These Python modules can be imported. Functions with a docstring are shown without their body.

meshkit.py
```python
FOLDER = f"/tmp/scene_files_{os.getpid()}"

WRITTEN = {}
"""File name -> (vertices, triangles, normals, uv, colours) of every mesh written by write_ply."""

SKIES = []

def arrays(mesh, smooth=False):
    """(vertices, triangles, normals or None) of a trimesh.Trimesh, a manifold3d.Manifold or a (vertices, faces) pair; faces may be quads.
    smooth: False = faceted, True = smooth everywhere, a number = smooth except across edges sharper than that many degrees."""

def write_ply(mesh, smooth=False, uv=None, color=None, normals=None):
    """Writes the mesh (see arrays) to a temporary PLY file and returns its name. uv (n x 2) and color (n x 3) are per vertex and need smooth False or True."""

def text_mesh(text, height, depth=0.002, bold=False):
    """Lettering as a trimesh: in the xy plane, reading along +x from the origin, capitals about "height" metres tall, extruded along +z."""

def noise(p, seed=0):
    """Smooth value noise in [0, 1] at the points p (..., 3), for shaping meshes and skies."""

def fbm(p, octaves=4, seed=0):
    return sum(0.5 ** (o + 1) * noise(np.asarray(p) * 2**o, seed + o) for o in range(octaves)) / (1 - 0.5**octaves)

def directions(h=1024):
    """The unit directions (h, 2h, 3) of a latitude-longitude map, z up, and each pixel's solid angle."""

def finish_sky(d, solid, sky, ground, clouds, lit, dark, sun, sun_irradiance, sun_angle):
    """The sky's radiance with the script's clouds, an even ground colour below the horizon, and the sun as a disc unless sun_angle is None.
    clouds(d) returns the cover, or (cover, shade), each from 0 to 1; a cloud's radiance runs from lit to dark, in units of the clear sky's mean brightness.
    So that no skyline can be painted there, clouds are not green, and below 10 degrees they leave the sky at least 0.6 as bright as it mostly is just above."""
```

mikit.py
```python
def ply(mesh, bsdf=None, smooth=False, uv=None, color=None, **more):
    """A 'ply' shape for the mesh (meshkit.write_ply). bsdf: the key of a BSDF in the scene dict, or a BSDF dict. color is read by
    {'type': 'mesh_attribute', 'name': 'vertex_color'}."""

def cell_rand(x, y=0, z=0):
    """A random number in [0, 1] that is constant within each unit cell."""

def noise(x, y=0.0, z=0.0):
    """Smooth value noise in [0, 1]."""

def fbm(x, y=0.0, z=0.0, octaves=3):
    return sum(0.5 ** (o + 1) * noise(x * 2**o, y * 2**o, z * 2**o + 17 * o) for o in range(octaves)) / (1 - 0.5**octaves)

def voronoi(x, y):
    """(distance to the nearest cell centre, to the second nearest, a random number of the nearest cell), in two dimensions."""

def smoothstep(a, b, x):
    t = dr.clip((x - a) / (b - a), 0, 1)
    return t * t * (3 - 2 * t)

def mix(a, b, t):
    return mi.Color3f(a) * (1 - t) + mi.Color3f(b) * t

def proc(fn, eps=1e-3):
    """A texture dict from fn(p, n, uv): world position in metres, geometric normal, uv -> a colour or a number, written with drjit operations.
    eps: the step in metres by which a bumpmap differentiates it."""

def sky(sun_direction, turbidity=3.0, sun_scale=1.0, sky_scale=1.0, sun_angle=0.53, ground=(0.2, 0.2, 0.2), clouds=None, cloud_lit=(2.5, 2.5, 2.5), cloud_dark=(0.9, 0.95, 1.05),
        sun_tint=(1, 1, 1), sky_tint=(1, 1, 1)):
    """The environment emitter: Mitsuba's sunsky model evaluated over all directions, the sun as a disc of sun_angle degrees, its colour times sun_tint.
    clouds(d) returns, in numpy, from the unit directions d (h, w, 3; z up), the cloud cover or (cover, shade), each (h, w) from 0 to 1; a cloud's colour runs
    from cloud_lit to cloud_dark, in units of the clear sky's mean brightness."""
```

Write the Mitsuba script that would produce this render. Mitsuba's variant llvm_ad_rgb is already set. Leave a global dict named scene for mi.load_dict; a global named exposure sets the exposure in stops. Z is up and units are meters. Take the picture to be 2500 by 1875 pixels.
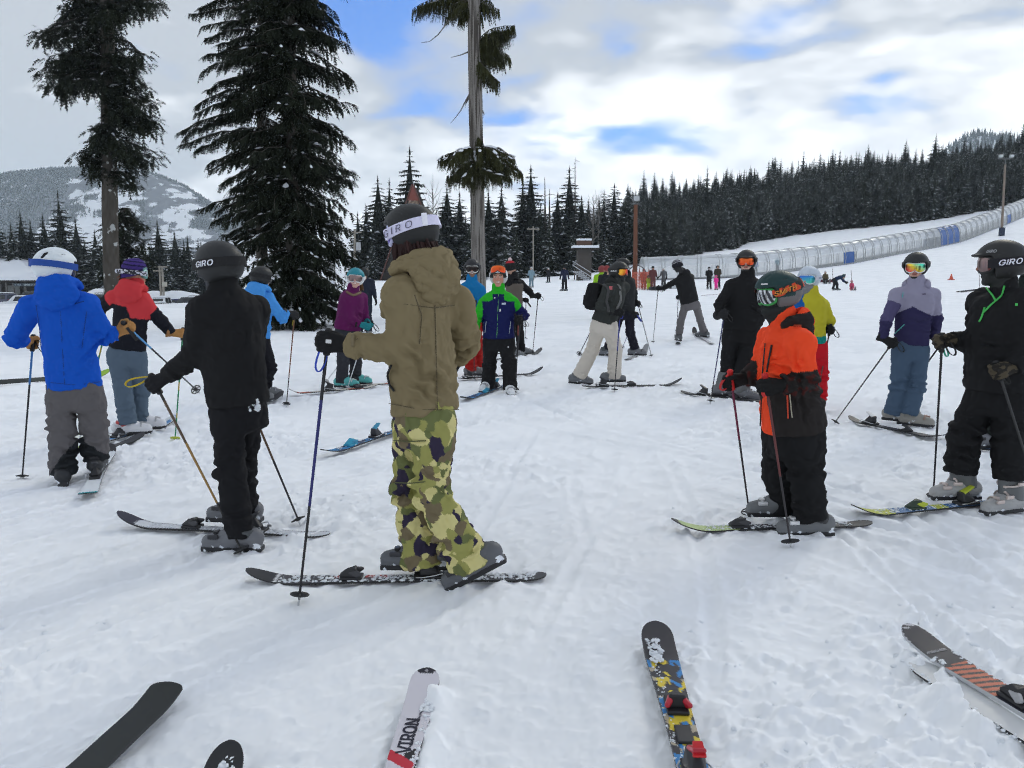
import math
import numpy as np, trimesh
import drjit as dr
import mitsuba as mi
import mikit, meshkit
from scipy.spatial import cKDTree

# ------------------------------------------------------------------ camera, sky, exposure
FP, CXP, CYP = 1944.0, 1250.0, 937.5          # focal length and centre of the photograph, in its pixels
CAM_H = 1.6
PITCH = math.atan(281.5 / FP)                 # looking slightly down
CAM = np.array([0.0, 0.0, CAM_H])
T = mi.ScalarTransform4f
scene, labels = {}, {}
exposure = 1.48
scene['camera'] = {
    'type': 'perspective', 'fov_axis': 'x', 'fov': math.degrees(2 * math.atan(1250.0 / FP)),
    'near_clip': 0.05, 'far_clip': 9000.0,
    'to_world': T().look_at(origin=CAM.tolist(), target=(CAM + [0, math.cos(PITCH), -math.sin(PITCH)]).tolist(), up=[0, 0, 1]),
}


def cloud_cover(d):
    """Broken cloud: layers of noise on a cloud deck, thinner where the photograph shows blue gaps."""
    x, y, z = d[..., 0], d[..., 1], np.maximum(d[..., 2], 0.0)
    u, v = x / (z + 0.22), y / (z + 0.22)
    q = np.stack([u, v, 0 * u], -1)
    warp = meshkit.fbm(q * 1.3, 3, 5)[..., None] - 0.5
    big = meshkit.fbm(q * 0.9 + warp * 1.1, 5, 11)
    fine = meshkit.fbm(q * 3.4 + warp * 1.6, 5, 23)
    vfine = meshkit.fbm(q * 8.0 + warp * 2.0, 4, 57)
    az, el = np.degrees(np.arctan2(x, y)), np.degrees(np.arcsin(np.clip(d[..., 2], -1, 1)))
    gap = 0.0
    for a, e, sa, se, s in GAPS:
        gap = gap + s * np.exp(-((az - a) / sa) ** 2 - ((el - e) / se) ** 2)
    dens = 0.965 + 0.9 * (big - 0.5) + 1.25 * (fine - 0.5) + 0.75 * (vfine - 0.5) - 0.86 * gap + 0.30 * np.clip((-az - 9) / 6, 0, 1) * (el > 0)
    cover = np.clip((dens - 0.12) / 0.62, 0, 1)
    cover = cover * cover * (3 - 2 * cover)
    lump = 0.5 * big + 0.62 * fine + 0.42 * vfine - 0.27 + 0.10 * gap
    east = np.clip((az + 28) / 60, 0, 1)
    shade = 0.54 - 2.5 * (lump - 0.5) + 0.62 * np.clip((el - 6) / 13, 0, 1) - 0.42 * east
    shade = shade + 0.22 * np.exp(-((az + 24) / 13) ** 2)
    return cover, np.clip(shade, 0, 1)


GAPS = [(-10.4, 18.8, 4.4, 4.0, 1.62), (-12, 21, 3.5, 3.5, 0.9), (6.0, 9.3, 7.5, 2.0, 0.72), (11.5, 8.3, 4.0, 1.7, 0.28), (17.0, 15.5, 3.5, 1.5, 0.45), (24.0, 10.5, 3.0, 2.0, 0.28), (2.0, 5.2, 3.0, 1.6, 0.2),
        (75, 30, 20, 10, 0.5), (150, 40, 25, 9, 0.7), (-110, 35, 25, 10, 0.6), (-60, 50, 15, 8, 0.6)]
SUN = (0.50, 0.70, 0.62)
scene['sky_light'] = mikit.sky(SUN, turbidity=3, sun_tint=(0.80, 0.95, 1.14), sun_scale=0.2, sky_scale=1.0, sun_angle=14, ground=(0.7, 0.72, 0.75), clouds=cloud_cover,
                               cloud_lit=(5.7, 5.8, 5.9), cloud_dark=(2.1, 2.25, 2.45), sky_tint=(0.26, 0.66, 1.38))

# ------------------------------------------------------------------ helpers: picture to place
CP, SP = math.cos(PITCH), math.sin(PITCH)


def ray(px, py):
    u, v = (px - CXP) / FP, (CYP - py) / FP
    d = np.array([u, CP + v * SP, -SP + v * CP])
    return d


def at(px, py, Y):
    """The point seen at a pixel of the photograph, Y metres ahead."""
    d = ray(px, py)
    return CAM + d * (Y / d[1])


def fb(p, s, o=3, seed=0):
    return meshkit.fbm(np.asarray(p, float) * s, o, seed)


def sstep(a, b, x):
    t = np.clip((x - a) / (b - a), 0, 1)
    return t * t * (3 - 2 * t)


def hz(X, Y):
    """Height of the snow ground: flat meeting place, a beginners' slope rising to the right, a drop to the car park on the left."""
    X, Y = np.asarray(X, float), np.asarray(Y, float)
    s = 0.76 * X + 0.65 * Y - 72.0
    z = 0.106 * np.where(s > 60, s, 7 * np.log1p(np.exp(np.clip(s, -200, 60) / 7)))
    past = np.maximum(0, 0.76 * X + 0.65 * Y - 122)
    z = z * np.exp(-np.maximum(0, past - 190) / 300.0) + 0.065 * np.minimum(past, 170)
    z = np.where(Y < 20, z * sstep(-30, 20, Y), z)
    edge = -(X + 13.0 + 0.1 * np.maximum(Y - 37, 0))
    drop = sstep(0, 13, edge) * sstep(37, 50, Y)
    z = z - 3.7 * drop * (1 - sstep(0, 60, s))
    far = sstep(300, 900, np.hypot(X, Y))
    z = z * (1 - far) - 6 * far
    z = z + 0.22 * sstep(14, 40, np.hypot(X, Y)) * (meshkit.fbm(np.stack([X / 16, Y / 16, 0 * X], -1), 3, 3) - 0.5)
    return z


def ground(px, py):
    d = ray(px, py)
    lo, hi = 1.0, 600.0
    t = np.geomspace(1.2, 600, 1500)
    p = CAM + d * t[:, None]
    below = p[:, 2] < hz(p[:, 0], p[:, 1])
    i = int(np.argmax(below)) if below.any() else len(t) - 1
    lo, hi = t[max(i - 1, 0)], t[i]
    for _ in range(25):
        m = (lo + hi) / 2
        q = CAM + d * m
        lo, hi = (lo, m) if q[2] < hz(q[0], q[1]) else (m, hi)
    return CAM + d * hi


# ------------------------------------------------------------------ helpers: entries of the scene
USED = {}


def numbered(name):
    n = USED.get(name, -1) + 1
    USED[name] = n
    return name if n == 0 else f'{name}_{n:03d}'


def put(key, shape, m=None, label=None, category=None, group=None, kind=None):
    key = numbered(key)
    if m is not None:
        shape = {**shape, 'to_world': T(np.asarray(m, float))}
    scene[key] = shape
    tag(key, label, category, group, kind)
    return key


def tag(key, label=None, category=None, group=None, kind=None):
    e = {k: v for k, v in (('label', label), ('category', category), ('group', group), ('kind', kind)) if v}
    if e:
        labels[key] = e
    return key


def thing(name, label, category, group=None):
    return tag(numbered(name), label, category, group)


def cat(ms):
    ms = [m for m in ms if m is not None]
    v, f, n = [], [], 0
    for m in ms:
        a, b = (m.vertices, m.faces) if hasattr(m, 'vertices') else m
        v.append(np.asarray(a, float))
        f.append(np.asarray(b, int) + n)
        n += len(a)
    return (np.vstack(v), np.vstack(f))


def box(size, at_=(0, 0, 0), rz=0.0, m=None):
    b = trimesh.creation.box(size)
    if rz:
        b.apply_transform(trimesh.transformations.rotation_matrix(rz, [0, 0, 1]))
    b.apply_translation(at_)
    if m is not None:
        b.apply_transform(m)
    return b


def rbox(size, r, at_=(0, 0, 0), m=None, sub=1):
    """A box with rounded edges."""
    s = np.maximum(np.asarray(size, float) / 2 - r, 1e-4)
    ball = trimesh.creation.icosphere(subdivisions=sub, radius=r).vertices
    pts = np.vstack([ball + s * c for c in np.array(np.meshgrid([-1, 1], [-1, 1], [-1, 1])).reshape(3, -1).T])
    h = trimesh.convex.convex_hull(pts)
    h.apply_translation(at_)
    if m is not None:
        h.apply_transform(m)
    return h


def hull(pts):
    return trimesh.convex.convex_hull(np.asarray(pts, float))


def hull_balls(balls, sub=1):
    b = trimesh.creation.icosphere(subdivisions=sub).vertices
    return trimesh.convex.convex_hull(np.vstack([np.asarray(c) + b * r for c, r in balls]))


def tube(pts, r, sides=6, cap=True):
    p = np.asarray(pts, float)
    r = np.broadcast_to(np.asarray(r, float), (len(p),))
    t = np.gradient(p, axis=0)
    t /= np.linalg.norm(t, axis=1, keepdims=True) + 1e-12
    a = np.cross(t, [0.123, 0.31, 0.94])
    bad = np.linalg.norm(a, axis=1) < 0.1
    a[bad] = np.cross(t[bad], [1, 0, 0])
    a /= np.linalg.norm(a, axis=1, keepdims=True)
    b = np.cross(t, a)
    ang = np.arange(sides) * 2 * np.pi / sides
    v = p[:, None] + r[:, None, None] * (np.cos(ang)[None, :, None] * a[:, None] + np.sin(ang)[None, :, None] * b[:, None])
    i, j = np.meshgrid(np.arange(len(p) - 1), np.arange(sides), indexing='ij')
    q = np.stack([i * sides + j, i * sides + (j + 1) % sides, (i + 1) * sides + (j + 1) % sides, (i + 1) * sides + j], -1).reshape(-1, 4)
    f = np.vstack([q[:, [0, 1, 2]], q[:, [0, 2, 3]]])
    v = v.reshape(-1, 3)
    if cap:
        n, k = len(v), np.arange(sides)
        e = (len(p) - 1) * sides
        v = np.vstack([v, p[0], p[-1]])
        f = np.vstack([f, np.stack([(k + 1) % sides, k, 0 * k + n], 1), np.stack([e + k, e + (k + 1) % sides, 0 * k + n + 1], 1)])
    return (v, f)


def grid_faces(n, m, loop=False):
    i, j = np.meshgrid(np.arange(n - 1), np.arange(m if loop else m - 1), indexing='ij')
    k = (j + 1) % m
    q = np.stack([i * m + j, i * m + k, (i + 1) * m + k, (i + 1) * m + j], -1).reshape(-1, 4)
    return np.vstack([q[:, [0, 1, 2]], q[:, [0, 2, 3]]])


def frame(o, x, z=None, y=None):
    """Matrix with origin o, first axis x, and third axis close to z."""
    x = np.asarray(x, float) / np.linalg.norm(x)
    z = np.asarray([0, 0, 1.0] if z is None else z, float)
    y = np.cross(z, x)
    y /= np.linalg.norm(y)
    m = np.eye(4)
    m[:3, 0], m[:3, 1], m[:3, 2], m[:3, 3] = x, y, np.cross(x, y), o
    return m


def scaled(m, s):
    return m @ np.diag([s, s, s, 1.0])


# ------------------------------------------------------------------ materials
def mat(name, **bsdf):
    scene['mat_' + name] = {'type': 'twosided', 'bsdf': bsdf}
    return 'mat_' + name


def rgb(c):
    return {'type': 'rgb', 'value': [float(x) for x in c]}


# Each face has one colour, kept in its texture coordinates (a mesh with colour attributes cannot be joined with others and renders slowly).


def face_colour(p, n, uv):
    r = dr.floor((uv.x + 0.25) / 256.0)
    c = mi.Color3f(r, uv.x - 256.0 * r, uv.y) / 255.0
    return c * c


VC = mikit.proc(face_colour)
_M = {}


class Paint:
    """One colour of a shared glossy or matt material; the colour is stored in the mesh."""

    def __init__(self, key, colour):
        self.key, self.colour = key, colour

    def __hash__(self):
        return hash((self.key, self.colour))

    def __eq__(self, o):
        return isinstance(o, Paint) and (self.key, self.colour) == (o.key, o.colour)


def paint(c, rough=0.6, metallic=0.0, coat=0.0, spec=0.4):
    rough = min((0.12, 0.3, 0.45, 0.6, 0.8), key=lambda r: abs(r - rough))
    k = (rough, metallic, coat, spec)
    if k not in _M:
        _M[k] = mat(f'paint_{len(_M)}', type='principled', base_color=VC, roughness=rough, metallic=metallic, clearcoat=coat, clearcoat_gloss=0.8, specular=spec)
    return Paint(_M[k], tuple(float(x) for x in np.round(c, 4)))


def ply(mesh, bsdf=None, smooth=False, color=None):
    """A mesh of the scene. Its colour is that of a Paint, or color: one per vertex, given to the faces."""
    if color is None and not isinstance(bsdf, Paint):
        return mikit.ply(mesh, bsdf, smooth=smooth)
    v, f, n = meshkit.arrays(mesh, smooth)
    if isinstance(bsdf, Paint):
        q = np.tile(np.round(np.sqrt(np.clip(bsdf.colour, 0, 1)) * 255), (len(v), 1))
        bsdf = bsdf.key
    else:
        q = np.round(np.sqrt(np.clip(color, 0, 1)) * 255)
        code = (q @ [65536, 256, 1]).astype(np.int64)
        fc = code[f]
        pick = np.where(fc[:, 1] == fc[:, 2], fc[:, 1], fc[:, 0])
        both, inv = np.unique(np.stack([f.ravel(), np.repeat(pick, 3)], 1), axis=0, return_inverse=True)
        f = inv.reshape(-1, 3)
        v, n = v[both[:, 0]], None if n is None else n[both[:, 0]]
        q = np.stack([both[:, 1] // 65536, both[:, 1] // 256 % 256, both[:, 1] % 256], -1).astype(float)
    path = meshkit.write_ply((v, f), False, np.stack([q[:, 0] * 256 + q[:, 1], q[:, 2]], -1), normals=n)
    return {'type': 'ply', 'filename': path, 'face_normals': n is None, 'bsdf': {'type': 'ref', 'id': bsdf}}


FABRIC = mat('fabric', type='bumpmap', arbitrary=mikit.proc(lambda p, n, uv: mikit.fbm(p.x * 110, p.y * 110, p.z * 110, 2) * 0.6 + mikit.fbm(p.x * 26, p.y * 26, p.z * 20, 2) * 2.2, eps=3e-3), scale=0.0032,
             bsdf={'type': 'principled', 'base_color': VC, 'roughness': 0.8, 'specular': 0.15, 'sheen': 0.03})
KNIT = mat('knit', type='bumpmap', arbitrary=mikit.proc(lambda p, n, uv: mikit.noise(p.x * 160, p.y * 160, p.z * 160), eps=2e-3), scale=0.004,
           bsdf={'type': 'principled', 'base_color': VC, 'roughness': 0.95, 'specular': 0.1, 'sheen': 0.08})
SHELL = mat('shell', type='principled', base_color=VC, roughness=0.48, specular=0.32)          # helmets, boots
MATT = mat('matt', type='principled', base_color=VC, roughness=0.7, specular=0.3)
GLOSS = mat('gloss', type='principled', base_color=VC, roughness=0.5, specular=0.35, clearcoat=0.2, clearcoat_gloss=0.7)  # ski top sheets
SKIN = mat('skin', type='principled', base_color=VC, roughness=0.5, specular=0.35)
METAL = paint((0.55, 0.56, 0.58), 0.3, 1.0)
BLACK = paint((0.012, 0.012, 0.013), 0.5)
SNOW_LUMP = mat('snow_lump', type='bumpmap', arbitrary=mikit.proc(lambda p, n, uv: mikit.fbm(p.x * 40, p.y * 40, p.z * 40, 3), eps=4e-3), scale=0.012,
                bsdf={'type': 'diffuse', 'reflectance': rgb((0.82, 0.85, 0.88))})


def lin(r, g, b):
    """Linear colour from sRGB 0..255."""
    c = np.array([r, g, b]) / 255.0
    return np.where(c < 0.04045, c / 12.92, ((c + 0.055) / 1.055) ** 2.4)
# ------------------------------------------------------------------ the ground: one sheet of trodden snow
RNG = np.random.default_rng(7)


_r = np.random.default_rng(31)
TRACKS = []                                # ski tracks: a point on it, direction, bow, half width, depth, half length
for _n, _xr, _yr, _dir in ((15, (-4.5, 0.0), (2.2, 8), (0.56, 0.83)), (13, (0.2, 4.5), (2.2, 8), (-0.62, 0.78)), (10, (-1, 3), (2.3, 6), (0.12, 1.0)), (14, (-8, 9), (6, 22), (0.97, 0.22)), (12, (-6, 12), (8, 30), (-0.4, 0.9))):
    for _ in range(_n):
        _a = math.atan2(_dir[1], _dir[0]) + _r.normal(0, 0.11)
        TRACKS.append((_r.uniform(*_xr), _r.uniform(*_yr), math.cos(_a), math.sin(_a), _r.normal(0, 0.02), _r.uniform(0.018, 0.042), _r.uniform(0.009, 0.021), _r.uniform(0.8, 3.2)))
MOUNDS = []                                # snow pushed up against a ski: from, to, height, half width
for (_p, _q, _h, _w) in (((1074, 1700), (1016, 1990), 0.055, 0.050), ((1062, 1690), (1046, 1740), 0.050, 0.05), ((2196, 1600), (2360, 1740), 0.060, 0.055), ((2250, 1690), (2440, 1830), 0.050, 0.06)):
    MOUNDS.append((tuple(ground(*_p)[:2]), tuple(ground(*_q)[:2]), _h, _w))


def relief(X, Y):
    """Trodden snow: soft dips, ski tracks and crumbs, in metres."""
    r = np.hypot(X, Y)
    P = np.stack([X, Y, 0 * X], -1)

    def streaks(ang, fa, fl, seed):
        c, s = math.cos(ang), math.sin(ang)
        a, l = X * c - Y * s, X * s + Y * c
        w = 0.16 * (meshkit.noise(P * 0.9, seed + 5) - 0.5)
        return meshkit.fbm(np.stack([(a + w) * fa, l * fl, 0 * X], -1), 3, seed)

    left, right, mid = streaks(0.62, 9, 0.55, 31), streaks(-0.66, 8, 0.5, 37), streaks(0.25, 7, 0.8, 41)
    k = sstep(-1.4, 0.6, X - 0.1 * Y)
    k2 = sstep(-0.2, 1.4, X - 0.1 * Y)
    st = left * (1 - k) + k * (mid * (1 - k2) + right * k2)
    soft = meshkit.fbm(P * 1.1, 3, 51) - 0.5
    mids = meshkit.fbm(P * 5.0, 3, 61) - 0.5
    rough = sstep(0.40, 0.66, meshkit.fbm(P * 0.8, 3, 81) + 0.10 * sstep(-0.8, 1.6, X))
    W = P + 0.10 * np.stack([meshkit.noise(P * 3, 2), meshkit.noise(P * 3, 3), 0 * X], -1)
    lump = np.maximum(0, meshkit.fbm(W * 8.5, 3, 71) - 0.42)
    lump2 = np.maximum(0, meshkit.fbm(W * 21.0, 3, 77) - 0.45)
    z = 0.045 * soft + (0.055 - 0.02 * rough) * (st - 0.5) + 0.010 * mids + (0.055 * rough + 0.022) * lump + (0.060 * rough + 0.034) * lump2
    for ox, oy, ux, uy, bow, w, depth, half in TRACKS:
        s, t = (X - ox) * ux + (Y - oy) * uy, (Y - oy) * ux - (X - ox) * uy
        t = t - bow * s * s
        k = np.exp(-(t / w) ** 4) - 0.55 * np.exp(-((np.abs(t) - 1.7 * w) / (0.6 * w)) ** 2)
        z = z - depth * k * (1 - sstep(0.6 * half, half, np.abs(s)))
    for (ax, ay), (bx, by), hgt, w in MOUNDS:
        L = math.hypot(bx - ax, by - ay)
        s, t = ((X - ax) * (bx - ax) + (Y - ay) * (by - ay)) / L, ((Y - ay) * (bx - ax) - (X - ax) * (by - ay)) / L
        e = np.exp(-(t / w) ** 2) * sstep(-0.06, 0.08, s) * (1 - sstep(L - 0.08, L + 0.06, s))
        z = z + hgt * e * (0.55 + 0.9 * meshkit.fbm(P * 14.0, 3, 5))
    return z * (1 - 0.6 * sstep(9, 40, r)) - 0.012


def snow_z(X, Y):
    return hz(X, Y) + relief(np.asarray(X, float), np.asarray(Y, float))


def build_ground():
    fine = np.arange(-37.0, 37.01, 0.19)
    coarse = np.concatenate([np.arange(-180, -38, 4.0), np.arange(-38, -37, 0.5)])
    az = np.radians(np.concatenate([coarse, fine, -coarse[::-1][:-1] if True else []]))
    r = np.concatenate([np.geomspace(0.25, 1.3, 14)[:-1], np.geomspace(1.3, 70, 640)[:-1], np.geomspace(70, 3400, 140)])
    R, A = np.meshgrid(r, az, indexing='ij')
    X, Y = R * np.sin(A), R * np.cos(A)
    Z = hz(X, Y)
    near = R[:, 0] < 90
    Z[near] += relief(X[near], Y[near])
    v = np.stack([X, Y, Z], -1).reshape(-1, 3)
    v = np.vstack([v, [[0, 0, float(Z[0].mean())]]])
    n, m = len(r), len(az)
    f = grid_faces(n, m, True)[:, ::-1]
    k = np.arange(m)
    f = np.vstack([f, np.stack([k, 0 * k + n * m, (k + 1) % m], 1)[:, ::-1]])
    tri = v[f]
    up = np.cross(tri[:, 1] - tri[:, 0], tri[:, 2] - tri[:, 0])[:, 2].sum()
    return (v, f if up > 0 else f[:, ::-1])


scene['mat_snow'] = {'type': 'twosided', 'bsdf': {'type': 'bumpmap', 'scale': 0.034, 'arbitrary': mikit.proc(
    lambda p, n, uv: mikit.fbm(p.x * 24, p.y * 24, 1.5, 4) * 0.55 + mikit.fbm(p.x * 6 + 3, p.y * 6, 4.5, 2) * 0.6, eps=6e-3),
    'bsdf': {'type': 'principled', 'roughness': 0.75, 'specular': 0.25, 'base_color': mikit.proc(
        lambda p, n, uv: mikit.mix((0.86, 0.876, 0.892), (0.80, 0.82, 0.842), mikit.smoothstep(0.42, 0.66, mikit.fbm(p.x * 1.7, p.y * 1.7, 0.3, 4))))}}}
put('snow_ground', ply(build_ground(), 'mat_snow', smooth=True), label='trodden snow ground rising to a slope', kind='structure')


def snow_lumps(n, pick, lo, hi, seed, flat=0.75):
    """Crumbs of snow: small uneven lumps at pick(rng, n)."""
    rng = np.random.default_rng(seed)
    ball = trimesh.creation.icosphere(subdivisions=1)
    b, f = np.asarray(ball.vertices), np.asarray(ball.faces)
    pos = pick(rng, n)
    n = len(pos)
    rad = lo * (hi / lo) ** (rng.random(n) ** 1.8)
    jit = 1 + 0.36 * (rng.random((n, len(b))) - 0.5) * 2
    v = b[None] * jit[..., None] * rad[:, None, None] * (np.array([1, 1, flat]) * (0.8 + 0.4 * rng.random((n, 1, 3)))) + pos[:, None]
    return (v.reshape(-1, 3), (f[None] + np.arange(n)[:, None, None] * len(b)).reshape(-1, 3))


def crumb_places(rng, n):
    x, y = rng.uniform(-3.2, 3.4, 12 * n), 2.2 + 5.5 * rng.random(12 * n) ** 1.3
    ok = (meshkit.fbm(np.stack([x * 0.75, y * 0.75, 0 * x], -1), 3, 81) + 0.10 * sstep(-0.5, 1.5, x) > 0.50 + 0.1 * rng.random(12 * n)) & (np.abs(x) < 0.7 * y + 0.3)
    x, y = x[ok][:n], y[ok][:n]
    return np.stack([x, y, snow_z(x, y) - 0.003], -1)


put('snow_crumbs', ply(snow_lumps(420, crumb_places, 0.004, 0.016, 5), SNOW_LUMP, smooth=True), label='crumbs of loose snow scattered over the trodden ground', category='snow', kind='stuff')

# ------------------------------------------------------------------ the far mountain on the left, and the hazy peak on the right
ROCK = mat('mountain', type='diffuse', reflectance=VC)


def build_mountain():
    px = np.array([-500, -300, -100, 0, 70, 160, 260, 340, 400, 450, 500, 530, 560, 620, 700, 800, 900])
    py = np.array([520, 470, 445, 434, 422, 413, 410, 413, 425, 446, 480, 505, 530, 560, 590, 615, 640])
    D = 1800.0
    xs = (px - CXP) / FP * D
    top = np.array([at(a, b, D)[2] for a, b in zip(px, py)])
    X, Yf = np.meshgrid(np.linspace(xs[0], xs[-1], 520), np.linspace(0, 1, 150), indexing='ij')
    Y = D - 620 + Yf * 1000
    ridge = np.interp(X, xs, top)
    t = (Y - (D - 620)) / 620
    prof = np.where(t < 1, 0.30 * t + 0.70 * sstep(0.12, 1.02, t) ** 1.2, 1 - 0.35 * (t - 1))
    P = np.stack([X / 170, Y / 170, 0 * X], -1)
    rough = meshkit.fbm(P, 5, 3) - 0.5
    gul = np.abs(2 * meshkit.fbm(np.stack([X / 60, Y / 420, 0 * X], -1), 4, 9) - 1)
    env = np.sin(np.pi * np.clip(t, 0, 1)) ** 0.7
    Z = -10 + (ridge + 10) * prof + env * (42 * rough + 24 * (gul - 0.4))
    return X, Y, Z, rough, gul, t


MX, MY, MZ, MROUGH, MGUL, MT = build_mountain()
gx, gy = np.gradient(MZ, MX[1, 0] - MX[0, 0], MY[0, 1] - MY[0, 0])
steep = np.hypot(gx, gy)
craggy = meshkit.fbm(np.stack([MX / 22, MY / 60, MZ / 13], -1), 5, 17)
fall = meshkit.fbm(np.stack([MX / 38 + 0.35 * MZ / 38, MY / 500, 0 * MX], -1), 4, 19)
dense = sstep(-700, -1000, MX) * 0.2 + 0.15 * sstep(0.75, 1.0, MT)
rocky = sstep(0.46, 0.54, craggy + 0.85 * (fall - 0.5) + dense + 0.02 - 0.30 * sstep(0.55, 0.2, MT) + 0.10 * (steep - 0.75))
mcol = np.array([0.82, 0.84, 0.865]) * (1 - rocky[..., None]) + np.array([0.125, 0.125, 0.14]) * rocky[..., None]
mv = np.stack([MX, MY, MZ], -1).reshape(-1, 3)
put('snowy_mountain', ply((mv, grid_faces(*MX.shape)), ROCK, smooth=True, color=mcol.reshape(-1, 3)), label='snowy mountain with rock bands and gullies', kind='structure')


def cone_trees(pts, h, w, seed, sides=5, rings=3):
    """Many small ragged conifers as one mesh, for a far-off wood."""
    rng = np.random.default_rng(seed)
    n = len(pts)
    vs, fs, base = [], [], 0
    ang = np.arange(sides) * 2 * np.pi / sides
    for k in range(rings):
        a = ang[None] + rng.random((n, 1)) * 6
        z0, z1 = k / rings * 0.85, min(1.0, (k + 1.75) / rings * 0.85 + 0.02)
        rr = w[:, None] * (1 - k / rings) * (0.55 + 0.9 * rng.random((n, sides)))
        ring = np.stack([pts[:, None, 0] + rr * np.cos(a), pts[:, None, 1] + rr * np.sin(a), pts[:, None, 2] + h[:, None] * (z0 + 0.06 * rng.random((n, sides)))], -1)
        tip = np.stack([pts[:, 0] + 0.05 * w * rng.standard_normal(n), pts[:, 1], pts[:, 2] + h * z1], -1)[:, None]
        vs.append(np.concatenate([ring, tip], 1).reshape(-1, 3))
        i = np.arange(sides)
        f = np.stack([i, (i + 1) % sides, 0 * i + sides], 1)
        fs.append((f[None] + (np.arange(n) * (sides + 1))[:, None, None]).reshape(-1, 3) + base)
        base += n * (sides + 1)
    return (np.vstack(vs), np.vstack(fs))


def leafmat(name, dark, light, s=3.0):
    return mat(name, type='diffuse', reflectance=mikit.proc(lambda p, n, uv: mikit.mix(dark, light, mikit.noise(p.x * s, p.y * s, p.z * s))))


FARLEAF = leafmat('far_needles', (0.012, 0.015, 0.011), (0.034, 0.040, 0.028), 0.09)
rng = np.random.default_rng(21)
pool = rng.integers(0, MX.size, 160000)
wood = meshkit.fbm(np.stack([MX / 120, MY / 120, 0 * MX], -1), 4, 29).ravel()[pool]
gulp = MGUL.ravel()[pool]
left = sstep(-850, -1050, MX.ravel()[pool])
bare = sstep(0.52, 0.44, (craggy + 0.85 * (fall - 0.5)).ravel()[pool])
keep = (wood + 0.30 * left - 0.2 * sstep(0.26, 0.1, gulp) + 0.5 * sstep(0.93, 1.0, MT.ravel()[pool]) - 0.35 * sstep(0.5, 0.1, MT.ravel()[pool]) * (1 - left) - 0.22 * bare * (1 - left) > 0.40 + 0.16 * rng.random(len(pool))) & (MT.ravel()[pool] < 1.1)
pool = pool[keep][:42000]
pts = mv[pool] + np.c_[rng.uniform(-3, 3, (len(pool), 2)), np.full(len(pool), -1.0)]
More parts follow.
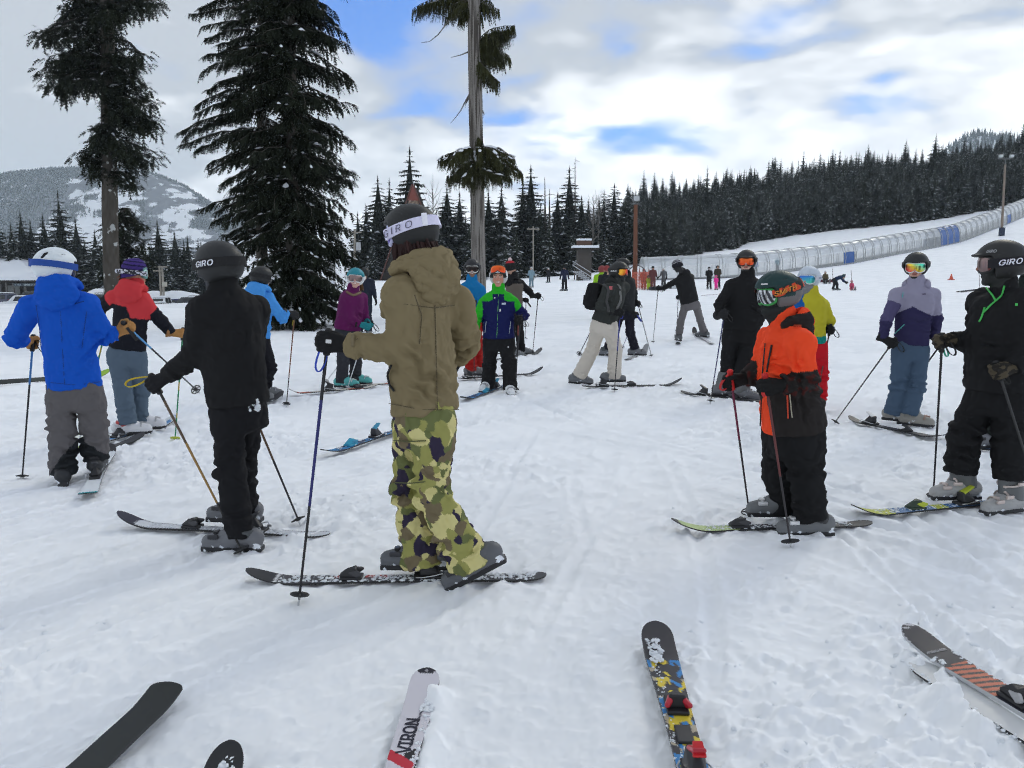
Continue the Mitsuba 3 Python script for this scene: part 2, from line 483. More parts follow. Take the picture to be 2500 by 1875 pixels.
hh = rng.uniform(4, 9.5, len(pool))
put('mountain_forest', ply(cone_trees(pts, hh, hh * 0.21, 3, 5, 2), FARLEAF), label='far-off wood of tiny conifers over the snowy mountain', category='forest', kind='stuff')

pk = np.array([[2230, 460], [2270, 395], [2300, 372], [2330, 352], [2350, 350], [2380, 358], [2410, 353], [2440, 380], [2490, 420], [2560, 480]])
D = 1500.0
X, Yf = np.meshgrid(np.linspace(*((pk[[0, -1], 0] - CXP) / FP * D), 120), np.linspace(-1, 1, 40), indexing='ij')
top = np.interp(X, (pk[:, 0] - CXP) / FP * D, [at(a, b - 16, D)[2] for a, b in pk])
PZ = top - 130 * np.abs(Yf) ** 1.3 + 12 * (meshkit.fbm(np.stack([X / 40, Yf * 6, 0 * X], -1), 4, 4) - 0.5)
pv = np.stack([X, D + Yf * 260, PZ], -1).reshape(-1, 3)
put('hazy_peak', ply((pv, grid_faces(*X.shape)), ROCK, smooth=True, color=np.tile([0.82, 0.84, 0.865], (len(pv), 1))), label='pale far peak above the wooded hill', kind='structure')
i = rng.integers(0, len(pv), 2600)
i = i[pv[i, 1] < D + 60]
hp = rng.uniform(9, 17, len(i))
put('peak_forest', ply(cone_trees(pv[i] + rng.uniform(-4, 4, (len(i), 3)) * [1, 1, 0], hp, hp * 0.2, 8), FARLEAF), label='pale wood covering the far peak', category='forest', kind='stuff')
# ------------------------------------------------------------------ conifers
NEEDLE = leafmat('needles', (0.012, 0.015, 0.011), (0.034, 0.040, 0.028), 1.3)
NEEDLE_BIG = leafmat('needles_big', (0.009, 0.012, 0.008), (0.027, 0.032, 0.021), 5.0)
NEEDLE_CEDAR = leafmat('needles_cedar', (0.024, 0.026, 0.011), (0.060, 0.062, 0.026), 6.0)
BARK = mat('bark', type='bumpmap', scale=0.03, arbitrary=mikit.proc(lambda p, n, uv: mikit.fbm(p.x * 14, p.y * 14, p.z * 5, 3), eps=8e-3),
           bsdf={'type': 'diffuse', 'reflectance': mikit.proc(lambda p, n, uv: mikit.mix(
               mikit.mix((0.050, 0.043, 0.035), (0.11, 0.10, 0.088), mikit.fbm(p.x * 9, p.y * 9, p.z * 2.5, 3)), (0.42, 0.43, 0.42),
               mikit.smoothstep(0.66, 0.72, mikit.fbm(p.x * 5, p.y * 5, p.z * 3 + 7, 3))))})
BARK_GREY = mat('bark_grey', type='bumpmap', scale=0.05, arbitrary=mikit.proc(lambda p, n, uv: mikit.fbm(p.x * 26, p.y * 26, p.z * 1.1, 3), eps=6e-3),
                bsdf={'type': 'diffuse', 'reflectance': mikit.proc(lambda p, n, uv: mikit.mix((0.085, 0.075, 0.066), (0.27, 0.25, 0.23), mikit.smoothstep(0.34, 0.60, mikit.fbm(p.x * 30, p.y * 30, p.z * 0.8, 3))))})
SNOWY = mat('tree_snow', type='diffuse', reflectance=rgb((0.8, 0.83, 0.87)))


def conifer(seed, whorls=26, R=0.17, droop=0.35, snowy=0.45, bare=0.06, slim=0.85):
    """A conifer one metre tall: (needles, snow, trunk)."""
    rng = np.random.default_rng(seed)
    F, S = [], []
    for i in range(whorls):
        z = bare + (1 - bare) * (i + 0.5 * rng.random()) / whorls
        n = int(rng.integers(7, 11)) if z < 0.85 else 5
        a0 = rng.random() * 6.28
        gapw = rng.random() < 0.1
        for k in range(n):
            a = a0 + k * 6.283 / n + rng.normal(0, 0.25)
            L = (R * (1 - z) ** slim * rng.uniform(0.6, 1.25) + 0.008) * (0.6 if gapw else 1)
            d = np.array([math.cos(a), math.sin(a), 0.0])
            side = np.array([-d[1], d[0], 0.0])
            dr_ = droop * rng.uniform(0.6, 1.4)
            s = np.array([0.0, 0.3, 0.55, 0.8, 1.0])
            c = d * (L * s)[:, None]
            c[:, 2] += z - dr_ * L * s ** 1.3 + 0.10 * L * s ** 4
            wd = L * np.array([0.07, 0.30, 0.32, 0.21, 0.0]) * rng.uniform(0.8, 1.2)
            for sg in (-1, 1):
                for m in range(4):
                    # a twig fan: from the limb outwards and forwards, hanging a little
                    o = c[m]
                    q = c[min(m + 1, 4)]
                    tip = (o + q) / 2 + side * sg * wd[m] * rng.uniform(0.7, 1.3) + d * L * 0.12 - np.array([0, 0, 1]) * wd[m] * rng.uniform(0.35, 0.8)
                    F.append([o, q, tip])
                    tip2 = o + side * sg * wd[m] * rng.uniform(0.4, 0.9) - d * L * 0.02 - np.array([0, 0, 1]) * wd[m] * rng.uniform(0.5, 1.1)
                    F.append([o, (o + q) / 2, tip2])
            if rng.random() < snowy and z < 0.95:
                u0, u1 = sorted(rng.uniform(0.15, 1.0, 2))
                u1 = min(1, max(u1, u0 + 0.3))
                pa, pb = [np.array([np.interp(u, s, c[:, x]) for x in range(3)]) + [0, 0, 0.016 * L + 0.0025] for u in (u0, u1)]
                w = L * rng.uniform(0.09, 0.20)
                pm = (pa + pb) / 2
                S += [[pa, pm + side * w - [0, 0, w * 0.4], pb], [pa, pb, pm - side * w - [0, 0, w * 0.4]]]
    na = 11
    for z0, z1, q in ((bare + .02, .55, 1.0), (.4, .97, .8)):
        a0 = np.arange(na + 1) * 6.283 / na
        rr = R * (1 - z0) ** slim * .50 * q * rng.uniform(.6, 1.3, na + 1)
        rr[-1] = rr[0]
        for k in range(na):
            F.append([[rr[k] * math.cos(a0[k]), rr[k] * math.sin(a0[k]), z0 + .03 * math.sin(k * 5)], [rr[k + 1] * math.cos(a0[k + 1]), rr[k + 1] * math.sin(a0[k + 1]), z0 + .03 * math.sin((k + 1) % na * 5)], [0, 0, z1]])
    top = np.array([0, 0, 1.03])
    for k in range(4):
        a = k * 1.57 + rng.random()
        F.append([top, np.array([0.008 * math.cos(a), 0.008 * math.sin(a), 0.95]), np.array([0.008 * math.cos(a + 1.57), 0.008 * math.sin(a + 1.57), 0.95])])

    def soup(t):
        t = np.array(t if len(t) else [np.zeros((3, 3))])
        return (t.reshape(-1, 3), np.arange(len(t) * 3).reshape(-1, 3))

    return soup(F), soup(S), tube([[0, 0, -0.03], [0, 0, 0.5], [0, 0, 1.0]], [0.013, 0.008, 0.0015], 6)


# kinds of conifer: full spruce, slim spruce, snow-laden young tree, thin old tree
KINDS = []
for k, args in enumerate([dict(R=0.23, snowy=0.40, slim=0.72), dict(R=0.19, snowy=0.32, whorls=30, slim=0.7), dict(R=0.24, snowy=0.55, droop=0.5, slim=0.75), dict(R=0.17, snowy=0.28, whorls=28, droop=0.25, slim=0.6),
                          dict(R=0.23, snowy=0.8, whorls=24, droop=0.55), dict(R=0.16, snowy=0.5, whorls=30, slim=0.55)]):
    f, s, t = conifer(100 + k, **args)
    g = f'conifer_kind_{k}'
    scene[g] = {'type': 'shapegroup', 'crown': ply(f, NEEDLE), 'snow': ply(s, SNOWY), 'trunk': ply(t, BARK, smooth=True)}
    KINDS.append((g, f, s, t))


def nth(n):
    return f"{n}{'th' if 10 < n % 100 < 14 else {1: 'st', 2: 'nd', 3: 'rd'}.get(n % 10, 'th')}"


def plant(kind, p, h, wide=1.0, turn=0.0, label=None, group=None):
    m = T().translate([float(x) for x in p]).rotate([0, 0, 1], math.degrees(turn)).scale([h * wide, h * wide, h])
    key = numbered('conifer_tree')
    scene[key] = {'type': 'instance', 'to_world': m, 'shapegroup': {'type': 'ref', 'id': KINDS[kind][0]}}
    tag(key, label, 'tree', group)
    tag(key + '__snow', kind='stuff')
    tag(key + '__crown', kind='stuff')
    return key


# trees one can tell apart along the middle distance: (x of the top, y of the top, distance, kind, width, label)
MIDDLE = [
    (1000, 362, 118, 3, 1.0, 'tallest pointed spruce behind the shingled gable hut'), (922, 432, 120, 0, .9, 'dark spruce between the big twin trees and the gable hut'),
    (950, 440, 128, 1, .9, 'slim spruce close beside the gable hut'), (893, 500, 112, 2, .9, 'low spruce at the foot of the big dense tree'), (1091, 455, 121, 0, 1.0, 'full spruce behind the bare grey trunk, on its near shoulder'),
    (1122, 470, 126, 1, 1, 'spruce half hidden by the bare grey trunk'), (1192, 468, 122, 0, 1, 'spruce peeping out past the bare grey trunk'), (1224, 458, 116, 2, .9, 'pale snow-dusted spruce right of the grey trunk'),
    (1296, 407, 122, 3, 1.15, 'tall ragged twin spruce under the blue gap'), (1276, 440, 126, 1, 1, 'slender spruce leaning on the ragged twin spruce'), (1362, 470, 124, 0, .9, 'spruce in front of the two dead snags'),
    (1390, 410, 128, 3, 1.0, 'tall narrow spruce beside the dead spire'), (1420, 480, 120, 0, 1, 'broad spruce below the dead spire'), (1475, 468, 132, 5, 1, 'spiky spruce before the small hut roof'),
    (1500, 450, 140, 5, 1.1, 'tall spindly spruce above the small hut'), (1528, 480, 126, 1, 1, 'spruce next to the brown floodlight pole'), (1430, 525, 112, 4, .9, 'young snow-laden spruce left of the small hut'),
    (1340, 545, 108, 4, .9, 'young snowy spruce in front of the central wood'), (1260, 560, 106, 4, .9, 'short snowy spruce by the wooden power pole'), (1075, 560, 108, 2, 1, 'low snowy spruce behind the helmet with the white strap'),
    (1145, 545, 105, 4, 1, 'low snow-covered spruce beside the grey trunk'), (1235, 590, 104, 4, .8, 'small white-dusted spruce near the grey trunk'), (960, 560, 108, 2, 1, 'broad low spruce under the gable hut'),
    (908, 590, 106, 4, .9, 'little snowy spruce beside the dense tree'), (1400, 565, 108, 2, .9, 'low broad spruce at the edge of the slope'), (1480, 570, 112, 4, .9, 'small spruce right of the small hut'),
    (1550, 510, 122, 0, 1, 'dark spruce behind the brown floodlight pole'), (1045, 500, 118, 0, 1, 'dark spruce over the helmet with the white strap'), (1320, 500, 118, 0, 1, 'dark spruce in the heart of the central wood'),
    (1450, 505, 122, 1, 1, 'narrow spruce over the small hut'), (870, 600, 110, 2, 1, 'spruce hidden low behind the dense tree'), (1170, 500, 114, 1, 1, 'spruce right behind the bare grey trunk'),
    # the left side, beyond the car park
    (140, 470, 150, 1, 1.15, 'tallest spruce standing alone above the lodge wood'), (48, 518, 152, 0, 1.1, 'bushy spruce over the lodge roof'), (103, 525, 155, 0, 1.0, 'spruce between the lodge roof and the tallest spruce'),
    (73, 538, 158, 1, 1, 'slim spruce behind the lodge roof'), (183, 534, 150, 0, 1.05, 'spruce beside the mossy trunk, above the white helmet'), (230, 562, 146, 2, 1, 'snowy spruce touching the mossy trunk'),
    (25, 547, 148, 2, 1.0, 'spruce at the edge of the wood over the lodge ridge'), (-15, 520, 150, 0, 1, 'spruce cut by the frame beside the lodge'), (383, 540, 148, 0, 1.1, 'full spruce behind the knit hat'),
    (425, 565, 145, 0, 1.1, 'spruce behind the two power poles'), (457, 578, 142, 1, 1, 'spruce over the parked pickup truck'), (345, 590, 142, 2, 1, 'spruce behind the goggles of the knit hat'),
    (490, 590, 140, 2, 1, 'snowy spruce behind the black helmet'), (520, 600, 138, 4, 1, 'snow-laden spruce behind the black helmet'), (405, 620, 138, 4, 1, 'low snowy spruce behind the power poles'),
    (245, 600, 138, 4, 1, 'low snow-laden spruce left of the knit hat'), (155, 600, 140, 2, 1, 'low spruce behind the white helmet'), (110, 610, 141, 2, 1, 'low spruce behind the lodge eave'),
    (310, 560, 152, 1, 1, 'slim spruce behind the leaning young fir'), (560, 610, 132, 2, 1, 'spruce seen past the black helmet'), (470, 640, 136, 4, .9, 'small pale spruce by the dark car'),
    (205, 585, 156, 0, 1, 'dark spruce between the white helmet and the mossy trunk'), (60, 580, 160, 0, 1, 'dark spruce just above the lodge ridge'), (440, 610, 150, 0, 1.1, 'dark spruce in the second row by the poles'),
    (5, 590, 162, 0, 1, 'dark spruce at the far edge above the lodge'), (370, 600, 156, 0, 1, 'dark spruce in the second row behind the knit hat'), (500, 620, 148, 0, 1, 'dark spruce in the second row by the helmet'),
]
rng = np.random.default_rng(5)
SPOTS = []
for px, py, Y, kind, wide, text in MIDDLE:
    p = at(px, py, Y)
    z0 = float(hz(p[0], p[1])) - 0.2
    plant(kind, (p[0], p[1], z0), p[2] - z0, wide * 1.3 * min(1.2, 14 / (p[2] - z0)) ** 0.5, rng.random() * 6, text, 'conifers around the meeting place')
    SPOTS.append(p[:2])

# a second row that closes the gaps low down, and the wooded hill on the right
for i in range(26):
    px, Y = 870 + i * 27 + rng.uniform(-8, 8), rng.uniform(130, 150)
    p = at(px, 530 + rng.uniform(-45, 30), Y)
    z0 = float(hz(p[0], p[1])) - 0.2
    plant(int(rng.choice([0, 1, 2, 3])), (p[0], p[1], z0), p[2] - z0, 1.2, rng.random() * 6, f'dark conifer, {nth(i + 1)} from the dense spruce in the second row of the central wood', 'second row of the central wood')
for i in range(24):
    px, Y = -60 + i * 27 + rng.uniform(-8, 8), rng.uniform(150, 175)
    p = at(px, 595 + rng.uniform(-25, 20), Y)
    z0 = float(hz(p[0], p[1])) - 0.2
    plant(int(rng.choice([0, 1, 2, 3])), (p[0], p[1], z0), p[2] - z0, 1.3, rng.random() * 6, f'dark conifer, {nth(i + 1)} from the frame edge in the second row behind the car park', 'second row behind the car park')


TREE_LINE = [(1540, 618), (1560, 634), (1600, 644), (1660, 632), (1740, 614), (1800, 603), (1850, 590), (1950, 574), (2100, 557), (2250, 543), (2350, 525), (2420, 508), (2500, 494), (2620, 470), (2760, 440)]


def line_distance(px):
    py = np.interp(px, [a for a, _ in TREE_LINE], [b for _, b in TREE_LINE])
    return ground(px, py)


# the hill: trees planted row behind row, beginning where the open slope meets the wood
hill = []
rng = np.random.default_rng(77)
for px in np.arange(1530, 2760, 9.0):
    e = line_distance(px)
    u = e[:2] / np.linalg.norm(e[:2])
    d = -2.0
    row = 0
    while d < 150:
        d += rng.uniform(4.0, 7.5) * (0.75 if row < 3 else 1.0 + d / 140)
        q = e[:2] + u * d + rng.normal(0, 0.9, 2)
        hill.append((row, np.linalg.norm(q), q[0], q[1]))
        row += 1
hill.sort(key=lambda t: t[1] + 8 * t[0])
hillrest = {k: [] for k in range(6)}
LOOKS = ['full', 'slim', 'snow-dusted', 'narrow dark', 'snow-laden', 'spiky']
first = sorted(hill[:215], key=lambda t: math.atan2(t[2], t[3]))
place, seen = {}, {}
for tr in first:
    r = min(tr[0], 3)
    seen[r] = seen.get(r, 0) + 1
    place[tr] = seen[r]


for n, tr in enumerate(hill):
    row, dist, x, y = tr
    h = (rng.uniform(5.2, 8.8) if row else rng.uniform(4.2, 8.2)) * (0.8 + 0.45 * float(meshkit.noise(np.array([[x / 14, y / 14, 0]]), 3)[0]))
    h *= rng.choice([1, 1, 0.9, 0.7, 1.3]) * rng.uniform(0.85, 1.15)
    kind = int(rng.choice([0, 1, 2, 3, 4, 5], p=[.2, .2, .18, .14, .16, .12]))
    z = float(hz(x, y)) - 0.25
    if n < 215:
        r = min(row, 3)
        plant(kind, (x, y, z), h, rng.uniform(0.75, 1.0), rng.random() * 6,
              f"{LOOKS[kind]} conifer, {nth(place[tr])} from the brown floodlight pole, {('front', 'second', 'third', 'deeper')[r]} row of the hill wood", 'conifers of the hill wood')
    else:
        hillrest[kind].append((x, y, z, h * 1.0, h * rng.uniform(0.75, 1.0), rng.random() * 6.28))
for k, rows in hillrest.items():
    if not rows:
        continue
    for n, (x, y, z, h, w, a) in enumerate(rows):
        scene[f'hill_forest__{k}{n:04d}'] = {'type': 'instance', 'to_world': T().translate([float(x), float(y), float(z)]).rotate([0, 0, 1], math.degrees(a)).scale([float(w), float(w), float(h)]),
                                             'shapegroup': {'type': 'ref', 'id': KINDS[k][0]}}
labels['hill_forest'] = {'label': 'dense conifer wood going up over the hill', 'category': 'forest', 'kind': 'stuff'}

# dead spires, snags and bare birches
def spire(px, py, Y, r, text, twigs=0, seed=1):
    p = at(px, py, Y)
    z0 = float(hz(p[0], p[1])) - 0.2
    rng = np.random.default_rng(seed)
    t = thing('dead_tree', text, 'tree')
    put(t + '__trunk', ply(tube([[p[0], p[1], z0], [p[0] + 0.1, p[1], (z0 + p[2]) / 2], [p[0], p[1], p[2]]], [r, r * 0.7, r * 0.12], 7), BARK, smooth=True))
    for i in range(twigs):
        z = p[2] - (p[2] - z0) * rng.uniform(0.03, 0.75)
        a, L = rng.random() * 6.28, rng.uniform(0.4, 1.6)
        put(t + '__branch', ply(tube([[p[0], p[1], z], [p[0] + L * .6 * math.cos(a), p[1] + L * .6 * math.sin(a), z - 0.05], [p[0] + L * math.cos(a), p[1] + L * math.sin(a), z + rng.uniform(-.4, .25)]], [0.05, 0.035, 0.012], 4), BARK))


spire(1404, 384, 127, 0.2, 'dead spire with short broken branches rising over the wood', 26, 3)
spire(1330, 433, 120, 0.28, 'taller bare grey snag in the central wood', 3, 4)
spire(1341, 461, 121, 0.26, 'shorter bare snag beside the taller one', 3, 5)


def birch(px, py, Y, text, seed, spread=1.6):
    p = at(px, py, Y)
    z0 = float(hz(p[0], p[1])) - 0.2
    rng = np.random.default_rng(seed)
    t = thing('bare_tree', text, 'tree')
    put(t + '__trunk', ply(tube([[p[0], p[1], z0], [p[0], p[1], p[2] - 1]], [0.12, 0.05], 5), BARK_GREY, smooth=True))
    tw = []
    for i in range(46):
        z = z0 + (p[2] - z0) * rng.uniform(0.35, 0.95)
        a, L = rng.random() * 6.28, rng.uniform(0.5, spread)
        e = [p[0] + L * math.cos(a), p[1] + L * math.sin(a), z + L * rng.uniform(1.0, 1.8)]
        tw.append(tube([[p[0], p[1], z], [p[0] + .55 * L * math.cos(a), p[1] + .55 * L * math.sin(a), z + 0.5 * L], e], [0.035, 0.028, 0.012], 4))
    put(t + '__twigs', ply(cat(tw), BARK_GREY), kind='stuff')


birch(1056, 450, 112, 'bare pale birch between the gable hut and the grey trunk', 1)
birch(1449, 482, 118, 'bare thin birch over the small hut', 2, 1.2)
birch(1462, 478, 121, 'second bare thin birch near the spindly spruce', 3, 1.2)

# ------------------------------------------------------------------ the big trees close by


class Foliage:
    def __init__(self):
        self.b, self.s, self.w = [], [], []

    def twigs(self, o, d, up, L, w, rng, n):
        """Sprays: ragged strips of needles from the points o along d, curving down by 'up'."""
        d = d / np.linalg.norm(d, axis=1, keepdims=True)
        k = len(o)
        s = np.stack([d[:, 1], -d[:, 0], 0 * d[:, 0]], 1)
        s /= np.linalg.norm(s, axis=1, keepdims=True) + 1e-9
        s = s * np.cos(rng.uniform(-.6, .6, (k, 1))) + np.cross(s, d) * rng.uniform(-.6, .6, (k, 1))
        q = np.linspace(0, 1, n + 1)
        c = o[:, None] + d[:, None] * (L[:, None] * q)[..., None]
        c[..., 2] -= (up * L)[:, None] * q ** 1.8
        a, b = c[:, :-1], c[:, 1:]
        ww = w * (1 - 0.55 * q[:-1])[None, :, None, None] * rng.uniform(0.6, 1.3, (k, n, 2, 1))
        f, s = (b - a) * 1.1, s[:, None]
        self.b += [np.stack([a, b, a + f + s * ww[:, :, 0]], 2).reshape(-1, 3, 3), np.stack([a, a + f - s * ww[:, :, 1], b], 2).reshape(-1, 3, 3),
                   np.stack([c[:, -2], c[:, -1] + s[:, 0] * w * 0.2, c[:, -1] + (c[:, -1] - c[:, -2]) * 0.8], 1)]

    def limb(self, base, tip, sag, rng, style, tw=0.3, step=0.085, r0=0.03, snow=0.0, width=0.05):
        base, tip = np.asarray(base, float), np.asarray(tip, float)
        L = np.linalg.norm(tip - base)
        q = np.linspace(0, 1, 9)
        c = base + (tip - base) * q[:, None]
        c[:, 2] += sag * L * np.sin(np.pi * q) + 0.02 * L * rng.normal(0, 1, 9) * q
        lat = np.array([tip[1] - base[1], base[0] - tip[0], 0])
        lat /= np.linalg.norm(lat) + 1e-9
        c += lat * (0.05 * L * rng.normal() * np.sin(np.pi * q))[:, None]
        self.w.append(tube(c, np.linspace(r0, r0 * 0.25, 9), 5))
        n = max(3, int(L / step))
        u = 0.12 + 0.88 * (np.arange(n) + rng.random(n)) / n

        def on(x):
            return np.stack([np.interp(x, q, c[:, k]) for k in range(3)], -1)

        o = on(u)
        g = on(np.minimum(1, u + 0.05)) - on(u - 0.05)
        g /= np.linalg.norm(g, axis=1, keepdims=True) + 1e-9
        reach = tw * (1.15 - 0.6 * u) * rng.uniform(0.6, 1.25, n)
        R = lambda a, b: rng.uniform(a, b, (n, 1))  # noqa: E731
        down = np.array([0, 0, -1.0])
        for sg in (-1, 1):
            if style == 'cedar':
                for _ in range(2):
                    self.twigs(o + lat * sg * 0.02, g * R(.1, .5) + lat * sg * R(0, .45) + down * R(.7, 1.3), np.full(n, 0.1), reach * rng.uniform(0.7, 1.5, n), width, rng, 6)
            elif style == 'spruce':
                self.twigs(o, g * R(.5, .9) + lat * sg * R(.5, 1.0) + down * R(0, .6), rng.uniform(0.2, 0.6, n), reach, width, rng, 5)
                k = rng.random(n) < 0.6
                if k.any():
                    self.twigs(o[k], g[k] * 0.5 + lat * sg * 0.2 + down, np.full(k.sum(), 0.1), reach[k] * 0.8, width, rng, 4)
            else:
                self.twigs(o, g * R(.5, 1.0) + lat * sg * R(.4, 1.0) - down * R(-.5, .25), rng.uniform(0.1, 0.5, n), reach, width, rng, 4)
        for i in np.nonzero(rng.random(n) < snow)[0]:
            w, oo = reach[i] * rng.uniform(0.25, 0.6), o[i] + [0, 0, 0.035]
            pts = [oo + g[i] * a * w + lat * b * w * 0.6 - [0, 0, abs(b) * w * 0.2] for a, b in ((-.9, 0), (-.3, .7), (.5, .6), (1, 0), (.4, -.7), (-.4, -.6))]
            m = oo + [0, 0, 0.18 * w]
            for k in range(6):
                self.s.append([pts[k], pts[(k + 1) % 6], m])

    def clump(self, c, r, n, L, w, rng):
        """A dense tuft: sprays pointing outwards and down from all over a lump of the crown."""
        d = rng.normal(0, 1, (n, 3))
        d /= np.linalg.norm(d, axis=1, keepdims=True)
        o = np.asarray(c) + d * (r * rng.random((n, 1)) ** .5) * [1, 1, .6]
        self.twigs(o, d * [1, 1, .5] + [0, 0, -.35], rng.uniform(.1, .6, n), L * rng.uniform(.6, 1.3, n), w, rng, 4)

    def add(self, t, leaf):
        v = np.concatenate(self.b)
        put(t + '__crown', ply((v.reshape(-1, 3), np.arange(len(v) * 3).reshape(-1, 3)), leaf))
        put(t + '__branches', ply(cat(self.w), BARK), kind='stuff')
        if self.s:
            s = np.array(self.s)
            put(t + '__snow', ply((s.reshape(-1, 3), np.arange(len(s) * 3).reshape(-1, 3)), SNOWY), kind='stuff')


def trunk(t, pts, r, bark, seed, sides=28):
    """A trunk with a rough outline: pts along it, radii r."""
    pts = np.asarray(pts, float)
    q = np.linspace(0, 1, 160)
    k = np.linspace(0, 1, len(pts))
    c = np.stack([np.interp(q, k, pts[:, i]) for i in range(3)], -1)
    rr = np.interp(q, k, r)
    v, f = tube(c, rr, sides)
    n = v - np.vstack([np.repeat(c, sides, 0), c[:1], c[-1:]])
    amp = meshkit.fbm(v * [14, 14, 1.6], 3, seed) - 0.5
    put(t + '__trunk', ply((v + n * (0.20 * amp)[:, None], f), bark, smooth=True))
    return lambda z: np.array([np.interp(z, c[:, 2], c[:, 0]), np.interp(z, c[:, 2], c[:, 1]), z])


Z1 = 0.4219          # zoomed sketches of the photograph to its pixels


# the tall fir at the left with its bare lower trunk
rng = np.random.default_rng(40)
Y1 = 36.0
t = thing('fir_tree', 'tall fir with a bare lichen-flecked trunk and shaggy tufts of branches', 'tree')
b0 = at(272, 700, Y1)
b0[2] = float(hz(b0[0], b0[1])) - 0.3
a1 = trunk(t, [b0, at(270, 600, Y1), at(265, 300, Y1), at(261, 0, Y1), at(258, -220, Y1), at(255, -500, Y1)], [0.36, 0.33, 0.30, 0.27, 0.2, 0.06], BARK, 3)
fo = Foliage()
# clusters of limbs: centre and half sizes of each tuft in the sketch, number of limbs
for cx, cy, rx, ry, n in [(480, 60, 150, 70, 12), (700, 90, 110, 70, 10), (360, 205, 130, 45, 9), (470, 250, 150, 60, 8), (410, 345, 140, 50, 11), (360, 440, 120, 55, 9), (330, 520, 70, 50, 6), (540, 470, 80, 50, 7),
                          (740, 370, 95, 95, 13), (760, 540, 140, 80, 15), (800, 650, 110, 60, 9), (850, 730, 80, 40, 6), (660, 800, 140, 60, 13), (770, 880, 130, 70, 12), (520, 910, 85, 50, 8), (530, 990, 40, 35, 4), (760, 1020, 55, 45, 6),
                          (620, 400, 70, 120, 8), (620, 720, 60, 90, 6), (620, 120, 60, 90, 8), (870, 15, 70, 30, 5)]:
    for _ in range(n):
        px, py = (cx + rx * rng.uniform(-1, 1)) * Z1, (cy + ry * rng.uniform(-1, 1)) * Z1
        tip = at(px, py, Y1 + rng.normal(0, 1.1))
        zb = tip[2] + rng.uniform(-0.1, 0.7)
        fo.limb(a1(zb), tip, 0.10, rng, 'fir', 0.40, 0.10, 0.045, 0.14 if cy > 180 else 0.05, 0.085)
        fo.clump(tip + [0, 0, -.1], .46, 22, .27, .12, rng)
        fo.clump((a1(zb) + 2 * tip) / 3, .38, 10, .27, .12, rng)
for k in range(60):                      # the top, above the picture
    z = rng.uniform(15, 22)
    a, L = rng.random() * 6.28, rng.uniform(0.5, 1.6) * (23 - z) / 8
    p = a1(z)
    fo.limb(p, p + [L * math.cos(a), L * math.sin(a), -0.25 * L], 0.1, rng, 'fir', 0.5, 0.16, 0.04, 0.05, 0.1)
fo.add(t, NEEDLE_BIG)

# the leaning young fir behind that trunk
t = thing('fir_tree', 'young snow-dusted fir leaning out from behind the mossy trunk', 'tree')
Yb = 41.0
b0 = at(300, 700, Yb)
b0[2] = float(hz(b0[0], b0[1])) - 0.3
ab = trunk(t, [b0, at(296, 600, Yb), at(300, 520, Yb), at(306, 508, Yb)], [0.16, 0.12, 0.06, 0.02], BARK, 5, 12)
fo = Foliage()
for k in range(95):
    py = rng.uniform(512, 690)
    w = np.interp(py, [505, 520, 560, 620, 690], [10, 28, 58, 66, 62])
    px = 302 + w * rng.uniform(-0.75, 1)
    tip = at(px, py, Yb + rng.uniform(-1, 1) * w / FP * Yb)
    fo.limb(ab(min(tip[2] + 0.4, at(306, 508, Yb)[2])), tip, 0.12, rng, 'fir', 0.42, 0.12, 0.03, 0.26, 0.09)
    fo.clump(tip, .38, 12, .27, .12, rng)
fo.add(t, NEEDLE_BIG)

# twin trees in the middle left: an open hemlock and a dense spruce
rng = np.random.default_rng(41)
Y2 = 23.5
t = thing('hemlock_tree', 'tall open hemlock with drooping limbs and a visible straight trunk', 'tree')
b0 = at(636, 700, Y2)
b0[2] = float(hz(b0[0], b0[1])) - 0.3
a2 = trunk(t, [b0, at(638, 500, Y2), at(639, 0, Y2), at(640, -200, Y2), at(640, -420, Y2)], [0.17, 0.15, 0.11, 0.08, 0.03], BARK, 7, 20)
fo = Foliage()
LEFT = [(1150, 40, 1500, 10), (1100, 95, 1500, 60), (1170, 160, 1500, 130), (1185, 230, 1500, 190), (1175, 335, 1500, 270), (1165, 410, 1500, 330), (1260, 390, 1500, 350), (1190, 515, 1500, 440), (1130, 605, 1500, 510),
        (1135, 655, 1500, 560), (1240, 700, 1500, 610), (1030, 768, 1500, 640), (1060, 790, 1500, 660), (1045, 850, 1500, 740), (1120, 880, 1500, 760), (1195, 960, 1500, 850), (1210, 985, 1500, 860), (1275, 1075, 1500, 960), (1330, 1110, 1500, 1000),
        (1150, 1215, 1500, 1130), (1240, 1230, 1500, 1150), (1230, 1290, 1500, 1200), (1290, 1370, 1500, 1290), (1320, 1390, 1500, 1320), (1300, 1440, 1500, 1360), (1420, 1480, 1500, 1400), (1280, 160, 1500, 110), (1300, 560, 1500, 500), (1320, 830, 1500, 760),
        (1290, 480, 1500, 420), (1260, 260, 1500, 215), (1330, 920, 1500, 850), (1270, 620, 1500, 545), (1210, 725, 1500, 625), (1380, 1180, 1500, 1090), (1350, 1260, 1500, 1180)]
for x, y, xb, yb in LEFT:
    dy = rng.uniform(-0.9, 0.9)
    tip = at(x * Z1, y * Z1, Y2 + dy)
    fo.limb(a2(at(xb * Z1, yb * Z1, Y2)[2]), tip, 0.07, rng, 'spruce', 0.33, 0.05, 0.03, 0.5 if y > 1150 else 0.12 if y > 800 else 0.03, 0.055)
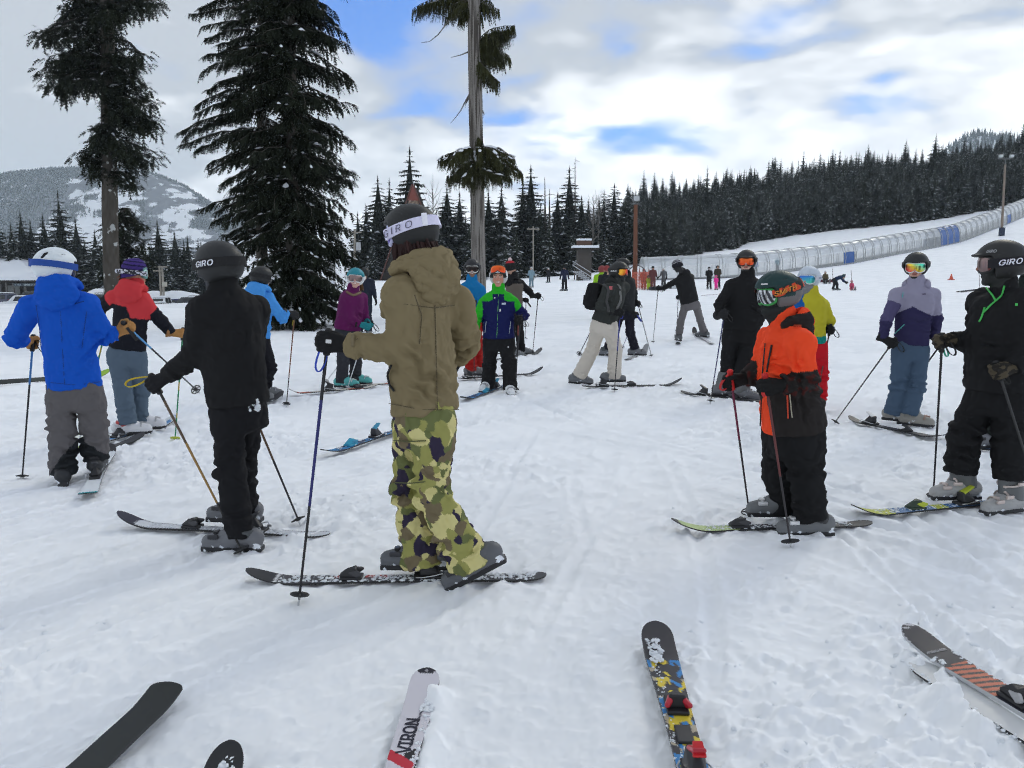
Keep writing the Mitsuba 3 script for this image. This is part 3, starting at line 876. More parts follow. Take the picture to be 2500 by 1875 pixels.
for k in range(70):                      # limbs to all other sides
    z = rng.uniform(0.6, 15)
    a = rng.uniform(-0.9, 1.9) if z < 9 else rng.random() * 6.28
    L = rng.uniform(0.7, 1.9) * np.interp(z, [0, 8, 15], [1.1, 1.0, 0.3])
    p = a2(z)
    fo.limb(p, p + [L * math.cos(a), L * math.sin(a), -0.33 * L], 0.07, rng, 'spruce', 0.38, 0.09, 0.025, 0.25 if z < 2.5 else 0.04, 0.055)
fo.add(t, NEEDLE_BIG)

t = thing('spruce_tree', 'big dense dark spruce with skirts down to the snow', 'tree')
Y3 = 22.0
b0 = at(718, 790, Y3)
b0[2] = float(hz(b0[0], b0[1])) - 0.1
a3 = trunk(t, [b0, at(715, 500, Y3), at(705, 0, Y3), at(702, -200, Y3), at(700, -430, Y3)], [0.22, 0.19, 0.14, 0.1, 0.03], BARK, 8, 16)
fo = Foliage()
for k in range(560):
    z = rng.uniform(0.15, 14.5) if k > 60 else rng.uniform(0.1, 1.3)
    a = rng.random() * 6.28
    R3 = np.interp(z, [0, 1, 3, 5, 7.5, 9, 14.5], [1.45, 1.55, 1.72, 1.72, 1.5, 1.3, 0.15])
    L = R3 * rng.uniform(0.72, 1.12)
    p = a3(z + 0.25 * L)
    fo.limb(p, p + [L * math.cos(a), L * math.sin(a), -rng.uniform(0.15, 0.42) * L], 0.06, rng, 'spruce', 0.42, 0.10, 0.02, 0.14 if z < 3 else 0.035, 0.06)
fo.add(t, NEEDLE_BIG)

# the old cedar in the middle, nearly bare
rng = np.random.default_rng(42)
Y4 = 30.0
t = thing('cedar_tree', 'old cedar with a pale bare furrowed trunk and few drooping tufts', 'tree')
b0 = at(1170, 740, Y4)
b0[2] = float(hz(b0[0], b0[1])) - 0.2
a4 = trunk(t, [b0, at(1167, 600, Y4), at(1162, 300, Y4), at(1157, 0, Y4), at(1153, -250, Y4), at(1150, -480, Y4)], [0.285, 0.265, 0.25, 0.23, 0.19, 0.05], BARK_GREY, 9, 40)
fo = Foliage()
X0 = 800
TIPS = [(490, 60, -20, 6), (560, 40, -30, 3), (640, 60, -10, 3), (690, 90, -10, 4), (760, 110, 20, 5), (790, 90, 0, 3), (930, 40, -10, 4), (990, 60, -5, 4), (900, 110, 30, 3), (960, 20, -40, 2),
        (1080, 165, 250, 7), (1040, 200, 260, 5), (1000, 250, 270, 4), (1060, 340, 300, 6), (1010, 350, 310, 4), (980, 480, 350, 5), (940, 440, 340, 4), (960, 300, 280, 4), (920, 250, 250, 3),
        (650, 930, 870, 6), (700, 925, 860, 4), (740, 900, 850, 4), (680, 1030, 930, 5), (730, 1020, 930, 4), (780, 960, 880, 5), (1080, 930, 850, 6), (1040, 960, 850, 5), (1120, 1000, 900, 7), (1060, 1030, 930, 5), (980, 900, 840, 5),
        (960, 1000, 900, 5), (1000, 950, 880, 5), (900, 870, 810, 6), (860, 930, 850, 7), (830, 1000, 900, 6), (900, 1040, 940, 6), (790, 1040, 950, 5), (1010, 1040, 960, 4), (880, 820, 790, 4), (920, 950, 870, 6), (850, 1060, 970, 5)]
for x, y, yb, n in TIPS:
    for _ in range(max(1, int(n * 0.55 + 0.3))):
        tip = at(X0 + (x + rng.normal(0, 9)) * Z1, (y + rng.normal(0, 9)) * Z1, Y4 + rng.normal(0, 0.8 if y > 600 else 0.3))
        base = a4(at(1160, yb * Z1, Y4)[2])
        fo.limb(base, tip, rng.uniform(0.0, 0.16), rng, 'cedar', 0.46, 0.07, 0.02, 0.2 if y > 850 else 0.0, 0.045)
for k in range(40):
    z = rng.uniform(12.5, 19)
    a, L = rng.random() * 6.28, rng.uniform(0.6, 1.8)
    p = a4(z)
    fo.limb(p, p + [L * math.cos(a), L * math.sin(a), -0.4 * L], 0.15, rng, 'cedar', 0.4, 0.12, 0.03, 0, 0.045)
fo.add(t, NEEDLE_CEDAR)
for pts in [[(812, 60), (700, 120), (640, 200), (590, 240), (540, 248)], [(815, 300), (770, 318), (712, 333)], [(818, 550), (790, 600), (770, 640), (740, 680), (712, 712)], [(815, 565), (800, 600), (795, 625)], [(895, 640), (905, 660), (900, 680)]]:
    q = [at(X0 + x * Z1, y * Z1, Y4 - 0.05 * i) for i, (x, y) in enumerate(pts)]
    put(t + '__dead_branch', ply(tube(q, np.linspace(0.03, 0.008, len(q)), 5), BARK_GREY, smooth=True))

# dark saplings on the snow
for px, py, h, text in [(1690, 608, 2.6, 'lone snowy sapling on the open slope below the wood'), (2080, 0, 0, '')][:1]:
    p = ground(px, py)
    plant(4, (p[0], p[1], p[2] - 0.1), h * 1.4, 1.5, 0.3, text, None)
# ------------------------------------------------------------------ implicit surfaces for people and clothing


def alb(r, g, b, k=1.5):
    """Base colour of a cloth that shows as this sRGB colour in the dim light."""
    return np.clip(lin(r, g, b) * k * .82, 0.006, 0.86)


def surface(f, lo, hi, h):
    """Surface nets: the zero set of f (negative inside) in a box, with cells of size h. f must not grow faster than distance."""
    lo, hi = np.asarray(lo, float), np.asarray(hi, float)
    B = 5
    n = (np.ceil((hi - lo) / h / B).astype(int) + 1) * B + 1
    ax = [lo[i] + h * np.arange(n[i]) for i in range(3)]
    nb = (n - 1) // B
    cax = [lo[i] + h * B * (np.arange(nb[i]) + 0.5) for i in range(3)]
    C = np.stack(np.meshgrid(*cax, indexing='ij'), -1)
    cd = f(C.reshape(-1, 3)).reshape(nb)
    live = np.abs(cd) < h * B * 1.15
    D = np.where(np.repeat(np.repeat(np.repeat(cd, B, 0), B, 1), B, 2) < 0, -h * 3, h * 3)
    D = np.pad(D, ((0, 1),) * 3, mode='edge')
    M = np.zeros(tuple(n), bool)
    L = np.repeat(np.repeat(np.repeat(live, B, 0), B, 1), B, 2)
    for a in (0, 1):
        for b in (0, 1):
            for c in (0, 1):
                M[a:a + L.shape[0], b:b + L.shape[1], c:c + L.shape[2]] |= L
    idx = np.argwhere(M)
    D[M] = f(lo + idx * h)
    s = D < 0
    acc, cnt = np.zeros(tuple(n - 1) + (3,)), np.zeros(tuple(n - 1))
    quads = []
    cell = -np.ones(tuple(n - 1), int)
    edges = []
    for x in range(3):
        sl0, sl1 = [slice(None)] * 3, [slice(None)] * 3
        sl0[x], sl1[x] = slice(0, -1), slice(1, None)
        ch = s[tuple(sl0)] != s[tuple(sl1)]
        e = np.argwhere(ch)
        d0, d1 = D[tuple(e.T)], D[tuple((e + np.eye(3, dtype=int)[x]).T)]
        p = e.astype(float)
        p[:, x] += d0 / (d0 - d1)
        y, z = (x + 1) % 3, (x + 2) % 3
        for dy in (0, -1):
            for dz in (0, -1):
                q = e.copy()
                q[:, y] += dy
                q[:, z] += dz
                ok = ((q >= 0) & (q < n - 1)).all(1)
                np.add.at(acc, tuple(q[ok].T), p[ok])
                np.add.at(cnt, tuple(q[ok].T), 1)
        edges.append((e, d0 < 0, y, z))
    used = cnt > 0
    cell[used] = np.arange(used.sum())
    V = lo + h * acc[used] / cnt[used][:, None]
    F = []
    for e, inside, y, z in edges:
        ok = (e[:, y] > 0) & (e[:, z] > 0) & (e[:, y] < n[y] - 1) & (e[:, z] < n[z] - 1)
        e, inside = e[ok], inside[ok]
        c = []
        for dy, dz in ((-1, -1), (0, -1), (0, 0), (-1, 0)):
            q = e.copy()
            q[:, y] += dy
            q[:, z] += dz
            c.append(cell[tuple(q.T)])
        c = np.stack(c, 1)
        c[~inside] = c[~inside][:, ::-1]
        F += [c[:, [0, 1, 2]], c[:, [0, 2, 3]]]
    F = np.vstack(F)
    return V, F[(F >= 0).all(1)]


def vnormals(v, f):
    n = np.zeros_like(v)
    c = np.cross(v[f[:, 1]] - v[f[:, 0]], v[f[:, 2]] - v[f[:, 0]])
    for k in range(3):
        np.add.at(n, f[:, k], c)
    return n / (np.linalg.norm(n, axis=1, keepdims=True) + 1e-12)


def cap_t(p, a, b):
    a, b = np.asarray(a, float), np.asarray(b, float)
    d = b - a
    return np.clip((p - a) @ d / max(d @ d, 1e-9), 0, 1)


def cap(p, a, b, ra, rb=None):
    a, b = np.asarray(a, float), np.asarray(b, float)
    t = cap_t(p, a, b)
    q = p - a - t[:, None] * (b - a)
    return np.sqrt((q * q).sum(1)) - (ra + t * ((ra if rb is None else rb) - ra))


def ell(p, c, r):
    r = np.asarray(r, float)
    q = (p - np.asarray(c)) / r
    k = np.sqrt((q * q).sum(1))
    g = np.sqrt(((q / r) ** 2).sum(1)) + 1e-9
    return np.where(k < 0.3, (k - 1) * r.min(), k * (k - 1) / g)


def smin(a, b, k):
    h = np.clip(0.5 + 0.5 * (b - a) / k, 0, 1)
    return b + (a - b) * h - k * h * (1 - h)


def smax(a, b, k):
    return -smin(-a, -b, k)


def unite(ds, k):
    out = ds[0]
    for d in ds[1:]:
        out = smin(out, d, k)
    return out


def bend(p, pts, q):
    """Points on a polyline at the parameters q."""
    k = np.linspace(0, 1, len(pts))
    return np.stack([np.interp(q, k, np.asarray(pts)[:, i]) for i in range(3)], -1)


# ------------------------------------------------------------------ heads (x forwards, y left, z up; origin between the ears)
def head_sdf(p, smile=0.0):
    q = p * [1, 1, 1]
    a = q.copy()
    a[:, 1] = np.abs(a[:, 1])
    d = smin(ell(a, (-.006, 0, .032), (.098, .077, .093)), ell(a, (.024, 0, -.052), (.066, .056, .066)), .03)
    d = smin(d, cap(a, (.070, 0, -.098), (.066, .012, -.098), .02), .02)
    d = smin(d, cap(a, (.060, .040, -.018), (.055, .046, -.03), .024), .02)
    d = smin(d, cap(a, (.086, 0, .033), (.078, .038, .033), .012, .010), .012)
    d = smax(d, -ell(a, (.100, .032, .010), (.018, .020, .013)), .01)
    d = smin(d, ell(a, (.074, .032, .009), (.0145, .0155, .0125)), .003)
    d = smin(d, cap(a, (.087, 0, .022), (.110, 0, -.018), .008, .0125), .010)
    d = smin(d, cap(a, (.098, .010, -.024), (.094, .012, -.024), .008), .006)
    z = -.056 + smile * .012
    d = smin(d, cap(a, (.089, 0, -.050), (.078, .024, z), .0075, .004), .006)
    d = smin(d, cap(a, (.087, 0, -.064 - smile * .006), (.077, .023, z), .0085, .004), .006)
    d = smax(d, -cap(a, (.098, 0, -.057 - smile * .002), (.088, .02, z), .004 + .004 * smile), .003)
    d = smin(d, ell(a, (-.008, .078, -.004), (.022, .011, .032)), .008)
    return smin(d, cap(a, (-.018, 0, -.06), (-.034, 0, -.17), .056, .062), .03)


HEADS = {}


def head_mesh(smile):
    if smile not in HEADS:
        HEADS[smile] = surface(lambda p: head_sdf(p, smile), (-.125, -.105, -.2), (.135, .105, .135), .0045)
    return HEADS[smile]


def head_colour(v, skin, smile, mask=None, beard=None):
    a = np.abs(v[:, 1])
    c = np.tile(np.asarray(skin, float), (len(v), 1))
    red = np.exp(-((a - .045) / .02) ** 2 - ((v[:, 2] + .02) / .02) ** 2) * (v[:, 0] > .02) + np.exp(-(a / .016) ** 2 - ((v[:, 2] + .015) / .015) ** 2) * (v[:, 0] > .09)
    c *= 1 - np.array([.02, .22, .2]) * np.clip(red, 0, 1)[:, None]
    if beard is not None:
        b = (v[:, 2] < -.035) & (v[:, 0] > -.01) & ~((a < .02) & (np.abs(v[:, 2] + .056) < .012)) & (v[:, 2] > -.12)
        c[b] = beard
    lips = (a < .023) & (np.abs(v[:, 2] + .057) < .014) & (v[:, 0] > .072)
    c[lips] = np.asarray(skin) * [.75, .45, .45]
    mouth = (a < .019) & (np.abs(v[:, 2] + .058 - .004 * smile) < .0035 + .004 * smile) & (v[:, 0] > .068)
    c[mouth] = (.75, .72, .66) if smile else (.1, .03, .03)
    eye = (np.hypot(a - .032, (v[:, 2] - .009) * 1.7) < .013) & (v[:, 0] > .066)
    c[eye] = (.6, .58, .55)
    c[eye & (np.hypot(a - .032, v[:, 2] - .009) < .006)] = (.03, .02, .015)
    c[(np.abs(v[:, 2] - .030 + .15 * np.maximum(0, a - .035)) < .0045) & (a > .012) & (a < .052) & (v[:, 0] > .06)] = (.10, .06, .035)
    if mask is not None:
        m, top = mask
        c[(v[:, 2] < top) | (v[:, 0] < .03)] = m
    return c


# helmets ----------------------------------------------------------------
HC, HR = np.array([-.006, 0, .024]), np.array([.140, .119, .127])


def helmet_sdf(p, vents=(), brim=0.0, ear=-.078):
    d = ell(p, HC, HR)
    d = smin(d, ell(p, (-.045, 0, .02), (.105, .108, .105)), .03)
    x = p[:, 0]
    zc = ear + (.058 - ear) * sstep(.022, .062, x) + .018 * sstep(-.03, -.10, x)
    d = smax(d, zc - p[:, 2], .016)
    if brim:
        d = smin(d, ell(p, (.112 + brim, 0, .063), (.034, .075, .010)), .014)
    for a, b, r in vents:
        d = smax(d, -cap(p, a, b, r), .004)
    return d


def on_helmet(phi, z, off=0.0):
    """A point on the helmet's outside: phi from the front, turning left; height z; lifted by off."""
    s = np.sqrt(np.maximum(1e-6, 1 - ((z - HC[2]) / HR[2]) ** 2))
    x, y = HR[0] * s * np.cos(phi), HR[1] * s * np.sin(phi)
    ra = np.hypot(x, y)
    ux, uy = x / ra, y / ra
    sb = np.sqrt(np.maximum(1e-6, 1 - ((z - .02) / .105) ** 2))
    A, B, c0 = .105 * sb, .108 * sb, .039                       # where the same ray leaves the back of the shell
    qa, qb, qc = (ux / A) ** 2 + (uy / B) ** 2, ux * c0 / A ** 2, (c0 / A) ** 2 - 1
    rb = (-qb + np.sqrt(np.maximum(0, qb * qb - qa * qc))) / qa
    r = -smin(-ra, -rb, .03)
    x, y = HC[0] + ux * r, uy * r
    n = np.stack([np.cos(phi), np.sin(phi), 0 * phi + 0.25 * (z - HC[2]) / HR[2]], -1)
    return np.stack([x, y, z + 0 * phi], -1) + n * np.asarray(off)[..., None]


def band(z0, z1, half, phi0, phi1, thick=.004, drop=0.0):
    """A strap lying round the helmet from phi0 to phi1, z0 in front to z1 behind."""
    phi = np.linspace(phi0, phi1, 64)
    k = 0.5 - 0.5 * np.cos(phi)
    zc = z0 + (z1 - z0) * k
    ring = []
    for dz, off in ((-half, .0), (-half, .0120), (half, .0120), (half, .0)):
        ring.append(on_helmet(phi, zc + dz, np.full(64, off)))
    v = np.stack(ring, 1).reshape(-1, 3)
    return (v, grid_faces(64, 4, True)[:, ::-1])


def wrap_text(text, height, phi0, z, off, direction=-1, slant=0.0, bold=True, along=None):
    """Flat lettering laid round the helmet, starting at phi0."""
    m, x0 = [], 0.0
    for ch in text:
        if ch == ' ':
            x0 += height * .45
            continue
        g = trimesh.creation.box((height * .17, height, .0012)).apply_translation((height * .085, height / 2, .0006)) if ch == 'I' else meshkit.text_mesh(ch, height, 0.0012, bold)
        g.apply_translation((x0 - g.bounds[0][0], 0, 0))
        x0 = g.bounds[1][0] + height * .15
        m.append(g)
    m = trimesh.util.concatenate(m)
    v, f = trimesh.remesh.subdivide_to_size(m.vertices, m.faces, height * 0.5)
    x = v[:, 0] + slant * v[:, 1]
    phi = phi0 + direction * x / .125
    if along:
        z = along[0] + (along[1] - along[0]) * (.5 - .5 * np.cos(phi)) - height * .5
    return (on_helmet(phi, z + v[:, 1], off + v[:, 2]), f if direction > 0 else f[:, ::-1])


# goggles ----------------------------------------------------------------
def goggle_outline(n, grow):
    t = np.linspace(0, 2 * np.pi, n, endpoint=False)
    c, s = np.cos(t), np.sin(t)
    a = np.sign(c) * np.abs(c) ** 0.55 * (1.10 + grow / .1)
    z = .007 + np.sign(s) * np.abs(s) ** 0.7 * (.043 + grow)
    z = z + np.where(s < 0, .020 * np.exp(-(a / .24) ** 2), 0)
    return a, z


def goggle_point(a, z, out):
    return np.stack([.006 + (.106 + out) * np.cos(a) - .25 * np.maximum(0, np.abs(z - .007) - .02), (.097 + out) * np.sin(a), z], -1)


def goggle_meshes():
    n = 112
    rings = []
    for grow, out in ((.012, -.030), (.013, -.004), (.010, .003), (.002, .005), (-.001, .001)):
        a, z = goggle_outline(n, grow)
        rings.append(goggle_point(a, z, out))
    fr = (np.vstack(rings), grid_faces(len(rings), n, True))
    lens = []
    for k in np.linspace(1, 0.0, 18):
        a, z = goggle_outline(n, 0.0)
        lens.append(goggle_point(a * k, .010 + (z - .010) * k, .003))
    le = (np.vstack(lens), grid_faces(18, n, True))
    return fr, le


GOGGLE_FRAME, GOGGLE_LENS = goggle_meshes()
LENS = mat('goggle_lens', type='principled', base_color=VC, roughness=0.10, metallic=0.75, specular=0.6)
FLAT = {}


def lens_colour(kind):
    v = GOGGLE_LENS[0]
    y, z = v[:, 1] / .09, (v[:, 2] - .007) / .045
    if kind == 'fire':
        return mixc((.75, .03, .02), (.90, .45, .04), np.clip(.15 - y * 1.1 + .25 * z, 0, 1))
    if kind == 'orange':
        return mixc((.80, .07, .02), (.85, .17, .03), np.clip(.5 + .5 * z, 0, 1))
    if kind == 'rainbow':
        k = np.clip(.5 + .5 * y + .3 * z, 0, 1)
        c = mixc((.85, .10, .10), (.85, .65, .05), np.clip(k * 2, 0, 1))
        return c * (1 - np.clip(k * 2 - 1, 0, 1))[:, None] + np.array([.1, .65, .45]) * np.clip(k * 2 - 1, 0, 1)[:, None]
    if kind == 'blue':
        return mixc((.05, .18, .60), (.10, .65, .50), np.clip(.5 - z * .6 + .2 * y, 0, 1))
    if kind == 'violet':
        return mixc((.10, .06, .45), (.25, .18, .70), np.clip(.5 + z * .5, 0, 1))
    if kind == 'grey':
        s = np.sin((y * 1.0 + .15 * z) * 22) > .1
        return np.where(s[:, None], (.55, .56, .58), (.05, .05, .06))
    if kind == 'rose':
        return mixc((.20, .14, .135), (.30, .21, .20), np.clip(.5 + z * .5, 0, 1))
    if kind == 'mint':
        return mixc((.25, .5, .45), (.5, .7, .62), np.clip(.5 + z * .5, 0, 1))
    return np.tile([.03, .022, .02], (len(v), 1))


def mixc(a, b, t):
    return np.asarray(a)[None] * (1 - t)[:, None] + np.asarray(b)[None] * t[:, None]


# hands in gloves (z along the pole, the forearm coming along +x) ----------
def fist_sdf(p, side=1, fat=1.0):
    q = p * [1, side, 1]
    r = .0130 * fat
    ds = []
    for i, z in enumerate((.034, .0115, -.0115, -.034)):
        l, ky = (0.86, 1.0, 0.95, 0.72)[i], (.030, .041, .038, .025)[i]
        A, B, C, D = (-.014, ky, z), (.026 * l, ky - .003, z * 1.0), (.046 * l, .004, z * .95), (.024, -.022 * l, z * .92)
        ds.append(smin(smin(cap(q, A, B, r * 1.08, r), cap(q, B, C, r), .004), cap(q, C, D, r, r * .9), .004))
    fingers = unite(ds, .0022)
    palm = unite([cap(q, (-.072, .002, z * .35), (-.014, ky - .006, z * .95), .025, .015) for z, ky in ((.034, .030), (.0115, .041), (-.0115, .038), (-.034, .025))] + [cap(q, (-.07, 0, 0), (-.028, -.004, .01), .028, .022)], .012)
    thumb = smin(cap(q, (-.055, -.012, .025), (-.010, -.036, .042), .019 * fat, .0155 * fat), cap(q, (-.010, -.036, .042), (.026, -.030, .038), .0150 * fat, .0125 * fat), .005)
    d = smin(smin(palm, fingers, .006), thumb, .006)
    cuff = smax(cap(q, (-.07, 0, 0), (-.15, 0, 0), .030, .052), -(q[:, 0] + .150), .004)
    return smin(d, cuff, .012)


def loose_sdf(p, side=1):
    q = p * [1, side, 1]
    ds = []
    for i, z in enumerate((.034, .0115, -.0115, -.034)):
        l = (0.92, 1.0, 0.95, 0.8)[i]
        A, B, C, D = (-.01, .004, z), (.034 * l, .004, z * 1.1), (.062 * l, -.012, z * 1.12), (.080 * l, -.034, z * 1.1)
        ds.append(smin(smin(cap(q, A, B, .015, .0135), cap(q, B, C, .0135), .003), cap(q, C, D, .0135, .011), .003))
    palm = unite([cap(q, (-.075, 0, z * .7), (-.008, .003, z), .024, .018) for z in (.034, .0115, -.0115, -.034)], .012)
    thumb = smin(cap(q, (-.06, -.008, .028), (-.012, -.022, .056), .018, .015), cap(q, (-.012, -.022, .056), (.022, -.032, .058), .0145, .012), .005)
    d = smin(smin(palm, unite(ds, .0035), .006), thumb, .006)
    cuff = smax(cap(q, (-.07, 0, 0), (-.15, 0, 0), .030, .052), -(q[:, 0] + .150), .004)
    return smin(d, cuff, .012)


HANDS = {}


def hand_shape(kind, side, colour, cuff=None, blotch=None):
    k = (kind, side)
    if k not in HANDS:
        HANDS[k] = surface((lambda p: fist_sdf(p, side)) if kind == 'fist' else (lambda p: loose_sdf(p, side)), (-.165, -.085, -.085), (.105, .085, .09), .0055)
    v, f = HANDS[k]
    c = np.tile(np.asarray(colour, float), (len(v), 1))
    if blotch is not None:
        c[meshkit.fbm(v * 38, 3, 9) > .52] = blotch
    if cuff is not None:
        c[v[:, 0] < -.088] = cuff
    return ply((v, f), FABRIC, smooth=True, color=c)


# ski boots (x forwards, z up, sole on z = 0 under the ankle) ---------------
def boot_sdf(p):
    low = unite([cap(p, (-.075, 0, .075), (.06, 0, .080), .058, .056), cap(p, (.05, 0, .078), (.185, 0, .052), .054, .043)], .03)
    low = smax(low, .018 - p[:, 2], .006)
    sole = smax(np.maximum(np.abs(p[:, 1]) - .036, np.maximum(-.125 - p[:, 0], p[:, 0] - .225)), np.abs(p[:, 2] - .016) - .016, .006)
    return smin(low, sole, .008)


def cuff_sdf(p, top=9.0):
    a, b = np.array([-.030, 0, .10]), np.array([.030, 0, .345])
    d = cap(p, a, b, .064, .072)
    d = smin(d, cap(p, (.055, 0, .13), (.075, 0, .30), .035, .03), .03)
    u = (b - a) / np.linalg.norm(b - a)
    s = (p - b) @ u
    d = smax(d, s + .012, .006)
    d = smax(d, -cap(p, b - u * .09, b + u * .1, .052, .056), .004)
    return smax(smax(d, .095 - p[:, 2] + .25 * (p[:, 0]), .01), p[:, 2] - top, .006)


BOOT = surface(boot_sdf, (-.15, -.08, -.01), (.26, .08, .16), .007)
CUFFS = {}


def cuff_mesh(top):
    if top not in CUFFS:
        CUFFS[top] = surface(lambda p: cuff_sdf(p, top), (-.13, -.10, .05), (.15, .10, .36), .007)
    return CUFFS[top]



def buckle_mesh(x, z, tilt, half):
    """A strap over the instep with its lever on the outside."""
    t = np.linspace(-1.35, 1.35, 11)
    pts = np.stack([x + .012 * np.cos(t) * tilt, half * np.sin(t), z + half * .9 * np.cos(t) * (1 - .55 * tilt) - .02], -1)
    if tilt > .5:
        pts = np.stack([x + half * np.cos(t), half * np.sin(t), z + 0 * t - .25 * half * np.cos(t)], -1)
    st = tube(pts, .0075, 5)
    lev = rbox((.060, .016, .024), .004, (x + .005, half + .004, z + .006))
    lev2 = rbox((.028, .03, .016), .003, pts[6])
    return cat([st, lev, lev2])


BUCKLES = [buckle_mesh(.135, .090, 0, .050), buckle_mesh(.070, .118, 0, .060), buckle_mesh(.000, .205, 1, .078), buckle_mesh(.015, .275, 1, .082)]
_BOOTS = {}


def boot_parts(shell, cuff, buckle, top):
    CUFF = cuff_mesh(top)
    k = (tuple(shell), tuple(cuff), tuple(buckle), top)
    if k not in _BOOTS:
        cs = np.tile(np.asarray(shell, float), (len(BOOT[0]), 1))
        cs[BOOT[0][:, 2] < .03] = (.025, .025, .027)
        dirt = meshkit.fbm(BOOT[0] * 30, 3, 4) > .64
        cs[dirt & (BOOT[0][:, 2] < .06)] = (.75, .78, .82)                  # snow stuck to the boot
        cc = np.tile(np.asarray(cuff, float), (len(CUFF[0]), 1))
        cc[CUFF[0][:, 2] > .325] = (.02, .02, .022)
        b = paint(buckle, 0.35, 0.6)
        _BOOTS[k] = [('shell', ply(BOOT, SHELL, smooth=True, color=cs)), ('cuff', ply(CUFF, SHELL, smooth=True, color=cc))] + [('buckle', ply(m, b, smooth=35)) for m, z in zip(BUCKLES, (.11, .14, .22, .29)) if z < top - .01]
    return _BOOTS[k]


def boot(owner, p, yaw, pitch=0.0, scale=1.0, shell=(.16, .165, .17), cuff=(.13, .135, .14), buckle=(.4, .4, .42), top=9.0):
    key = numbered(owner + '__boot')
    m = T().translate([float(x) for x in p]).rotate([0, 0, 1], yaw + 90).rotate([0, 1, 0], pitch).scale(scale)
    for n, (name, shape) in enumerate(boot_parts(shell, cuff, buckle, top)):
        scene[numbered(f'{key}__{name}')] = {**shape, 'to_world': m}
    return key
# ------------------------------------------------------------------ skis and poles
def ribbon(pts, width, across, thick=.002):
    pts = np.asarray(pts, float)
    a = np.asarray(across, float)
    a = a / np.linalg.norm(a)
    t = np.gradient(pts, axis=0)
    n = np.cross(t, a)
    n /= np.linalg.norm(n, axis=1, keepdims=True) + 1e-9
    ring = np.stack([pts - a * width / 2 - n * thick, pts + a * width / 2 - n * thick, pts + a * width / 2 + n * thick, pts - a * width / 2 + n * thick], 1)
    return (ring.reshape(-1, 3), grid_faces(len(pts), 4, True)[:, ::-1])


def toe_piece():
    base = rbox((.115, .078, .016), .006, (0, 0, .008))
    house = hull_balls([((-.02, .022, .022), .012), ((-.02, -.022, .022), .012), ((.05, .014, .018), .010), ((.05, -.014, .018), .010), ((-.018, .020, .050), .010), ((-.018, -.020, .050), .010), ((.018, 0, .044), .010)], 2)
    return cat([base, house])


def toe_wings():
    return cat([hull_balls([((-.030, s * .028, .040), .011), ((-.050, s * .040, .036), .009), ((-.030, s * .034, .024), .009), ((.005, s * .024, .036), .008)], 2) for s in (1, -1)])


def heel_piece():
    base = rbox((.17, .075, .018), .006, (-.02, 0, .009))
    tower = hull_balls([((.02, .024, .03), .012), ((.02, -.024, .03), .012), ((-.06, .016, .026), .012), ((-.06, -.016, .026), .012), ((.028, .018, .074), .010), ((.028, -.018, .074), .010), ((-.012, 0, .085), .012)], 2)
    return cat([base, tower])


def heel_lever():
    return hull_balls([((.018, .018, .080), .008), ((.018, -.018, .080), .008), ((-.055, .014, .118), .007), ((-.055, -.014, .118), .007), ((-.030, 0, .090), .008)], 2)


def brake():
    out = []
    for s in (1, -1):
        out.append(tube([(.05, s * .040, .014), (.02, s * .052, .018), (-.05, s * .056, .030), (-.085, s * .056, .040), (-.095, s * .056, .020)], .0032, 6))
        out.append(rbox((.03, .010, .014), .004, (-.094, s * .056, .016)))
    return cat(out)


GEAR = {}


def gear(name, fn, bsdf, smooth=40):
    k = (name, bsdf)
    if k not in GEAR:
        GEAR[k] = ply(fn(), bsdf, smooth=smooth)
    return GEAR[k]


def ski_grid(L, wt, ww, wl, rise, tail_rise, n, m, flat_tail=False, thick=.013, tip_round=.16):
    x = np.concatenate([np.linspace(0, 1, n)])
    x = np.unique(np.concatenate([x, 1 - np.geomspace(.0004, .05, 14), np.geomspace(.0004, .03, 8)]))
    s = x * L                                                     # metres from the tail
    d = L - s
    k = np.clip((s - .08) / (L - .30), 0, 1)
    w = np.where(k < .45, wl + (ww - wl) * np.sin(k / .45 * np.pi / 2), ww + (wt - ww) * (1 - np.cos((k - .45) / .55 * np.pi / 2)))
    w = w * np.sqrt(np.clip(1 - (1 - np.clip(d / tip_round, 0, 1)) ** 2.4, 0, 1))
    w = w * np.sqrt(np.clip(1 - (1 - np.clip(s / (.03 if flat_tail else .09), 0, 1)) ** 2.4, 0, 1))
    z = rise * np.clip((.24 - d) / .24, 0, 1) ** 1.7 + tail_rise * np.clip((.16 - s) / .16, 0, 1) ** 1.7
    t = np.linspace(-1, 1, m)
    th = thick * (.55 + .45 * np.sin(np.pi * np.clip(x, 0.0, 1)))
    top = np.stack([np.repeat((s - L / 2)[:, None], m, 1), .5 * w[:, None] * t * .985, (z + th)[:, None] - .0012 * np.abs(t) ** 6 + 0 * t], -1)
    bot = np.stack([np.repeat((s - L / 2)[:, None], m, 1), .5 * w[:, None] * t, z[:, None] + 0 * t], -1)
    return s, t, top, bot


SKI_BASE = paint((0.018, 0.018, 0.02), 0.35)


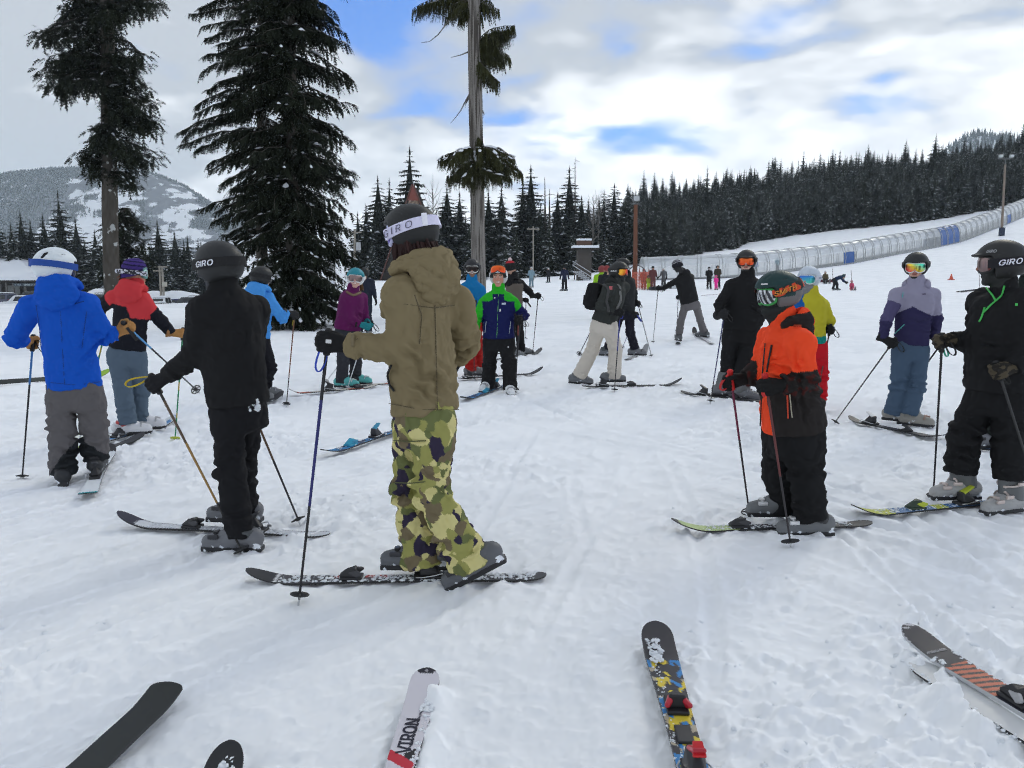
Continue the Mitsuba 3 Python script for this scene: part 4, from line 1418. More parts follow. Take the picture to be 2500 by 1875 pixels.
def ski(label, tip, tail, colour, widths=(.115, .078, .105), rise=.055, tail_rise=.015, n=70, m=7, base=None, lift=.0, roll=0.0, binding=None, flat_tail=False, group=None, length=None, thick=.013, bind_at=-.04, brake_on=True, tip_round=.12):
    """A ski lying from tail to tip. colour(s, t, L): metres from the tail, -1..1 across."""
    tip, tail = np.asarray(tip, float).copy(), np.asarray(tail, float).copy()
    key = thing('ski', label, 'ski', group)
    if length:
        tail = tip + (tail - tip) / np.linalg.norm(tail - tip) * length
    mid = (tip + tail) / 2
    L = float(np.linalg.norm(tip - tail))
    up = np.array([0, 0, 1.0])
    x = (tip - tail) / L
    lat = np.cross(up, x)
    up = up * math.cos(roll) + lat * math.sin(roll)
    m4 = frame(mid + [0, 0, lift + .018], x, up)
    s, t, top, bot = ski_grid(L, *widths, rise, tail_rise, n, m, flat_tail, thick, tip_round)
    S, Tt = np.meshgrid(s, t, indexing='ij')
    col = np.asarray(colour(S.ravel(), Tt.ravel(), L), float)
    put(key + '__top_sheet', ply((top.reshape(-1, 3), grid_faces(len(s), len(t))[:, ::-1]), GLOSS, smooth=True, color=col), m4)
    side = np.concatenate([top[:, :1], bot, top[:, -1:]], 1)
    put(key + '__base', ply((side.reshape(-1, 3), grid_faces(len(s), side.shape[1])), base or SKI_BASE, smooth=30), m4)
    if binding:
        toe, heel, accent = binding
        zt = thick * .95
        mt, mh = m4.copy(), m4.copy()
        for name, off, parts in (('toe_piece', bind_at + .215, (('', toe_piece, toe), ('wings', toe_wings, accent))), ('heel_piece', bind_at - .17, (('', heel_piece, heel), ('lever', heel_lever, accent)) + ((('brake', brake, METAL),) if brake_on else ()))):
            q = m4.copy()
            q[:3, 3] = q[:3, 3] + m4[:3, 0] * off + m4[:3, 2] * zt
            k = numbered(f'{key}__{name}')
            for sub, fn, b in parts:
                if sub == '':
                    scene[k] = {**gear(name, fn, b), 'to_world': T(q)}
                else:
                    scene[numbered(f'{k}__{sub}')] = {**gear(name + sub, fn, b), 'to_world': T(q)}
    return key, m4, L


def snow_on(key, m4, n, xr, yr, z, seed, lo=.004, hi=.016, flat=.6):
    """Snow lying on a ski, in lumps."""
    g = lambda r, k: np.stack([r.uniform(*xr, k) + 0, r.uniform(*yr, k), np.full(k, z)], -1)  # noqa: E731
    put(key + '__snow', ply(snow_lumps(n, g, lo, hi, seed, flat), SNOW_LUMP, smooth=True), m4, kind='stuff')


def pole(label, top, tip, shaft=(.02, .02, .022), grip=(.015, .015, .016), strap=(.02, .02, .02), basket=(.02, .02, .022), bands=(), strap_dir=None, strap_len=.16, basket_r=.042, r=.0085, group=None, into=0.0):
    """A ski pole: grip at the top, strap, banded shaft, basket, point."""
    top, tip = np.asarray(top, float), np.asarray(tip, float)
    tip = tip + (tip - top) / np.linalg.norm(tip - top) * into
    L = np.linalg.norm(tip - top)
    a = (top - tip) / L
    key = thing('ski_pole', label, 'ski pole', group)
    q = np.array([0.0, .035] + sorted({float(b) for b0, b1, _ in bands for b in (b0, b0 + .002, b1, b1 + .002)}) + [1.0])
    q = np.unique(np.clip(q, .03, 1.0))
    pts = tip + (top - tip) * q[:, None] - a * .06 * (q == 1)[:, None]
    sides = 8
    v, f = tube(pts, r * (.62 + .38 * q), sides)
    c = np.tile(np.asarray(shaft, float), (len(v), 1))
    for b0, b1, col in bands:
        c[:len(q) * sides][np.repeat((q > b0 + .001) & (q <= b1 + .001), sides)] = col
    put(key + '__shaft', ply((v, f), GLOSS, smooth=True, color=c))
    h = np.array([-.135, -.13, -.115, -.10, -.085, -.07, -.055, -.04, -.025, -.012, 0.0])
    rr = np.array([.011, .018, .0165, .0145, .0165, .0145, .0165, .0145, .017, .021, .013])
    put(key + '__grip', ply(tube(top + a * h[:, None], rr, 10), paint(grip, .6), smooth=35))
    sd = np.array([1.0, 0, -1.4]) if strap_dir is None else np.asarray(strap_dir, float)
    sd /= np.linalg.norm(sd)
    o = top - a * .02
    w = np.cross(sd, a)
    if np.linalg.norm(w) < .1:
        w = np.cross(sd, [0, 1, 0])
    w /= np.linalg.norm(w)
    k = np.linspace(0, 1, 17)
    loop = o + sd * (strap_len * np.sin(np.pi * k))[:, None] + np.cross(w, sd) * (.022 * np.sin(2 * np.pi * k))[:, None]
    put(key + '__strap', ply(ribbon(loop, .021, w), paint(strap, .75), smooth=40))
    bz = tip + a * .065
    m = frame(bz, np.cross(a, [.3, 1, .1]), a)
    ang = np.linspace(0, 2 * np.pi, 19)[:-1]
    ring = np.stack([np.cos(ang), np.sin(ang), 0 * ang], 1) * basket_r
    parts = [tube(np.vstack([ring, ring[:1]]), .0045, 5, False), trimesh.creation.cylinder(.014, .022, sections=10)]
    parts += [tube([[0, 0, .004], ring[i] * .98], [.009, .005], 4) for i in range(0, 18, 3)]
    put(key + '__basket', ply(cat(parts), paint(basket, .5), smooth=40), m)
    put(key + '__point', ply(tube([bz, tip + a * .01, tip], [.0065, .005, .002], 7), METAL, smooth=40))
    return key


# ------------------------------------------------------------------ people
def fwd(yaw):
    r = math.radians(yaw)
    return np.array([-math.sin(r), math.cos(r), 0.0])


def unit(v):
    return v / (np.linalg.norm(v) + 1e-12)


def wrinkle(v, f, bunches, amp, seed, stretch=(9, 9, 5)):
    """Cloth folds: soft dents, creases, and bunches of folds across a limb: (centre, axis, half length, depth, wave length)."""
    n = vnormals(v, f)
    a = meshkit.fbm(v * np.array(stretch), 3, seed) - .5
    c = 1 - np.abs(2 * meshkit.fbm(v * np.array(stretch) * 1.15 + 7, 2, seed + 3) - 1)
    c2 = 1 - np.abs(2 * meshkit.noise(v * np.array(stretch) * [2.1, 2.1, 1.5] + 3 * a[:, None], seed + 4) - 1)
    d = amp * (1.6 * a + 1.0 * (.55 - c ** 4) + .55 * (.3 - c2 ** 4))
    for o, ax, half, depth, wave in bunches:
        s = (v - o) @ unit(np.asarray(ax, float))
        rad = np.linalg.norm(v - o - s[:, None] * unit(np.asarray(ax, float)), axis=1)
        ph = meshkit.fbm(v * 11, 2, seed + 5) * 9 + 2.2 * meshkit.noise(v * 24, seed + 8)
        w = np.sin(2 * np.pi * s / wave + ph) * (.1 + 1.5 * sstep(.3, .7, meshkit.noise(v * 7, seed + 9)))
        d += depth * np.exp(-(s / half) ** 2) * np.exp(-(np.maximum(0, rad - .2) / .08) ** 2) * (np.abs(w) ** .7 * np.sign(w))
    return v + n * d[:, None]


class Figure:
    pass


def snap(fig_mesh, pts, off=.003):
    v, f = fig_mesh
    tree = cKDTree(v)
    n = vnormals(v, f)
    d, i = tree.query(np.asarray(pts, float), k=6)
    w = 1 / (d + 1e-4)
    w /= w.sum(1, keepdims=True)
    p = (v[i] * w[..., None]).sum(1)
    nn = (n[i] * w[..., None]).sum(1)
    return p + nn * off, nn


def trim(owner, name, mesh, line, r, colour, off=.001, steps=24, label=None, rough=.6):
    """A seam, zip or cord laid on a garment along a line of points."""
    q = bend(None, line, np.linspace(0, 1, steps))
    v, f = mesh
    d = q - CAM
    d /= np.linalg.norm(d, axis=1, keepdims=True)
    p = []
    for k in d:
        w = v - CAM
        z = w @ k
        near = np.linalg.norm(w - z[:, None] * k, axis=1) < .016
        p.append(CAM + k * (z[near].min() + .004 - off * 2) if near.any() else None)
    p = np.array([x for x in p if x is not None])
    if len(p) < 3:
        p, _ = snap(mesh, q, off)
    for _ in range(2):
        p[1:-1] = (p[:-2] + 2 * p[1:-1] + p[2:]) / 4
    put(f'{owner}__{name}', ply(tube(p, r, 6), paint(colour, rough), smooth=True), label=label)


def person(label, Y, yaw, neck, hem, arms, legs, jacket, trousers, head, torso=None, lean=None, gloves=None, boots=None, hood=None, seed=1, h=.010, jh=None, arm_r=(.078, .064, .050), leg_r=(.108, .092, .094), depth=.70,
           group=None, collar=True, folds=.006, girth=1.0, colour_hood=None, cuff_sleeve=None, twist=None, knit=False, pants_top=.10, slim=1.0):
    """A standing figure in ski clothes. Points are (px, py[, metres farther]) of the photograph at distance Y."""
    def J(p, y=None):
        return at(p[0], p[1], (Y if y is None else y) + (p[2] if len(p) > 2 else 0.0))

    F = Figure()
    F.key = key = thing('person', label, 'person', group)
    F.f = f_ = fwd(yaw)
    neck_p, hem_p = J(neck), J(hem)
    F.up = u = unit(neck_p - hem_p)
    f_ = unit(f_ - u * (f_ @ u))
    r_ = np.cross(f_, u)                                  # towards the figure's right
    F.r, F.fw, F.neck, F.hem = r_, f_, neck_p, hem_p
    H = np.linalg.norm(neck_p - hem_p)
    s_ = Y / FP
    prof = torso or [(0, 60), (.3, 58), (.7, 60), (.88, 52), (1, 22)]
    pt = np.array([a[0] for a in prof])
    pw = np.array([a[1] for a in prof]) * s_ * .91 * slim
    pd = .91 * slim * np.array([a[2] * s_ if len(a) > 2 else a[1] * s_ * (depth if a[0] < .95 else 1.0) for a in prof])
    A = []
    for a in arms:
        if a is None:
            continue
        sh, el = J(a['sh']), J(a['el'])
        ax = None
        if 'axis' in a:
            ax = unit(np.asarray(a['axis'], float))
        g = J(a['hand'])
        if a.get('pole') is not None:
            tip = a['pole'] if len(a['pole']) == 3 and isinstance(a['pole'], np.ndarray) else ground(*a['pole'][:2]) + [0, a['pole'][2] if len(a['pole']) > 2 else 0, 0]
            ax = unit(g - tip)
            a['tip'] = tip
        x = unit(g - el)
        kind = a.get('kind', 'fist' if a.get('pole') is not None or 'axis' in a else 'loose')
        if ax is None:
            ax = unit(np.cross(x, r_)) if abs(x @ u) > .9 else u
        xo = unit(x - ax * (x @ ax))
        if kind == 'loose':
            ax = unit(ax - x * (ax @ x))
            xo = x
        m = np.eye(4)
        m[:3, 0], m[:3, 2], m[:3, 3] = xo, ax, g
        m[:3, 1] = np.cross(ax, xo)
        wr = g - xo * .105 * girth
        A.append(dict(sh=sh, el=el, wr=wr, g=g, m=m, kind=kind, side=a.get('side', 1), src=a, ax=ax))
    F.arms = A
    ra, re, rw = np.array(arm_r) * girth * .92
    k = .035

    def tors(p):
        q = p - hem_p
        t = q @ u / H
        w, d = np.interp(t, pt, pw), np.interp(t, pt, pd)
        e = np.sqrt(((q @ r_) / w) ** 2 + ((q @ f_) / d) ** 2)
        g = (e - 1) * np.minimum(w, d)
        g = smax(g, (t - 1.0) * H, .03)
        return smax(g, -t * H, .012)

    def sleeve(p, a):
        end = unit(a['wr'] - a['el'])
        d = smin(cap(p, a['sh'], a['el'], ra, re), cap(p, a['el'], a['wr'] + end * .02, re, rw), .02)
        return smax(d, (p - a['wr'] - end * .012) @ end, .008)

    def jsdf(p):
        d = tors(p)
        d = smin(d, cap(p, neck_p - u * .05, neck_p + u * (collar if collar > 1e-6 and collar is not True else .055), .088 * girth, .080 * girth), .03)
        for a in A:
            sh_in = neck_p + (a['sh'] - neck_p) * .35 - u * .03
            d = smin(d, cap(p, sh_in, a['sh'], .075 * girth, ra), .04)
        for a in A:
            d = smin(d, sleeve(p, a), k)
        return d

    pts = [neck_p + u * .1, hem_p] + [x for a in A for x in (a['sh'], a['el'], a['wr'])]
    wmax = pw.max() + .04
    ex = np.abs(r_) * wmax + np.abs(f_) * pd.max() + .02
    lo = np.minimum(np.min(pts, 0) - .12, hem_p - ex)
    hi = np.maximum(np.max(pts, 0) + .12, hem_p + ex)
    v, f = surface(jsdf, lo, hi, jh or h)
    B = []
    for a in A:
        e = a['el']
        B.append((e, unit(a['wr'] - a['sh']), .09, folds * 1.1, .065))
        B.append((a['wr'] - unit(a['wr'] - e) * .06, unit(a['wr'] - e), .05, folds * .7, .05))
    B.append((hem_p + u * H * .16, u + .1 * r_, .10, folds * .35, .11))
    v = wrinkle(v, f, B, folds, seed)
    F.jacket = (v, f)
    t = (v - hem_p) @ u / H
    x = (v - hem_p) @ r_ / pw.max()
    fr = (v - hem_p) @ f_
    which = np.zeros(len(v), int)
    along = np.zeros(len(v))
    best = tors(v)
    for i, a in enumerate(A):
        d = sleeve(v, a)
        w = d < best - .01
        which[w] = i + 1
        tt = np.where(cap(v, a['sh'], a['el'], ra, re) < cap(v, a['el'], a['wr'], re, rw), cap_t(v, a['sh'], a['el']), 1 + cap_t(v, a['el'], a['wr']))
        along[w] = tt[w]
        best = np.where(w, d, best)
    col = jacket(dict(t=t, x=x, f=fr, arm=which, s=along, v=v)) if callable(jacket) else np.tile(np.asarray(jacket, float), (len(v), 1))
    put(key + '__jacket', ply((v, f), KNIT if knit else FABRIC, smooth=True, color=col))
    # hood lying on the back
    if hood:
        hs = hood if isinstance(hood, (int, float)) else 1.0
        c = neck_p - f_ * .085 * hs + u * .0

        def hsdf(p):
            q = np.stack([(p - c) @ r_, (p - c) @ f_, (p - c) @ u], -1)
            bag = ell(q, (0, -.035 * hs, -.045 * hs), (.150 * hs, .082 * hs, .125 * hs))
            rim = np.sqrt((np.hypot(q[:, 0] / 1.05, (q[:, 1] - .075 * hs)) - .108 * hs) ** 2 + (q[:, 2] - .035 * hs + .35 * (q[:, 1] - .02)) ** 2) - .036 * hs
            rim = smax(rim, q[:, 1] - .13 * hs, .03)
            d = smin(bag, rim, .05)
            return smax(d, -ell(q, (0, .055 * hs, .10 * hs), (.094 * hs, .10 * hs, .115 * hs)), .02)

        hv, hf = surface(hsdf, c - .28 * hs, c + .28 * hs, h)
        hv = wrinkle(hv, hf, [], folds * 1.3, seed + 11, (8, 8, 11))
        F.hood = (hv, hf)
        q = np.stack([(hv - c) @ r_, (hv - c) @ f_, (hv - c) @ u], -1)
        hc = colour_hood(q) if callable(colour_hood) else np.tile(np.asarray(colour_hood if colour_hood is not None else (jacket if not callable(jacket) else col.mean(0)), float), (len(hv), 1))
        put(key + '__hood', ply((hv, hf), FABRIC, smooth=True, color=hc))
    # trousers
    Lg = []
    for l in legs:
        if l is None:
            continue
        bp = ground(*l['boot'][:2]) if 'at' not in l else np.asarray(l['at'], float)
        bp = bp + [0, 0, l.get('lift', .0)]
        yb = bp[1]
        hip, kn, cu = J(l['hip']), at(l['kn'][0], l['kn'][1], (Y + 2 * yb) / 3 + (l['kn'][2] if len(l['kn']) > 2 else 0)), at(l['cuff'][0], l['cuff'][1], yb + (l['cuff'][2] if len(l['cuff']) > 2 else 0))
        Lg.append(dict(hip=hip, kn=kn, cu=cu, boot=bp, src=l))
    F.legs = Lg
    if Lg:
        rh, rk, rc = np.array(leg_r) * girth * [.84, .84, .90] * slim
        hw, hd = np.interp(.08, pt, pw) * .90, np.interp(.08, pt, pd) * .90
        low = hem_p - u * .10

        def psdf(p):
            q = p - hem_p
            e = np.sqrt(((q @ r_) / hw) ** 2 + ((q @ f_) / hd) ** 2)
            d = smax((e - 1) * min(hw, hd), np.abs(q @ u + .04) - pants_top - .02, .03)
            ds = []
            for l in Lg:
                end = unit(l['cu'] - l['kn'])
                g = smin(cap(p, l['hip'], l['kn'], rh, rk), cap(p, l['kn'], l['cu'] + end * .03, rk, rc), .03)
                ds.append(smax(g, (p - l['cu']) @ end, .008))
            lg = ds[0] if len(ds) == 1 else smin(ds[0], ds[1], .012)
            return smin(d, lg, .05)

        pts = [x for l in Lg for x in (l['hip'], l['kn'], l['cu'])] + [hem_p + u * .1]
        lo, hi = np.min(pts, 0) - .16, np.max(pts, 0) + .16
        lo, hi = np.minimum(lo, hem_p - ex), np.maximum(hi, hem_p + ex * [1, 1, .2])
        v, f = surface(psdf, lo, hi, h)
        B = []
        for l in Lg:
            B.append((l['kn'], unit(l['cu'] - l['hip']), .11, folds * 1.1, .085))
            B.append((l['cu'] - unit(l['cu'] - l['kn']) * .10, unit(l['cu'] - l['kn']), .10, folds * 1.0, .075))
        v = wrinkle(v, f, B, folds * 1.15, seed + 20, (8, 8, 6))
        F.trousers = (v, f)
        t = v[:, 2]
        leg = np.zeros(len(v), int)
        al = np.zeros(len(v))
        dd = np.full(len(v), 9.0)
        for i, l in enumerate(Lg):
            d = np.minimum(cap(v, l['hip'], l['kn'], rh, rk), cap(v, l['kn'], l['cu'], rk, rc))
            w = d < dd
            leg[w] = i
            al[w] = np.where(cap(v, l['hip'], l['kn'], rh, rk) < cap(v, l['kn'], l['cu'], rk, rc), cap_t(v, l['hip'], l['kn']), 1 + cap_t(v, l['kn'], l['cu']))[w]
            dd = np.minimum(d, dd)
        col = trousers(dict(v=v, leg=leg, s=al, legs=Lg, x=(v - hem_p) @ r_, f=(v - hem_p) @ f_)) if callable(trousers) else np.tile(np.asarray(trousers, float), (len(v), 1))
        put(key + '__trousers', ply((v, f), FABRIC, smooth=True, color=col))
        bt = boots or {}
        for l in Lg:
            if l['src'].get('noboot'):
                continue
            bs = l['src'].get('scale', 1.0) * girth ** .5
            free = (np.linalg.norm(l['cu'] - l['boot'] - [0, 0, 0]) / bs) + .035      # how much of the boot stands below the trousers
            boot(key, l['boot'], l['src'].get('yaw', yaw), l['src'].get('pitch', 0), bs, **bt, top=9.0 if free > .30 else round(max(.13, free), 2))
    # gloves
    gl = gloves or dict(colour=(.015, .015, .016))
    for a in A:
        if a['src'].get('nohand'):
            continue
        gcol = a['src'].get('glove') or gl
        put(key + '__glove', hand_shape(a['kind'], a['side'], gcol['colour'], gcol.get('cuff'), gcol.get('blotch')), scaled(a['m'], gcol.get('size', 1.0) * girth))
    F.head = wear_head(key, Y, head, girth)
    return F


def head_matrix(pos, yaw, pitch=0, roll=0, s=1.0):
    m = T().translate([float(x) for x in pos]).rotate([0, 0, 1], yaw + 90).rotate([0, 1, 0], pitch).rotate([1, 0, 0], roll).scale(s)
    return np.array(m.matrix, float)


VENTS = [((.06, .045, .135), (.10, .040, .115), .012), ((.06, -.045, .135), (.10, -.040, .115), .009), ((-.06, .03, .15), (-.01, .035, .155), .008), ((-.06, -.03, .15), (-.01, -.035, .155), .008),
         ((-.10, .05, .105), (-.125, .045, .075), .010), ((-.10, -.05, .105), (-.125, -.045, .075), .010), ((-.03, .095, .105), (.02, .095, .105), .008), ((-.03, -.095, .105), (.02, -.095, .105), .008),
         ((-.06, .085, .02), (-.10, .07, .02), .009), ((-.06, -.085, .02), (-.10, -.07, .02), .009), ((-.07, .10, .085), (-.04, .105, .088), .007), ((-.07, -.10, .085), (-.04, -.105, .088), .007)]
_HELM = {}


def helmet_mesh(kind):
    if kind not in _HELM:
        vents = VENTS if kind == 'vented' else [((-.03, .05, .148), (.02, .05, .150), .006), ((-.03, -.05, .148), (.02, -.05, .150), .006)] if kind == 'plain' else []
        _HELM[kind] = surface(lambda p: helmet_sdf(p, vents, brim=.004 if kind == 'brim' else 0), (-.175, -.15, -.11), (.185, .15, .18), .006)
    return _HELM[kind]


def wear_head(key, Y, hd, girth=1.0):
    """Head, helmet or hat, goggles, strap, lettering, mask and hair."""
    pos = at(hd['p'][0], hd['p'][1], Y + (hd['p'][2] if len(hd['p']) > 2 else 0))
    s = hd.get('s', 1.0)
    m = head_matrix(pos, hd['yaw'], hd.get('pitch', 0), hd.get('roll', 0), s)
    sm = hd.get('smile', 0.0)
    hv, hf = head_mesh(1.0 if sm else 0.0)
    put(key + '__head', ply((hv, hf), SKIN, smooth=True, color=head_colour(hv, hd.get('skin', (.50, .30, .22)), sm, hd.get('mask'), hd.get('beard'))), m)
    if hd.get('helmet') is not None:
        kind = hd.get('helmet_kind', 'plain')
        v, f = helmet_mesh(kind)
        c = np.tile(np.asarray(hd['helmet'], float), (len(v), 1))
        if kind == 'vented':
            dist = ell(v, HC, HR)
            inside = smin(dist, ell(v, (-.045, 0, .02), (.105, .108, .105)), .03) < -.0045
            c[inside & (v[:, 2] > -.02)] = (.012, .012, .012)
        pads = hd.get('pads')
        if pads is not None:
            c[(v[:, 2] < .0 + .02 * (v[:, 0] < -.06)) & (v[:, 0] < .06)] = pads
        if 'lower' in hd:
            c[v[:, 2] < hd['lower'][1]] = hd['lower'][0]
        hk = put(key + '__helmet', ply((v, f), SHELL, smooth=True, color=c), m)
        for tx in hd.get('text', ()):
            put(f'{hk}__lettering', ply(wrap_text(*tx[0]), paint(tx[1], .6)), m)
        if hd.get('badge'):
            b = hd['badge']
            q = on_helmet(np.array([b[0]]), b[1], np.array([.001]))[0]
            put(f'{hk}__badge', ply(rbox((.006, .045, .010), .003), paint(b[2], .4)), m @ frame(q, [math.cos(b[0]), math.sin(b[0]), 0]))
    if hd.get('beanie') is not None:
        knit_hat(key, m, hd['beanie'])
    g = hd.get('goggles')
    if g:
        gm = m.copy()
        if g.get('up'):
            gm = m @ head_matrix((0.004, 0, 0.058), -90, -26, 0, 1.06) if True else m
        gk = numbered(key + '__goggles')
        scene[f'{gk}__frame'] = {**gear('goggle_frame', lambda: GOGGLE_FRAME, paint(g.get('frame', (.015, .015, .016)), .4), True), 'to_world': T(gm)}
        scene[f'{gk}__lens'] = {**ply(GOGGLE_LENS, LENS, smooth=True, color=lens_colour(g.get('lens', 'dark'))), 'to_world': T(gm)}
        st = g.get('strap')
        if st is not None:
            z0, z1, half = g.get('band', (.012, .045, .020))
            bv = band(z0, z1, half, .95, 2 * np.pi - .95)
            if g.get('print') is not None:
                bc = np.tile(np.asarray(st, float), (len(bv[0]), 1))
                phi = np.repeat(np.linspace(.95, 2 * np.pi - .95, 64), 4)
                bv2 = []
                n = 5
                ph = np.linspace(.95, 2 * np.pi - .95, 150)
                kk = .5 - .5 * np.cos(ph)
                tt = np.linspace(-1, 1, 9)
                vv = np.concatenate([on_helmet(ph, z0 + (z1 - z0) * kk + half * a, np.full(150, .0130)) for a in tt]).reshape(9, 150, 3)
                cc = g['print'](np.tile(ph, 9), np.repeat(tt, 150))
                scene[f'{gk}__strap_print'] = {**ply((vv.reshape(-1, 3), grid_faces(9, 150)), MATT, smooth=True, color=cc), 'to_world': T(m)}
            scene[f'{gk}__strap'] = {**ply(bv, paint(st, .75), smooth=40), 'to_world': T(m)}
            if g.get('clip') is not None:
                q = on_helmet(np.array([np.pi - .25 if not g.get('clip_at') else g['clip_at']]), z1, np.array([.013]))[0]
                a = g.get('clip_at', np.pi - .25)
                scene[f'{gk}__clip'] = {**ply(rbox((.010, .028, half * 2.5), .003), paint(g['clip'], .5), smooth=30), 'to_world': T(m @ frame(q, [math.cos(a), math.sin(a), 0]))}
            for tx in g.get('text', ()):
                scene[numbered(f'{gk}__lettering')] = {**ply(wrap_text(*tx[0]), paint(tx[1], .6)), 'to_world': T(m)}
    if hd.get('buff') is not None:                        # neck warmer pulled over the chin
        top = hd.get('buff_top', -.045)
        bsdf = lambda p: smax(smin(ell(p, (.015, 0, -.075), (.088, .072, .07)), cap(p, (-.01, 0, -.08), (-.03, 0, -.17), .074, .088), .03), p[:, 2] - top - .25 * (p[:, 0] - .09), .01)  # noqa: E731
        bv, bf = surface(bsdf, (-.15, -.12, -.28), (.13, .12, .0), .007)
        bv = wrinkle(bv, bf, [], .006, 5, (9, 9, 26))
        put(key + '__neck_warmer', ply((bv, bf), KNIT, smooth=True, color=np.tile(np.asarray(hd['buff'], float), (len(bv), 1))), m)
    if hd.get('hair') is not None:
        rng = np.random.default_rng(3)
        n = hd.get('hair_n', 220)
        L = hd.get('hair_len', .13)
        tubes = []
        for i in range(n):
            a = rng.uniform(*hd.get('hair_arc', (1.0, 5.28)))
            r = rng.uniform(.072, .098)
            o = np.array([-.015 + r * 1.05 * math.cos(a), r * .95 * math.sin(a), rng.uniform(-.03, .01)])
            l = L * rng.uniform(.6, 1.15)
            out = rng.uniform(.0, .035)
            k = np.linspace(0, 1, 5)
            pts = o + np.stack([out * math.cos(a) * k + .008 * rng.normal() * k, out * math.sin(a) * k + .008 * rng.normal() * k, -l * k], -1)
            pts[:, 0] -= .02 * k ** 2
            tubes.append(tube(pts, np.array([.007, .0085, .0075, .005, .0015]), 4, False))
        v, f = cat(tubes)
        c = mixc(hd['hair'], np.asarray(hd['hair']) * 1.9, np.repeat(rng.random(n), len(v) // n))
        put(key + '__hair', ply((v, f), MATT, smooth=True, color=c), m)
    return m


def knit_hat(key, m, spec):
    """A knitted hat: spec gives the crown's colour function and optionally a pompom and a brim colour."""
    n, k = 60, 26
    phi = np.linspace(0, 2 * np.pi, n, endpoint=False)
    t = np.linspace(0, 1, k)
    v = []
    for i in t:
        a = i * np.pi / 2
        z = .030 + spec.get('tall', .115) * math.sin(a)
        r = 1.0 * math.cos(a) ** .75
        rib = 1 + .012 * np.sin(phi * 30)
        v.append(np.stack([-.008 + .114 * r * np.cos(phi) * rib, .096 * r * np.sin(phi) * rib, z + 0 * phi + .015 * np.cos(phi) * (1 - i)], -1))
    brim = np.stack([-.008 + .119 * np.cos(phi), .101 * np.sin(phi), .030 - .045 + .028 * np.cos(phi)], -1)
    brim2 = np.stack([-.008 + .121 * np.cos(phi), .103 * np.sin(phi), .034 + .018 * np.cos(phi)], -1)
    allv = np.concatenate([brim[None], brim2[None], np.stack(v)], 0)
    c = spec['colour'](np.tile(phi, k + 2), np.repeat(np.concatenate([[-.3, -.05], t]), n))
    hk = put(key + '__hat', ply((allv.reshape(-1, 3), grid_faces(k + 2, n, True)), KNIT, smooth=True, color=c), m)
    if spec.get('pompom') is not None:
        b = trimesh.creation.icosphere(subdivisions=3, radius=.035)
        bv = b.vertices * (1 + .35 * (meshkit.noise(b.vertices * 120, 3) - .5))[:, None] + [-.01, 0, .03 + spec.get('tall', .115) + .02]
        put(hk + '__pompom', ply((bv, b.faces), KNIT, smooth=True, color=np.tile(spec['pompom'], (len(bv), 1))), m)


def flat_colour(c):
    return lambda s, t, L: np.tile(np.asarray(c, float), (len(s), 1))
# ------------------------------------------------------------------ the skiers
def gy(px, py):
    return float(ground(px, py)[1])


def on_ski(px, py, up=.045):
    return ground(px, py) + np.array([0, 0, up])


BLK = (.012, .012, .013)
GREYB = dict(shell=(.15, .155, .165), cuff=(.07, .075, .08), buckle=(.05, .05, .055))
DARKB = dict(shell=(.10, .105, .11), cuff=(.05, .052, .055), buckle=(.3, .3, .32))
WHITEB = dict(shell=(.72, .73, .74), cuff=(.62, .62, .63), buckle=(.35, .35, .36))
DKGL = dict(colour=(.014, .014, .015), cuff=(.02, .02, .021))
TAN = dict(colour=(.40, .20, .07), cuff=(.30, .15, .06))
B_DARK = (paint((.02, .02, .022), .45), paint((.02, .02, .022), .45), paint((.05, .05, .055), .4))
WORD = 'GIRO'

# 1 -- blue jacket, white helmet, seen from behind
BLUE = alb(12, 84, 190, 1.15)
GREYP, DARKP = alb(92, 89, 90, 1.3), alb(38, 40, 43, 1.2)


def trousers1(q):
    inner = np.where(q['leg'] == 0, q['x'] + .10, -(q['x'] - .11)) / .09
    return np.where(((q['s'] > 1.62 - .30 * inner))[:, None], DARKP, GREYP)


P1 = person('skier in a bright blue hooded jacket and white helmet, seen from behind', 5.95, 12, (150, 702), (183, 948),
            [dict(sh=(74, 752), el=(36, 824, .05), hand=(80, 838, .24), pole=(54, 1170), side=1), dict(sh=(212, 748), el=(254, 818, .12), hand=(312, 798, .18), pole=at(488, 960, 6.9), side=-1)],
            [dict(hip=(152, 962), kn=(150, 1040), cuff=(156, 1158), boot=(157, 1180), yaw=26), dict(hip=(217, 962), kn=(229, 1034), cuff=(237, 1120), boot=(240, 1168), yaw=16, lift=.045)],
            BLUE, trousers1,
            dict(p=(139, 659), yaw=-28, pitch=4, s=1.10, helmet=alb(196, 202, 204, 1.5), helmet_kind='vented', buff=(.25, .25, .26),
                 goggles=dict(frame=(.02, .03, .10), lens='dark', strap=(.02, .07, .30), band=(.015, .040, .021), clip=(.02, .06, .25), clip_at=2.45)),
            torso=[(0, 69), (.25, 67), (.6, 66), (.84, 66), (.93, 54), (1, 24)], gloves=TAN, boots=dict(shell=(.028, .03, .033), cuff=(.025, .025, .027), buckle=(.2, .2, .22)), hood=1.0, colour_hood=BLUE, seed=3, h=.0085, arm_r=(.092, .078, .058), leg_r=(.124, .111, .106), folds=.0095)
trim(P1.key, 'seam', P1.jacket, [at(96, 735, 5.7), at(150, 752, 5.7), at(205, 735, 5.7)], .0028, BLUE * .35)
